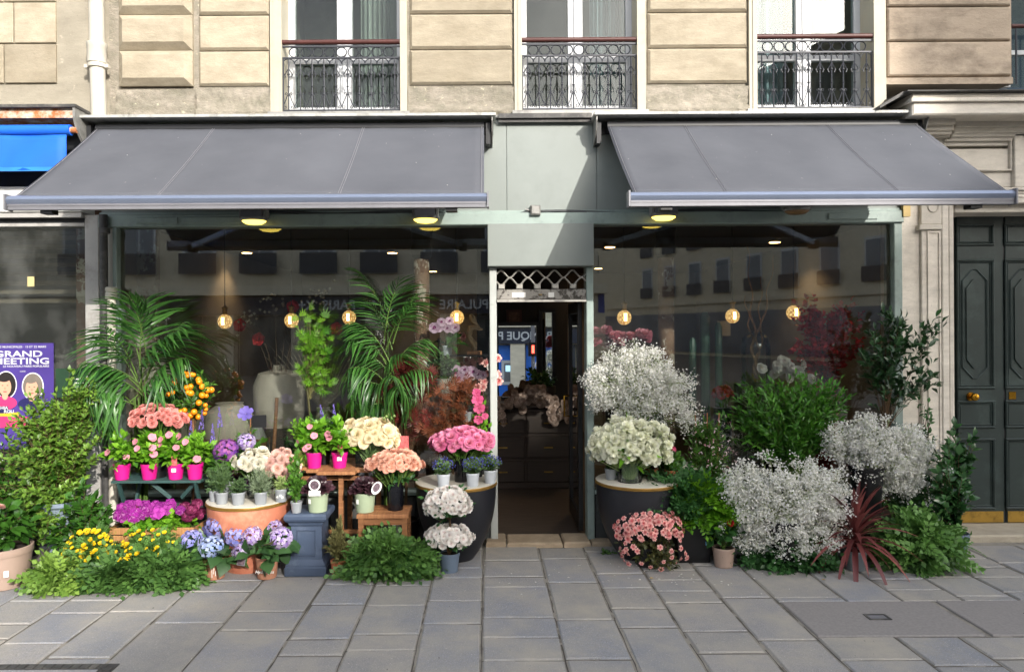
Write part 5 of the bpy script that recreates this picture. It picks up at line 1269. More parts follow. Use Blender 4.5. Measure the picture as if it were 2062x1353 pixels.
# ---- pink pots with dipladenia
def dipla(u,v,y,label,zt,nf=4,tag_=False):
    o,k=plant('dipladenia',label,'potted plant',u,v,y,'dipladenia in pink pots'); o.location.z=zt+.001
    put('pot',potm('pk',pm_pink,.066,.125,taper=.76),o)
    bush(o,[G['bright'],G['stem']],(0,0,.11),[((rng.normal(0,.01),0,.235),(.125,.1,.13),1)],44,6,leaf_t(.3,.12,.08),.068,.003,.35,.9,.35)
    for i in range(nf):
        a=rng.uniform(-2.8,-.3); put('flower',F['dip'],o,(.11*math.cos(a),.1*math.sin(a),.22+rng.uniform(-.06,.15)),dir_rot((math.cos(a)*.6,-.8,.4)),rng.uniform(.55,.75))
    if tag_: tagcard(o,.02,-.072,.155,.042,.075,.1,'plant_tag',printm); tagcard(o,.012,-.066,.08,.035,.03,.1)
    return o
for u,lab,nf,tg in ((246,'leftmost pink pot of dipladenia on the green table',2,0),(301,'second pink pot of dipladenia from the left on the green table',6,0),(354,'pink pot of dipladenia with a flower tag and barcode',4,1),(393,'rightmost pink pot of dipladenia on the green table',4,0)): dipla(u,964,-.55,lab,TZ,nf,tg)
for u,lab,nf,tg in ((633,'pink pot of dipladenia at the left of the wooden table',5,0),(684,'pink pot of dipladenia with tag on the wooden table',2,1)): dipla(u,942,-.52,lab,WZ,nf,tg)
# ---- geraniums in the crate (parts of crate)
bush(cr,[G['bright'],G['stem']],(0,0,.08),[((0,-.05,.13),(.33,.16,.09),1)],130,7,ROUND,.05,.002,.5,.9,.2)
for i in range(34):
    x_=rng.uniform(-.32,.22); put('geranium_head',GM1,cr,(x_,rng.uniform(-.17,.04),.235+rng.uniform(-.035,.04)),dir_rot((rng.normal(0,.45),-.7,.7+rng.normal(0,.3))),rng.uniform(.55,1.0))
for i in range(9):
    x_=rng.uniform(.2,.33) if i<7 else -.2; put('geranium_head',GM2,cr,(x_,rng.uniform(-.17,0),.22+rng.uniform(-.03,.06)),dir_rot((rng.normal(0,.3),-.7,.7)),rng.uniform(.8,1.1))
# ---- yellow flowers
for u,v,lab,nf,w_ in ((183,1150,'yellow flowered plant in a terracotta pot, the left one',62,.15),(300,1150,'yellow flowered plant in a terracotta pot, the sparser right one',34,.2)):
    o,k=plant('yellow_daisy_plant',lab,'potted plant',u,v,-.93,'yellow flowered plants'); o.location.z=.003
    put('pot',potm('tc',M['terracotta'],.065,.12),o)
    bush(o,[G['fern'],G['stem']],(0,0,.1),[((.0,0,.21),(w_,.14,.14),1)],120,6,FERN,.07,.002,.4,.8,.3)
    for i in range(nf):
        d=norm(rng.normal(0,1,3)); d[2]=abs(d[2]); d[1]=-abs(d[1]); put('flower',F['daisy'],o,(d[0]*(w_+.04),d[1]*.14,.2+d[2]*.2-.02),dir_rot((d[0]*.4,-.6,.8)),rng.uniform(.6,.95))
# ---- greenery bunches on the ground
tealt=paint('tray_teal','#2a6a66',.3,var=.1)
def greenery(label,u,v,w_,d_,h_,mat,n=120,y=None,tray=True,size=.15,tm=None,fern=SPRAY):
    o,k=plant('cut_greenery',label,'greenery',u,v,y if y else -.9,'bunches of cut greenery',ground=(y is None)); o.location.z=.003
    if tray:
        mb=MB(); r0,r1=w_*.55,w_*.6
        mb.box(-r0,r0,-d_*.5,d_*.5,0,.01).box(-r0,r0,-d_*.5,-d_*.5+.008,.0101,.07).box(-r0,r0,d_*.5-.008,d_*.5,.0101,.07).box(-r0,-r0+.008,-d_*.49,d_*.49,.0101,.07).box(r0-.008,r0,-d_*.49,d_*.49,.0101,.07)
        put('tray',mb.mesh('tray',tm or tealt),o)
    bush(o,[mat,G['stem']],(0,0,.03),[((0,0,h_*.5),(w_,d_,h_*.55),1)],n,4,fern,size,.002,.15,.75,.45,droop=.12,lift=.3,from_t=.4,jit=.45)
    return o
greenery('pale green leafy cuttings in a teal tray at the left foreground',128,1183,.21,.13,.15,G['fern_y'],110)
greenery('mid green leafy cuttings under the yellow flowers',235,1180,.2,.13,.15,G['fern'],110)
greenery('darker leafy cuttings spilling toward the hydrangeas',335,1178,.22,.13,.2,G['fern'],120)
greenery('dense green leafy cuttings in a glass tray below the wooden stool',782,1158,.30,.14,.24,G['fern'],200,tm=M['pane'])
greenery('dark green leafy cuttings under the middle gypsophila cloud',1590,1138,.30,.14,.2,G['dark'],170)
greenery('green leafy cuttings behind the red cordyline at right',1850,1140,.30,.2,.36,G['fern'],260)
# ---- hydrangeas
def hydrangea(u,v,label,hs,script,pot_=pm_brown):
    o,k=plant('hydrangea',label,'potted plant',u,v,0,'potted hydrangeas',ground=True)
    put('pot',potm('hy',pot_,.085,.16,taper=.82),o)
    bush(o,[leafmat('leaf_hydrangea','#1f3f20','#4d7040',.25,.4),G['stem']],(0,0,.14),[((0,-.02,.22),(.17,.14,.09),1)],16,3,leaf_t(.36,.2,.06),.13,.004,.1,.9,.5)
    for (hx,hy,hz,s_,me) in hs: put('hydrangea_head',me,o,(hx,hy,hz),dir_rot((hx*2,-.6,.8)),s_)
    if script: put('script_lettering',text_mesh('Hydrangea',.032,tagm,.0003,.0005,'CENTER',.3),o,(.005,-.083,.055),(PI/2-.08,0,0))
    else:
        for j in range(3):
            tagcard(o,.02+.022*(j-1)*.6,-.078,.075-.02*abs(j-1),.004,.06-.012*j,.2,'pot_print')
    return o
hydrangea(433,1163,'blue and lilac hydrangea in a clear brown pot, the left one',[(-.16,-.04,.29,1.0,H1),(0,.03,.37,1.05,H1),(.02,-.12,.27,1.0,H4),(.165,-.02,.32,.95,H1)],0)
hydrangea(538,1162,'mauve and cream hydrangea in a clay pot with script lettering',[(-.09,-.06,.33,.85,H2),(.12,-.05,.31,1.0,H2),(-.17,-.06,.22,.8,H2),(.04,.06,.36,.7,H2)],1)
dark_t=thing('plant_tag','tilted black framed plant tag between the two hydrangeas','tag',(W(487,1122,-.95)[0],-.95,W(487,1122,-.95)[1]))
put('card',MB().box(-.03,.03,-.002,.002,-.06,.06).mesh('card',M['bar_d']),dark_t,(0,0,0),(0,.15,0)); put('border',MB().box(-.024,.024,-.004,-.0021,-.054,.054).mesh('border',printd),dark_t,(0,0,0),(0,.15,0))
# ---- herb pots on the orange bowl
def herb(u,v,y,label,leaf,size,spec,rz=.05,h=.09,n=70,per=12,blobr=(.07,.06,.09),bz=.16,zt=None,potmat=None,name='herb_pot',cat='potted herb',grp='herb pots'):
    o,k=plant(name,label,cat,u,v,y,grp); o.location.z=zt if zt else ORz
    put('pot',potm('hg',potmat or pm_grey,rz,h),o)
    bush(o,[leaf,G['stem']],(0,0,h*.85),[((0,0,bz),blobr,1)],n,per,spec,size,.002,.5,.6,.3,from_t=.2)
    return o
herb(432,1003,-.72,'trailing green herb at the left rim of the orange bowl',G['rosem'],.035,NARROW,.042,.085,50,10,(.06,.06,.1))
herb(447,1004,-.80,'tall rosemary in a grey pot on the orange bowl',G['rosem'],.026,NEEDLE,.05,.09,120,26,(.085,.07,.13),.2)
herb(480,1007,-.83,'thyme with white ranunculus behind in a grey pot',G['rosem'],.016,DIA,.052,.095,130,24,(.07,.065,.07),.13)
herb(525,1005,-.82,'silver lavender in a grey pot on the orange bowl',G['grey'],.034,NEEDLE,.052,.095,110,22,(.085,.07,.1),.17)
o=herb(566,1000,-.74,'yellow green herb in a grey pot with white star pattern',G['pale'],.02,DIA,.052,.1,100,16,(.055,.05,.06),.13)
for a in (-1.9,-1.4,-1.1): put('white_star',MB().prism([(.013*(1 if i%2 else .5)*math.cos(i*PI/5),.013*(1 if i%2 else .5)*math.sin(i*PI/5)) for i in range(10)],'z',0,.001).mesh('white_star',tagm),o,(.0515*math.cos(a)*.93,.0515*math.sin(a)*.93,.05+.01*math.sin(a*7)),(PI/2,0,a+PI/2))
herb(597,1030,-.80,'ivy climbing from a grey pot on the pedestal',G['mid'],.04,ROUND,.044,.085,50,6,(.06,.05,.19),.26,ztp+.001,name='ivy',cat='potted plant',grp=None)
# aeoniums
def aeonium(u,v,y,zt,label,tagl):
    o,k=plant('black_aeonium',label,'succulent',u,v,y,'black aeoniums in sage pots'); o.location.z=zt+.001
    put('pot',potm('ae',pm_sage,.082,.15,taper=.84),o); tagcard(o,-.045,-.072,.09,.022,.035,-.5)
    tmp=[]
    for (dx,dy,dz,s_) in ((0,0,.2,1.1),(-.05,-.03,.175,.85),(.05,-.03,.175,.85),(0,.05,.18,.85),(-.07,.03,.17,.6),(.075,.02,.17,.6)): put('rosette',F_aeo,o,(dx,dy,dz),dir_rot((dx*5,dy*5-.4,1)),s_)
    if tagl:
        put('round_tag',MB().tube([(0,-.001,0),(0,.001,0)],.044,24).mesh('round_tag',tagm),o,(0,-.1,.22),(0,0,0)); put('tag_print',MB().tube([(0,-.002,0),(0,-.0011,0)],.033,24).mesh('tag_print',printd),o,(0,-.1,.22)); tagcard(o,0,-.1,.158,.09,.04,0,'tag_base')
    else:
        put('oval_tag',MB().lathe([(.035,-.001),(.035,.001)],0,0,0,20).mesh('oval_tag',tagm),o,(.105,-.09,.2),(PI/2,.5,.2),(1,1.5,1)); put('tag_print',MB().lathe([(.024,-.0005),(.024,.0015)],0,0,0,20).mesh('tag_print',printd),o,(.105,-.0915,.205),(PI/2,.5,.2),(1,1.5,1))
F_aeo=flower_mesh('rosette',G['black'],[(5,.03,.014,.3,.004,.01,0,.2),(7,.05,.019,.75,.006,.005,-.1,.5),(9,.07,.023,1.1,.008,0,-.1,.6),(10,.085,.026,1.45,.008,-.006,-.05,.8)],.0,21)
aeonium(640,1030,-.76,ztp,'dark purple aeonium with round photo tag on the pedestal',1); aeonium(735,1033,-.68,stz,'dark purple aeonium with tilted oval tag on the stool',0)
# ---- cut flowers on the orange bowl
o,k=plant('ranunculus_bouquet','white ranunculus bunch behind the herb pots','bouquet',513,985,-.6,'bouquets'); o.location.z=ORz; vase(o,.07,.16,M['pane']); bouquet(o,'ranunculus',F['ran_white'],(0,-.02,W(513,935,-.65)[1]-ORz),(.13,.09,.1),28,(.5,.95),-.2,.1,G['stem'],(0,0,.05))
o,k=plant('rose_bouquet','pale pink roses beside the white ranunculus','bouquet',566,985,-.55,'bouquets'); o.location.z=ORz; vase(o,.06,.16,M['pane']); bouquet(o,'rose',F['rose_blush'],(.01,-.02,W(568,945,-.6)[1]-ORz),(.13,.1,.14),38,(.5,.9),-.3,.1,G['stem'],(0,0,.05))
o,k=plant('hydrangea','purple hydrangea above the rosemary','potted plant',457,980,-.58); o.location.z=ORz; put('pot',potm('hg2',pm_grey,.06,.11),o); zz=W(457,907,-.6)[1]-ORz
put('hydrangea_head',H3,o,(0,-.02,zz),dir_rot((0,-.6,.8)),1.15); put('hydrangea_head',H2,o,(.14,.05,zz+.06),dir_rot((0.3,-.6,.8)),.85)
bush(o,[G['mid'],G['stem']],(0,0,.1),[((0,0,zz-.09),(.12,.1,.08),1)],22,4,leaf_t(.34,.15,.05),.09)
# veronica / clematis behind
def spike_mesh(mat,h=.14,r=.017,n=90):
    pb=PB(); z=rng.random(n); a=rng.random(n)*6.28; rr=r*(1-.85*z); T=np.stack([rr*np.cos(a),rr*np.sin(a),z*h],-1); pb.add(BLOB,T,np.repeat(np.eye(3)[None],n,0),np.full(n,.0055)*(1.1-.5*z),rng.random(n)); return pb.mesh('flower_spike',mat)
SPK=spike_mesh(PT['viol'])
def veronica(u,v,y,zt,label,spk,w_=.13,grp='violet veronica plants'):
    o,k=plant('veronica',label,'potted plant',u,v,y,grp); o.location.z=zt; put('pot',potm('vr',pm_blk,.06,.11),o); zz=spk
    bush(o,[G['mid'],G['stem']],(0,0,.1),[((0,0,.26),(w_,.1,.13),1)],60,9,NARROW,.065,.003,.5,.7,.3)
    for (du,vv) in spk:
        x_,z_=W(u+du,vv,y-.03); put('flower_spike',SPK,o,(x_-o.location.x,-.03,z_-o.location.z-.1),(rng.normal(0,.06),rng.normal(0,.06),0),(1.1,1.1,1.15)); 
        put('spike_stem',MB().tube([(du*k*.4,0,.15),(x_-o.location.x,-.03,z_-o.location.z-.09)],.003,5).mesh('spike_stem',G['stem']),o)
veronica(424,945,-.42,.55,'violet veronica spikes between the pink pots and the vase',[(-19,840),(19,835),(-40,862),(4,868)],.17)
veronica(652,905,-.36,WZ,'violet veronica spikes behind the wooden table',[(-2,830),(22,828),(-19,862)],.14)
o,k=plant('clematis','violet clematis on a cane behind the white ranunculus','potted plant',505,960,-.45); o.location.z=.5; put('pot',potm('cl',pm_grey,.07,.14),o); put('cane',MB().tube([(0,0,.1),(0,0,.66)],.005,6).mesh('cane',tw),o)
bush(o,[G['mid'],G['stem']],(0,0,.12),[((0,0,.36),(.14,.1,.17),1)],46,6,LEAF,.07); put('flower',F['clem_b'],o,(0,-.1,W(505,832,-.5)[1]-.5),(PI/2-.5,0,0),1.35); put('flower',F['clem_b'],o,(-.1,-.08,.28),(PI/2-.3,0,.3),.8)
tagcard(o,.06,.02,.62,.12,.1,.2,'plant_tag',pm_blk)
# ---- wooden table: glass vase bouquet, lime shrubs
gl=glass_mat('vase_glass',(.86,.92,.88),1.45,0,1.5,.01)
o,k=plant('ranunculus_bouquet','large cream ranunculus bouquet in a square glass vase','bouquet',745,940,-.42,'bouquets'); o.location.z=WZ+.001
put('glass_vase',MB().box(-.1,.1,-.1,.1,0,.008).box(-.1,.1,-.1,-.095,.0081,.2).box(-.1,.1,.095,.1,.0081,.2).box(-.1,-.095,-.0949,.0949,.0081,.2).box(.095,.1,-.0949,.0949,.0081,.2).mesh('glass_vase',gl),o)
bouquet(o,'ranunculus',F['rose_cream'],(0,-.02,W(743,885,-.48)[1]-WZ),(.22,.15,.15),64,(.5,.92),-.15,.06,G['pale'],(0,0,.03))
for i in range(5): put('bud',MB().lathe([(.004,-.012),(.013,0),(.006,.014)],0,0,0,10).mesh('bud',G['pale'],(0,0,0),60),o,(.12+.02*i,-.03+.01*i,.38+.015*(i%3)))
o,k=plant('box_plant','small bright green box plant in a lime pot','potted plant',612,905,-.40); o.location.z=WZ+.001; put('pot',potm('lm',pm_lime,.07,.13),o); bush(o,[G['bright'],G['stem']],(0,0,.11),[((0,0,.26),(.12,.1,.15),1)],90,12,LEAF,.028,.002,.5,.7,.3)
o,k=plant('lime_maple','slender lime green maple behind the wooden table','potted tree',624,960,-.2); o.location.z=.003; put('pot',potm('mp',pm_blk,.13,.22),o)
zz=[W(624,v,-.2)[1] for v in (850,780,700,650)]
pbm=MB().tube([(0,0,.2),(.01,0,zz[0]),(-.02,0,zz[1]),(.02,0,zz[2]),(0,0,zz[3])],[.012,.011,.009,.006,.003],8); put('trunk',pbm.mesh('trunk',G['con']),o)
bush(o,[leafmat('leaf_lime_maple','#3f7a14','#86b838',.45,.45),G['con']],(0,0,zz[1]-.1),[((0,0,W(0,755,-.2)[1]),(.19,.12,.17),1.3),((.06,0,W(0,700,-.2)[1]),(.14,.1,.12),.8),((-.02,.05,W(0,670,-.2)[1]),(.2,.1,.16),1.0)],52,5,palmate_t(7,.055),.075,.003,.1,.9,.3)
# ---- peach roses in black vase on stool
o,k=plant('rose_bouquet','peach spray roses in a tall black vase on the stool','bouquet',796,1025,-.62,'bouquets'); o.location.z=stz+.001; vase(o,.068,.225,paint('vase_black','#0e0f14',.15,var=.1))
bouquet(o,'rose',F['rose_peach'],(0,-.02,W(795,938,-.66)[1]-stz),(.205,.15,.11),95,(.6,1.1),-.1,.06,G['stem'],(0,0,.1))
bush(o,[G['dark'],G['stem']],(0,0,.2),[((0,0,.27),(.15,.12,.06),1)],26,5,LEAF,.05)
# ---- japanese maples
for u,v,y,lab,mt,bl in ((815,900,-.18,'dark red japanese maple behind the peach roses',G['redm'],[(800,800,.17,.13),(830,845,.2,.12),(850,760,.12,.1),(815,740,.08,.08)]),(915,905,-.16,'brown red japanese maple behind the pink roses',G['brownm'],[(905,800,.2,.14),(925,850,.22,.1),(870,870,.14,.1),(930,780,.14,.08)])):
    o,k=plant('red_maple',lab,'potted tree',u,v,y,'japanese maples'); o.location.z=.003; put('pot',potm('rm',pm_blk,.12,.25),o); put('trunk',MB().tube([(0,0,.22),(.02,0,.7),(-.01,0,1.1)],[.014,.011,.006],8).mesh('trunk',G['wood']),o)
    bush(o,[mt,G['wood']],(0,0,.6),[((W(a,b_,y)[0]-o.location.x,-.03,W(a,b_,y)[1]),(rx,.1,rz_),1) for a,b_,rx,rz_ in bl],70,5,palmate_t(7,.05),.085,.003,-.1,.9,.2)
o,k=plant('seedling_card','small rose photo card standing beside the cream bouquet','tag',812,890,-.42); tagcard(o,0,0,0,.09,.1,0,'card',printm)
put('holder',MB().box(-.05,.05,-.01,.02,-.065,-.05).mesh('holder',tw),o); put('stake',MB().tube([(0,.005,-.065),(0,.005,-.3)],.004,6).mesh('stake',tw),o)
# ---- small conifer, white azalea
o,k=plant('small_conifer','small brownish conifer in a weathered terracotta pot','potted plant',682,1160,0,ground=True); put('pot',potm('sc',M['terracotta'],.06,.125),o)
bush(o,[G['con'],G['wood']],(0,0,.1),[((0,0,.22),(.09,.08,.13),2),((0,0,.36),(.04,.04,.1),.7)],110,26,FINE,.034,.002,.9,.5,.2,lift=.3)
o,k=plant('white_azalea','two tiered white azalea topiary in a slate pot','potted shrub',905,1150,0,ground=True); put('pot',potm('wa',pm_blue,.08,.145,taper=.8),o); put('trunk',MB().tube([(0,0,.12),(.01,0,.3),(0,0,.5)],.008,8).mesh('trunk',G['wood']),o)
z1,z2=W(905,1088,-.85)[1],W(897,1020,-.85)[1]
bush(o,[G['dark'],G['wood']],(0,0,.14),[((0,0,z1-.02),(.16,.13,.07),1)],60,7,LEAF,.04); bush(o,[G['dark'],G['wood']],(0,0,.4),[((-.01,0,z2),(.17,.14,.12),1)],80,7,LEAF,.04)
def azal(o,mesh,c,rad,n,lo,sc): 
    d=fib_dome(n,lo); d=norm(d+rng.normal(0,.12,d.shape)); 
    heads(o,'blossom',mesh,np.array(c)+d*np.array(rad)*(1+rng.normal(0,.07,(n,1))),d+np.array([0,-.3,.1]),sc)
azal(o,F['azw'],(-.01,0,z2),(.165,.14,.12),120,-.45,(.6,.9)); azal(o,F['azw'],(0,0,z1),(.165,.13,.08),80,-.4,(.6,.9))
# ---- black bowl left: lithodora pots, pink roses
def litho(u,v,y,label): 
    o=herb(u,v,y,label,G['rosem'],.026,NARROW,.053,.105,70,14,(.08,.07,.06),.15,BLz,pm_white,'lithodora','potted plant','blue flowered pots on the black bowl')
    pb=PB(); d=fib_dome(60,-.2); pb.add(BLOB,np.array([0,0,.16])+d*np.array([.085,.075,.065])*rng.uniform(.85,1.15,(60,1)),np.repeat(np.eye(3)[None],60,0),np.full(60,.0065)); pb.build('blue_flowers',PT['blue'],o)['kind']='stuff'
litho(893,968,-.66,'blue lithodora in a white pot, the left one on the black bowl'); litho(952,967,-.63,'blue lithodora in a white pot, the middle one on the black bowl'); litho(987,962,-.52,'blue lithodora in a white pot with label near the doorway')
o,k=plant('rose_bouquet','bright pink garden roses in a black vase left of the doorway','bouquet',928,965,-.45,'bouquets'); o.location.z=BLz; vase(o,.055,.22,MATS['vase_black']); bouquet(o,'rose',F['rose_pink'],(.02,-.03,W(935,893,-.5)[1]-BLz),(.23,.15,.11),52,(.48,.9),-.15,.07,G['stem'],(0,0,.1))
bush(o,[G['mid'],G['stem']],(0,0,.2),[((.02,0,.26),(.16,.12,.05),1)],20,4,LEAF,.06)
o,k=plant('clematis','magenta clematis climbing a stake beside the doorway','potted plant',962,955,-.25); o.location.z=BLz; put('pot',potm('cm',pm_blk,.05,.09),o); hh=W(962,790,-.25)[1]-BLz; put('cane',MB().tube([(0,0,.05),(.0,0,hh)],.004,6).mesh('cane',tw),o)
bush(o,[G['bright'],G['stem']],(0,0,.1),[((.02,0,hh*.5),(.08,.06,hh*.45),1)],36,6,LEAF,.05)
for (du,vv,s_) in ((0,805,1.1),(3,822,1.1),(2,845,.9),(14,838,.7),(-2,790,.8),(20,880,.5)): x_,z_=W(962+du,vv,-.3); put('flower',F['clem'],o,(x_-o.location.x,-.05,z_-BLz),(PI/2-.2,0,rng.normal(0,.3)),s_)
# ================================================================== RIGHT HAND DISPLAY
o,k=plant('tulip_bouquet','big white double tulip bouquet in a low glass vase','bouquet',1268,958,-.5,'bouquets'); o.location.z=BRz+.001
put('glass_vase',MB().lathe([(.098,0),(.1,.004),(.1,.16),(.096,.16),(.096,.008)],0,0,0,32).mesh('glass_vase',gl,(0,0,0),40),o)
bouquet(o,'tulip',F['tul'],(0,0,W(1268,905,-.55)[1]-BRz),(.28,.18,.2),190,(.55,.85),-.35,.13,G['pale'],(0,0,.02))
bush(o,[G['bright'],G['stem']],(0,0,.1),[((0,0,.25),(.26,.17,.16),1)],24,4,NARROW,.12)
herb(1231,953,-.42,'grey pot with a small plant half hidden by the tulips',G['mid'],.04,LEAF,.055,.09,16,5,(.07,.05,.08),.14,BRz,name='potted_plant',cat='potted plant',grp=None)
o,k=plant('geranium','pink geranium in a small terracotta pot beside the tulips','potted plant',1352,953,-.4); o.location.z=BRz; put('pot',potm('tg',M['terracotta'],.055,.07),o); bush(o,[G['mid'],G['stem']],(0,0,.06),[((0,0,.14),(.08,.07,.08),1)],26,5,ROUND,.055)
for (a,b_) in ((-.02,.27),(.0,.24),(-.03,.25)): put('geranium_head',GR,o,(a,-.02,b_),(0,0,0),1)
for (u,lab) in ((1312,'small terracotta pot behind the tulip vase'),):
    o,k=plant('terracotta_pot',lab,'pot',u,952,-.32); o.location.z=BRz; put('pot',potm('tg',M['terracotta'],.055,.07),o)
# gypsophila clouds
def gyps(label,u,v,y,base_v,blobs,n_tw,per,zb,vess):
    o,k=plant('gypsophila',label,'bouquet',u,v,y,'white gypsophila clouds'); cx=o.location.x; o.location.z=zb
    if vess=='bucket': put('bucket',MB().lathe([(.1,0),(.105,.01),(.13,.34),(.14,.345),(.14,.37),(.125,.37),(.12,.3)],0,0,0,28).mesh('bucket',pm_blk,(0,0,0),40),o); base=(0,0,.35)
    else:
        base=(0,0,.42)
        for dx in (-.17,-.07,.05,.15): put('glass_cylinder',MB().lathe([(.05,0),(.052,.004),(.052,.5),(.05,.5),(.05,.01)],0,0,0,20).mesh('glass_cylinder',gl,(0,0,0),40),o,(dx,.02*(dx>0),0))
    bl=[]
    for (bu,bv,ru,rv,wt2) in blobs:
        x_,z_=W(bu,bv,y); bl.append(((x_-cx,0,z_-zb),(ru*k,ru*k*.6,rv*k),wt2))
    pb=PB(); st=PB(); wts=np.array([b_[2] for b_ in bl]); wts/=wts.sum(); T=[]
    # sprays: tiny florets in uneven clumps at the ends of fine branching stems
    clumps=[]
    for i in range(max(60,n_tw//4)):
        b_=bl[rng.choice(len(bl),p=wts)]; d=norm(rng.normal(0,1,3)); d[1]=-abs(d[1])*.9 if rng.random()<.65 else d[1]
        r=(.42+.6*rng.random()**.6)*(1+.07*rng.normal()); c=np.array(b_[0])+d*np.array(b_[1])*r; clumps.append((c,d,rng.uniform(.03,.065)))
        sub=np.array(b_[0])*.6+np.array(base)*.4; st.tube(bez(np.array(base),sub,c,6),.0022,.001,rng.random(),0,3)
    for i in range(n_tw):
        c,d,cr_=clumps[rng.integers(len(clumps))]; q=rng.normal(0,1,3); tip=c+q*cr_*.8*np.array([1,.8,.8])+np.array([0,0,-.02*rng.random()])
        st.tube(bez(c-d*.06,c,tip,4),.0012,.0007,rng.random(),0,3)
        m_=int(per*rng.uniform(.5,1.4))
        for q in rng.normal(0,.02,(m_,3)):
            T.append(tip+q)
            if rng.random()<.12: st.tube(np.stack([tip-d*.015,tip+q]),.0007,.0006,rng.random(),0,3)
    T=np.array(T); n=len(T); R=frames(rng.normal(0,1,(n,3)),rng.normal(0,1,(n,3)))
    q=[];f_=[]
    for kk in range(5):
        a=kk*2*PI/5; c_,s_=math.cos(a),math.sin(a); i=len(q)
        for (x_,y_,z_) in ((0,0,0),(-.55,.6,.35),(0,1.1,.3),(.55,.6,.35)): q.append((x_*c_+y_*s_,-x_*s_+y_*c_,z_))
        f_.append((i,i+3,i+2,i+1))
    pb.add((np.array(q),f_),T,R,rng.uniform(.0045,.0095,n)); pb.build('floret_cloud',PT['gyp'],o)['kind']='stuff'; st.build('stem',G['pale'],o)['kind']='stuff'
    return o
gyps('round white gypsophila cloud above the white tulips',1290,870,-.28,0,[(1282,768,98,64,3),(1218,775,48,48,1),(1352,795,44,50,1),(1382,840,18,32,.35),(1285,728,66,26,.8),(1290,822,50,24,.5)],980,19,BRz+.0,'glass')
for q_ in bpy.data.objects:
    pass
gyps('large white gypsophila cloud in a black bucket behind the cordyline',1575,1130,-.72,0,[(1565,1005,102,78,3.4),(1640,1005,68,74,2),(1500,975,48,42,1),(1600,1078,85,38,1.2),(1530,1070,45,30,.6)],1350,20,.003,'bucket')
gyps('white gypsophila cloud in a tall black bucket near the stone pilaster',1745,1060,-.42,0,[(1770,900,92,64,3),(1840,930,46,62,1.5),(1692,890,36,36,.7),(1810,965,55,30,.8)],1000,20,.36,'bucket')
pl_=thing('wooden_crate','dark wooden crate lifting the right gypsophila bucket','crate',(W(1745,1060,-.42)[0],-.42,0)); 
for s_ in (-1,1):
    for j in range(3): put('slat',MB().box(-.2,.2,s_*.16-.008,s_*.16+.008,.02+j*.12,.11+j*.12).mesh('slat',dw),pl_)
put('lid_board',MB().box(-.2,.2,-.17,.17,.345,.36).mesh('lid_board',dw),pl_)
# pink azalea
o,k=plant('pink_azalea','sprawling coral pink azalea in front of the right black bowl','potted shrub',1305,1138,0,ground=True); put('pot',potm('pa',pm_blk,.1,.15),o)
bush(o,[leafmat('leaf_azalea','#2c3a20','#6a6a3c',.3,.45),G['wood']],(0,0,.1),[((0,0,.22),(.24,.2,.2),2),((.08,-.08,.06),(.14,.1,.1),.8)],130,8,LEAF,.04,.003,.3,.9,.3)
azal(o,F['azp'],(0,0,.27),(.25,.2,.19),190,-.05,(.45,.72)); azal(o,F['azp'],(.02,-.05,.16),(.26,.2,.16),60,-.7,(.35,.55))
# fern bucket
o,k=plant('fern_bucket','square black bucket of dark and bright green fern cuttings','greenery',1400,1135,0,ground=True); o.location.y+=.14
put('bucket',MB().prism([(-.14,-.14),(.14,-.14),(.14,.14),(-.14,.14)],'z',0,.001).mesh('x',pm_blk) if False else MB().add([(-.12,-.12,0),(.12,-.12,0),(.12,.12,0),(-.12,.12,0),(-.15,-.15,.3),(.15,-.15,.3),(.15,.15,.3),(-.15,.15,.3),(-.13,-.13,.3),(.13,-.13,.3),(.13,.13,.3),(-.13,.13,.3),(-.12,-.12,.2),(.12,-.12,.2),(.12,.12,.2),(-.12,.12,.2)],[(3,2,1,0),(0,1,5,4),(1,2,6,5),(2,3,7,6),(3,0,4,7),(4,5,9,8),(5,6,10,9),(6,7,11,10),(7,4,8,11),(8,9,13,12),(9,10,14,13),(10,11,15,14),(11,8,12,15),(12,13,14,15)]).mesh('bucket',pm_blk),o)
tagcard(o,.1,-.1365,.17,.035,.055,0,'blue_sticker',paint('sticker_blue','#4a8ac0',.4)).rotation_euler=(-.1,0,0)
bush(o,[G['dark'],G['stem']],(0,0,.25),[((-.12,0,.5),(.26,.2,.15),1)],120,5,FERN,.17,.002,.2,.7,.4,droop=.1,jit=.35)
bush(o,[G['bright'],G['stem']],(0,0,.25),[((.12,-.05,.46),(.2,.16,.15),1)],100,5,FERN,.16,.002,.1,.7,.4,droop=.15,jit=.35)
# small red anthurium
o,k=plant('red_anthurium','small plant with one red flower in a taupe pot','potted plant',1457,1140,0,ground=True); put('pot',potm('ra',pm_taupe,.085,.15,taper=.8),o); bush(o,[G['dark'],G['stem']],(0,0,.12),[((.01,0,.24),(.12,.1,.12),1)],22,4,ROUND,.08,.003,.1,.9,.3); put('flower',F['carn_r'],o,(.02,-.1,.36),dir_rot((0,-1,.4)),.6)
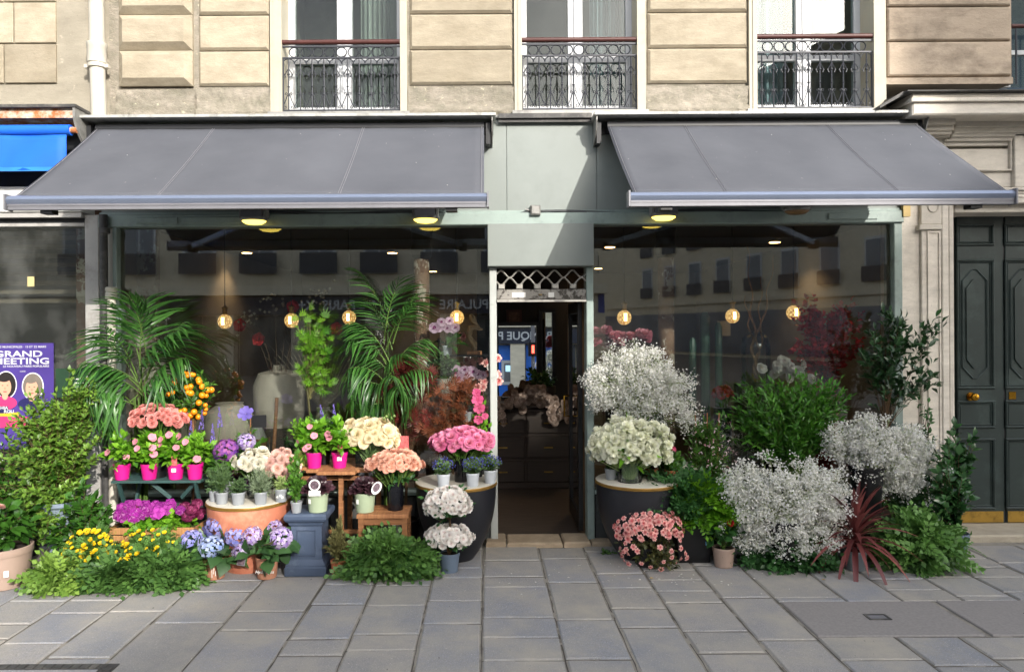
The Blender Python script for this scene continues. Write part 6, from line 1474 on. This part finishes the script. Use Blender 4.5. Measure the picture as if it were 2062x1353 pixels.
# jasmine on trellis
o,k=plant('jasmine','pink budded jasmine trained on a trellis behind the fern bucket','potted plant',1425,1010,-.32); o.location.z=.003; put('pot',potm('jp',pm_blk,.12,.22),o)
for dx in (-.1,0,.1): put('trellis_cane',MB().tube([(dx*.6,0,.18),(dx,0,1.15)],.005,6).mesh('trellis_cane',tw),o)
bush(o,[G['mid'],G['wood']],(0,0,.2),[((0,0,.85),(.19,.12,.33),3),((.02,0,1.1),(.15,.1,.12),1)],270,13,NARROW,.046,.002,.0,.9,.3,droop=.12)
pbj=PB(); d=norm(rng.normal(0,1,(110,3))); d[:,1]=-abs(d[:,1]); pbj.add(ger_t:=(np.array([(0,0,0),(-.4,.6,.2),(0,1.1,.1),(.4,.6,.2),(.8,-.2,.2),(1,-.5,.1),(.2,-.8,.2)],float),[(0,3,2,1),(0,6,5,4)]),np.array([.04,0,.85])+d*np.array([.2,.13,.34]),frames(rng.normal(0,1,(110,3)),d),np.full(110,.014)); pbj.build('blossoms',leafmat('petal_jasmine','#a86a78','#ecdcdc',.3,.6),o)['kind']='stuff'
stn=thing('garden_stand','small pale stone stand beside the jasmine','stand',(W(1385,940,-.25)[0],-.25,0)); put('top',MB().lathe([(.1,.68),(.11,.69),(.11,.71),(.1,.72)],0,0,0,24).mesh('top',cer,(0,0,0),40),stn); put('stem',MB().lathe([(.07,0),(.03,.05),(.025,.6),(.05,.679)],0,0,0,16).mesh('stem',cer,(0,0,0),40),stn)
# big ruscus bush
o,k=plant('ruscus_bundle','large bushy bundle of bright green ruscus in the right window','greenery',1600,960,-.25); o.location.z=.003; put('bucket',MB().lathe([(.13,0),(.16,.6),(.15,.6),(.14,.5)],0,0,0,24).mesh('bucket',pm_blk,(0,0,0),40),o)
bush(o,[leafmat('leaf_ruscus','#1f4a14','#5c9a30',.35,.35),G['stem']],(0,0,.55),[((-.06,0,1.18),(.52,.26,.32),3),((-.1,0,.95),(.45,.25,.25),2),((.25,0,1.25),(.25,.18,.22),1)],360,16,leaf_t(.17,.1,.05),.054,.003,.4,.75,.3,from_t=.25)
# cordyline
o,k=plant('cordyline','spiky red cordyline in a zinc pot','potted plant',1722,1146,0,ground=True); put('pot',potm('cz',pm_zinc,.085,.15,taper=.8),o)
n=64; pbc=None
for i in range(n):
    f=i/n; az=i*2.39996; el=1.45-1.5*f+rng.normal(0,.08); L_=rng.uniform(.36,.5); p=PB(); d=np.array([math.cos(az)*math.cos(el),math.sin(az)*math.cos(el)*.9,math.sin(el)]); p.add(blade_t(.042,.25+.55*f,7),np.array([[0,0,.17+.12*(1-f)]]),frames(d[None],np.array([[math.cos(az)*-.5,math.sin(az)*-.5,1.0]])),[L_],[rng.random()]); p.build('blade',G['cord'],o)
put('stem',MB().tube([(0,0,.12),(0,0,.3)],.016,8).mesh('stem',G['cord']),o)
# tree by the pilaster
o,k=plant('laurel_tree','slim laurel tree in front of the right post','tree',1785,1000,-.28); o.location.z=.003; put('pot',potm('lt',pm_blk,.15,.28),o); zt1=W(1785,860,-.28)[1]
put('trunk',MB().tube([(0,0,.25),(.01,0,.7),(-.01,0,zt1),(0,0,1.7)],[.014,.013,.012,.006],8).mesh('trunk',G['wood']),o)
bl=[(1800,720,70,80,3),(1830,690,45,50,1),(1770,760,45,60,1),(1800,640,35,30,.6),(1845,770,40,50,.8),(1880,670,22,35,.45),(1880,750,14,40,.35)]
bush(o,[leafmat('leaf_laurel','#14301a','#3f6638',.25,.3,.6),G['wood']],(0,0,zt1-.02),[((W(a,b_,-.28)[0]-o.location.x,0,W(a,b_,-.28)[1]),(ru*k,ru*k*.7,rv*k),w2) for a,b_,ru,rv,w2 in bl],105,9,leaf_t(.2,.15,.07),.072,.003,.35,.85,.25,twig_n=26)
# twining branches + camellia right
o,k=plant('climbing_plant','thin climbing plant with small leaves against the pilaster','potted plant',1850,1050,-.25); o.location.z=.003; put('pot',potm('bl',pm_blk,.13,.2),o)
bush(o,[G['dark'],G['wood']],(0,0,.18),[((.03,0,.75),(.14,.1,.35),1),((.05,0,1.1),(.05,.05,.25),.5),((.03,0,.4),(.2,.14,.2),1)],70,8,LEAF,.05)
o,k=plant('camellia','tall glossy camellia in a slate blue pot beside the double door','shrub',1925,1122,-.55); o.location.z=.003; y_=GY(1125,1925); o.location.y=y_; o.location.x=W(1925,1125,y_)[0]; k=K(y_)
put('pot',potm('cb',pm_blue,.095,.21,taper=.72),o)
bush(o,[leafmat('leaf_camellia','#16361c','#4a7440',.22,.25,.7),G['wood']],(0,0,.18),[((-.03,0,.62),(.17,.13,.34),3),((.03,0,.85),(.12,.1,.22),1),((-.08,0,.4),(.12,.1,.2),.8)],95,11,leaf_t(.28,.12,.08),.075,.004,.3,.9,.25)
o,k=plant('ivy_pot','dark leafy plant low beside the right gypsophila','potted plant',1830,1075,-.3); o.location.z=.003; put('pot',potm('bl',pm_blk,.13,.2),o); bush(o,[G['dark'],G['stem']],(0,0,.18),[((0,0,.38),(.28,.14,.22),1)],90,8,LEAF,.06)
# ================================================================== INSIDE THE WINDOWS
cerm=paint('vase_ceramic','#a89e90',.7,var=.08); cerg=paint('vase_grey','#7d7d78',.6,var=.06)
ledge=thing('display_ledge','low wooden display ledge inside the left window','ledge',(-1.7,.5,.02)); MB().box(-3.2,-.1,.15,.8,.5,.56).box(-3.1,-3.05,.2,.75,.02,.4999).box(-.3,-.25,.2,.75,.02,.4999).build('ledge',dw,ledge)
def inner(name,label,cat,u,v,y): x,z=W(u,v,y); return thing(name,label,cat,(x,y,.561))
o=inner('round_vase','large round pale ceramic vase in the left window','vase',462,800,.5); put('body',MB().lathe([(.1,0),(.14,.02),(.23,.18),(.24,.3),(.2,.42),(.12,.48),(.13,.5),(.12,.5)],0,0,0,36).mesh('body',cerm,(0,0,0),40),o,(0,0,.12)); put('stand',MB().lathe([(.16,0),(.16,.119)],0,0,0,24).mesh('stand',dw),o)
o=inner('wavy_vase','grey wavy ribbed vase beside the round vase','vase',515,805,.4); pv=[];pf_=[];n=36
for i in range(15):
    z=i/14*.4; r=.07+.035*math.sin(i/14*5.2+.6)+.02*i/14
    for j in range(n): a=2*PI*j/n; rr=r*(1+.06*math.sin(a*9+z*16)); pv.append((rr*math.cos(a)+.02*math.sin(z*9),rr*math.sin(a),z+.1))
for i in range(14):
    for j in range(n): pf_.append((i*n+j,i*n+(j+1)%n,(i+1)*n+(j+1)%n,(i+1)*n+j))
put('body',MB().add(pv,pf_).mesh('body',cerg,(0,0,0),60),o); put('foot',MB().lathe([(.09,0),(.1,.1)],0,0,0,24).mesh('foot',cerg),o)
o=inner('bottle_vase','broad shouldered pale vase behind the lime maple','vase',562,740,.8); o.location.z=.02; put('body',MB().lathe([(.2,.9),(.24,1.0),(.25,1.3),(.2,1.42),(.06,1.46),(.06,1.5)],0,0,0,32).mesh('body',cerm,(0,0,0),40),o); put('stand',MB().box(-.25,.25,-.2,.2,0,.899).mesh('stand',dw),o)
o=inner('wicker_trunk','wicker trunk behind the clematis in the left window','trunk',465,870,.3); wk=paint('wicker','#7a5a38',.8,var=.35,scale=60,bmp=.6,bscale=120); put('body',MB().bbox(-.3,.3,-.12,.15,0,.22,.01).mesh('body',wk),o); put('lid',MB().bbox(-.31,.31,-.13,.16,.221,.3,.015).mesh('lid',wk),o)
o=inner('grey_urn','grey metal urn with trailing plant behind the box plant','urn',600,860,.25); put('body',MB().lathe([(.07,0),(.08,.01),(.03,.05),(.03,.09),(.07,.16),(.09,.27),(.11,.29),(.09,.28)],0,0,0,28).mesh('body',cerg,(0,0,0),40),o); bush(o,[G['dark'],G['stem']],(0,0,.26),[((-.05,-.05,.2),(.1,.08,.12),1)],20,5,LEAF,.05)
o=inner('cane_pole','slanted rough wooden pole in the left window','pole',552,840,.1); o.location.z=.561; put('pole',MB().tube([(-.02,0,0),(.02,.02,.7)],.016,8).mesh('pole',tw),o)
# poppy arrangement
o=inner('poppy_arrangement','arching arrangement of red poppies and white blossom in the left window','arrangement',560,700,.7); put('vase',MB().lathe([(.06,0),(.08,.2),(.05,.5),(.06,.52)],0,0,0,20).mesh('vase',cerm,(0,0,0),40),o)
pbk=PB(); TT=[]
for (uu,vv) in ((487,655),(524,683),(593,618),(680,662),(506,648),(550,610),(640,600),(660,590)):
    x_,z_=W(uu,vv,.7); e=np.array([x_-o.location.x,-.05,z_-.561]); pbk.tube(bez(np.array([0,0,.5]),np.array([e[0]*.4,0,max(e[2],.9)]),e,8),.004,.002,.4)
    if (uu,vv) in ((487,655),(524,683),(593,618),(680,662)): put('poppy',F['poppy'],o,tuple(e),dir_rot((0,-1,.2)),1.0)
    TT.append(e)
pbk.build('branch',G['wood'],o); pbw=PB(); q=np.concatenate([e+rng.normal(0,.07,(16,3)) for e in TT[4:]]); pbw.add(BLOB,q,np.repeat(np.eye(3)[None],len(q),0),np.full(len(q),.017)); pbw.build('white_blossom',PT['white'],o)['kind']='stuff'
# fan of dried grass
o=inner('dried_palm_fan','fan of dried pale palm spikes in the left window','arrangement',650,720,.9); pbd=PB()
for i in range(26):
    a=-.95+1.9*i/25; x_,z_=W(620,690,.9); L_=rng.uniform(.6,.85); pbd.tube([np.array([0,0,.5]),np.array([L_*math.sin(a)*.5,0,.55+L_*.55*math.cos(a)]),np.array([L_*math.sin(a),.02,.6+L_*math.cos(a)*1.05])],.004,.0015,.5)
pbd.build('spikes',leafmat('dried_grass','#8a8068','#b5a98a',.2,.7),o); put('vase',MB().lathe([(.08,0),(.11,.2),(.06,.5),(.07,.53)],0,0,0,20).mesh('vase',cerm,(0,0,0),40),o)
# orchids, driftwood, urn by doorway
rk=thing('wire_shelf','black wire plant shelf inside the left window by the door','shelf',(W(945,760,.45)[0],.45,.02)); xs0,xs1=W(885,760,.45)[0]-rk.location.x,W(985,760,.45)[0]-rk.location.x
for z_ in (W(0,720,.45)[1]-.02,W(0,850,.45)[1]-.02):
    put('shelf_board',MB().box(xs0,xs1,-.14,.14,z_-.012,z_).mesh('shelf_board',M['black']),rk)
for a in (xs0,xs1):
    for c_ in (-.14,.14): put('upright',MB().tube([(a,c_,0),(a,c_,W(0,690,.45)[1])],.007,6).mesh('upright',M['black']),rk)
ztop_=W(0,720,.45)[1]; zlow=W(0,850,.45)[1]
o=thing('driftwood_sculpture','twisted driftwood sculpture on a small block by the doorway','sculpture',(W(955,715,.42)[0],.42,ztop_+.001)); put('block',MB().bbox(-.07,.07,-.05,.05,0,.035,.004).mesh('block',twh),o); put('driftwood',MB().tube([(0,0,.036),(.0,0,.1),(-.05,.0,.17),(-.03,0,.25),(.04,0,.27),(.0,0,.3),(-.02,0,.35),(-.03,0,.38)],[.028,.03,.026,.035,.02,.026,.032,.012],10).mesh('driftwood',paint('driftwood','#8a7458',.8,var=.25,scale=14),(0,0,0),60),o)
put('side_spur',MB().tube([(-.02,0,.26),(.05,-.01,.24),(.08,-.01,.235)],[.025,.018,.006],8).mesh('side_spur',MATS['driftwood'],(0,0,0),60),o)
for lab,u0_,v0_,nn,w_ in (('pink lilac moth orchid in the window by the doorway',942,750,9,.13),('white and wine moth orchid above the shelf',900,655,7,.1)):
    y=.3; x_,z_=W(u0_,v0_,y); o=thing('moth_orchid',lab,'orchid',(x_,y,zlow+.001 if v0_>700 else ztop_+.001),'orchids in the window'); zr=z_-o.location.z; put('pot',potm('or',pm_white,.05,.09),o)
    put('flower_stem',MB().tube([(0,0,.08),(-.02,0,zr*.7),(.0,-.03,zr+.05),(.1,-.05,zr-.02)],.004,6).mesh('flower_stem',G['stem']),o)
    bush(o,[G['gloss'],G['stem']],(0,0,.08),[((0,0,.12),(.1,.08,.04),1)],6,2,leaf_t(.2,.2,.05),.15,0)
    for i in range(nn): put('flower',F['orch'],o,(w_*(2*i/(nn-1)-1)+rng.normal(0,.01),-.06+rng.normal(0,.01),zr+rng.normal(0,.035)),dir_rot((rng.normal(0,.25),-1,.1),PI/2),rng.uniform(.75,1.0))
o=thing('white_urn','white stone urn of ivy in the window beside the column','urn',(W(898,800,.25)[0],.25,.56)); zu=W(0,790,.25)[1]-.56; put('urn',MB().lathe([(.08,0),(.09,.02),(.03,.06),(.03,zu-.12),(.05,zu-.08),(.085,zu+.06),(.1,zu+.1),(.09,zu+.1)],0,0,0,28).mesh('urn',paint('urn_white','#b5b0a4',.7),(0,0,0),40),o); bush(o,[G['rosem'],G['stem']],(0,0,zu+.08),[((-.02,0,zu+.22),(.15,.12,.13),1)],60,7,ROUND,.04)
o=thing('blossom_branches','pink blossom branches behind the driftwood sculpture','arrangement',(W(930,720,.62)[0],.62,.02)); x_=0
put('tall_pot',MB().lathe([(.1,0),(.12,1.2),(.11,1.2)],0,0,0,20).mesh('tall_pot',M['black']),o)
for i in range(34): put('blossom',F['azp'] if i%3 else F['azw'],o,(rng.uniform(-.2,.36),rng.normal(0,.05)-.05,1.5+rng.normal(-.02,.12)),dir_rot((rng.normal(0,.4),-1,.2)),rng.uniform(.8,1.1))
# right window
o=thing('carnation_bouquet','pink carnations standing high behind the gypsophila','bouquet',(W(1245,690,.35)[0],.35,.02),'bouquets'); zc=W(0,690,.35)[1]
put('vase',MB().lathe([(.1,0),(.12,.9),(.13,zc-.2),(.12,zc-.2)],0,0,0,24).mesh('vase',M['black']),o)
for i in range(22): put('carnation',F['carn_p'],o,(rng.uniform(-.26,.26),rng.normal(0,.06),zc-.02+rng.uniform(-.02,.09)*1.0-.12*abs(rng.normal(0,.3))),dir_rot((rng.normal(0,.3),-.5,1)),rng.uniform(.9,1.25))
o=thing('curly_willow','twisted curly willow stems in a tall glass bell jar','arrangement',(W(1522,760,.5)[0],.5,.02)); zj=W(0,760,.5)[1]
put('plinth',MB().lathe([(.2,0),(.2,zj-.12)],0,0,0,24).mesh('plinth',dw),o)
put('bell_jar',MB().lathe([(.13,zj-.119),(.135,zj+.2),(.12,zj+.31),(.07,zj+.36),(.02,zj+.37)],0,0,0,32,cap=False).mesh('bell_jar',gl,(0,0,0),60),o)
for i,(ph,tu,tv_) in enumerate(((0,1505,500),(1.3,1560,520),(2.1,1535,560),(3.2,1500,600))):
    x_,z_=W(tu,tv_,.5); L_=z_-zj+.1; ex=x_-o.location.x
    pts=[(ex*(s**1.3)+.028*math.sin(s*22+ph)*(1-.3*s),.02*math.cos(s*20+ph),zj-.1+L_*s) for s in np.linspace(0,1,60)]
    put('willow_stem',MB().tube(pts,list(np.linspace(.013,.004,60)),6).mesh('willow_stem',paint('willow_bark','#a0764c',.8),(0,0,0),60),o)
o=thing('red_foliage_arrangement','tall deep red foliage arrangement in the right window','arrangement',(W(1665,780,.22)[0],.22,.02)); zz=W(0,800,.22)[1]; put('vase',MB().lathe([(.09,0),(.1,zz-.1),(.07,zz),(.08,zz+.02)],0,0,0,20).mesh('vase',paint('vase_red','#8a2420',.4)),o)
bl=[(1650,640,55,40,2),(1690,690,55,50,2),(1640,710,50,35,1.5),(1700,630,30,35,.7),(1665,760,30,40,1)]
bush(o,[G['redleaf'],G['wood']],(0,0,zz),[((W(a,b_,.22)[0]-o.location.x,0,W(a,b_,.22)[1]-.02),(ru*K(.22),.13,rv*K(.22)),w2) for a,b_,ru,rv,w2 in bl],160,12,ROUND,.055,.003,.2,.9,.2)
o=thing('red_bouquet','small bunch of red flowers beside the jasmine','bouquet',(W(1455,800,.2)[0],.2,.02)); zz=W(0,800,.2)[1]; put('vase',MB().lathe([(.07,0),(.08,zz-.15),(.07,zz-.15)],0,0,0,20).mesh('vase',M['black']),o)
bouquet(o,'flower',F['carn_r'],(0,0,zz-.03),(.07,.06,.05),18,(.6,.85),-.1,.1,G['stem'],(0,0,zz-.2))
gcm=paint('cactus_green','#3a5a48',.4,var=.2)
o=thing('ceramic_cactus','tall green cactus behind the jasmine in the right window','cactus',(W(1420,760,.6)[0],.6,.02)); zt2=W(0,640,.6)[1]
for dx,zb_,zt3,r in ((0,0,zt2,.045),(-.12,.9,zt2-.25,.035),(.13,1.0,zt2-.1,.035)): put('cactus_arm' if dx else 'cactus_body',MB().lathe([(r,zb_ if not dx else zb_+.05),(r*1.02,(zb_+zt3)/2),(r,zt3-.05),(r*.5,zt3)],dx,0,0,10).mesh('cactus',gcm,(0,0,0),20),o)
for dx in (-.12,.13): put('cactus_elbow',MB().tube([(0,0,.9),(dx*.6,0,.9),(dx,0,.97)],.03,8).mesh('cactus_elbow',gcm,(0,0,0),50),o)
o=thing('wall_notice','small pale notice on the far wall of the right window room','notice',(W(1461,670,2.4)[0],2.4,W(0,670,2.4)[1])); put('sheet',MB().box(-.06,.06,0,.006,-.09,.09).mesh('sheet',M['cream']),o); put('side_sheet',MB().box(-.1,-.075,0,.006,.02,.09).mesh('side_sheet',M['cream']),o)
o=thing('white_blossom_pot','white blossoms behind the ruscus bundle','arrangement',(W(1570,745,.25)[0],.25,.02)); put('tall_pot',MB().lathe([(.09,0),(.11,1.15),(.1,1.15)],0,0,0,20).mesh('tall_pot',M['black']),o)
for i in range(18): put('blossom',F['azw'],o,(rng.normal(0,.1),-.04+rng.normal(0,.04),W(0,745,.25)[1]-.03+rng.normal(0,.06)),dir_rot((rng.normal(0,.4),-1,.3)),1.1)
# ================================================================== POSTERS ON THE LEFT SHOP WINDOW
pu=paint('poster_purple','#43327e',.5,var=.15,scale=3); ppk=paint('poster_pink','#c8326a',.5,var=.1); pye=paint('poster_yellow','#e0b030',.5); pnv=paint('poster_navy','#1d1c50',.5)
def sheet(parent,name,u0,u1,v0,v1,y,mat,d=.002): 
    x0,z1=W(u0,v0,y); x1,z0=W(u1,v1,y); return MB().box(x0,x1,y,y+d,z0,z1).build(name,mat,parent)
po=thing('campaign_poster','purple political meeting poster with two portraits on the left window','poster',tuple(P(20,800,.01)))
sheet(po,'sheet',-120,109,692,905,.012,pu); sheet(po,'name_box',-20,17,818,832,.009,pnv); sheet(po,'yellow_strip',-60,37,831,838,.0095,pye); sheet(po,'pink_band',-120,60,840,861,.0095,ppk)
def letter(parent,txt,u,v,hpx,y,bold=.0,sx=1.0,mat=None,right=False):
    p=P(u,v,y); me=text_mesh(txt,hpx*K(y)/.70,mat or M['white'],bold,.0005,'RIGHT' if right else 'LEFT',0,sx); 
    return put('lettering',me,parent,tuple(p-Vector(wloc(parent))),(PI/2,0,0))
letter(po,'ÉLECTIONS MUNICIPALES · 15 ET 22 MARS',93,700,4.2,.0105,.0002,1.1,right=True)
letter(po,'GRAND',86,718,12,.0105,.0014,1.62,right=True); letter(po,'MEETING',100,732.5,12,.0105,.0014,1.62,right=True); letter(po,'LE NOUVEAU PARIS POPULAIRE',99,739,4,.0105,.0003,1.15,right=True)
letter(po,'SOIRÉE',40,749,2.6,.0105,0,1)
letter(po,'HIA',16,824,6,.0085,.001,1.1,right=True); letter(po,'ROU',28,831,6,.0085,.001,1.1,right=True)
skin=paint('portrait_skin','#c99a80',.6,var=.06); hairm=paint('portrait_hair','#1c1614',.6); hairg=paint('portrait_grey_hair','#6d655c',.6,var=.2); white_o=paint('portrait_outline','#e2dfe6',.6)
def disc(parent,name,u,v,ru,rv,y,mat):
    n=28; return MB().prism([(W(u+ru*math.cos(2*PI*i/n),v+rv*math.sin(2*PI*i/n),y)) for i in range(n)],'y',y,y+.0008).build(name,mat,parent)
for (u,v,h_,coat) in ((14,775,hairm,ppk),(68,778,hairg,pnv)):
    disc(po,'portrait_outline',u-2,v,22,28,.0105,white_o); disc(po,'portrait_hair',u-2,v,20,26,.0095,h_); disc(po,'portrait_shoulders',u-6,v+36,26,14,.0092,coat); disc(po,'portrait_face',u-4,v+4,12.5,18,.0085,skin); disc(po,'portrait_mouth',u-4,v+13.5,4.2,1.3,.0077,paint('portrait_lips','#a8564e',.6)); disc(po,'portrait_nose',u-4,v+7,1.6,2.4,.0079,paint('portrait_shade','#b5836a',.6)); disc(po,'portrait_fringe',u-6,v-13,12,7,.0079,h_)
    disc(po,'portrait_neck',u-4,v+22,6,8,.009,skin)
    for s_ in (-1,1): disc(po,'portrait_eye',u-4+s_*5,v+1,1.7,.8,.0077,paint('portrait_iris','#3a2a22',.6))
p2=thing('green_notice','dark green notice sheet on the left window beside the poster','poster',tuple(P(145,760,.012))); sheet(p2,'sheet',112,182,742,800,.0125,paint('notice_green','#1d3a26',.5,var=.2,scale=20)); disc(p2,'round_emblem',176,746,3,3,.0115,M['white'])
for i in range(4): sheet(p2,'text_line',150,178-4*(i%2),762+i*8,764+i*8,.0117,M['signw'],.0005)
dsn=thing('chalkboard','dark chalkboard sign at the lower left edge','sign',tuple(P(0,930,-.1))); sheet(dsn,'board',-120,38,905,960,-.1,M['black'],.02); letter(dsn,'DERA',8,944,6,-.102,.0005,1.1); letter(dsn,'CB',-9,932,8,-.102,.0008,1.1)
# yellow sticker
st_=thing('window_sticker','torn yellow sticker on the dusty left window','sticker',tuple(P(62,566,.012))); sheet(st_,'sticker',55,69,557,577,.012,paint('sticker_yellow','#b8ab7a',.6))
# ================================================================== FALLEN PETALS AND LEAVES
wh=leafmat('fallen_petal','#c8c4ba','#eeeae4',.2,.7); tan=leafmat('fallen_leaf','#8a7038','#c8a44a',.2,.7)
pbp=PB(); T=[]
for i in range(46): T.append((rng.normal(1.45,.35),rng.uniform(-1.1,-.72),.006))
for i in range(40): T.append((rng.uniform(-.5,3.2),rng.uniform(-1.3,-.6),.006))
for i in range(16): T.append((rng.uniform(-4,-2.8),rng.uniform(-1.3,-.9),.006))
T=np.array(T); pbp.add(DIA,T,frames(np.stack([rng.normal(0,1,len(T)),rng.normal(0,1,len(T)),np.zeros(len(T))],-1),np.tile([0.,0.,1.],(len(T),1))+rng.normal(0,.2,(len(T),3))),rng.uniform(.01,.026,len(T)))
o=pbp.build('fallen_petals',wh); tag(o,'scattered white petals fallen on the paving','petals'); o['kind']='stuff'
for (u,v) in ((1165+0,1310),(1655,1169),(1310,1165)):
    pass
for i,(u,v,lab) in enumerate(((1655,1169,'single yellow fallen leaf in front of the gypsophila'),(1308,1166,'yellow fallen petal in front of the pink azalea'))):
    y=GY(v,u); p=PB(); p.add(LEAF,np.zeros((1,3)),frames(np.array([[1,.3,0.]]),np.array([[0,0,1.]])),[.04],[.8]); q=p.build('fallen_leaf',tan,None,(W(u,v,y)[0],y,.008)); tag(q,lab,'leaf')
y=GY(1115,1222); o=thing('fallen_sprig','small green sprig with a white flower lying by the doorway','sprig',(W(1222,1112,y)[0],y,.006)); bush(o,[G['fern'],G['stem']],(-.05,0,.0),[((.02,0,.012),(.08,.04,.01),1)],9,5,LEAF,.03,.0015,.1,.8,.3)
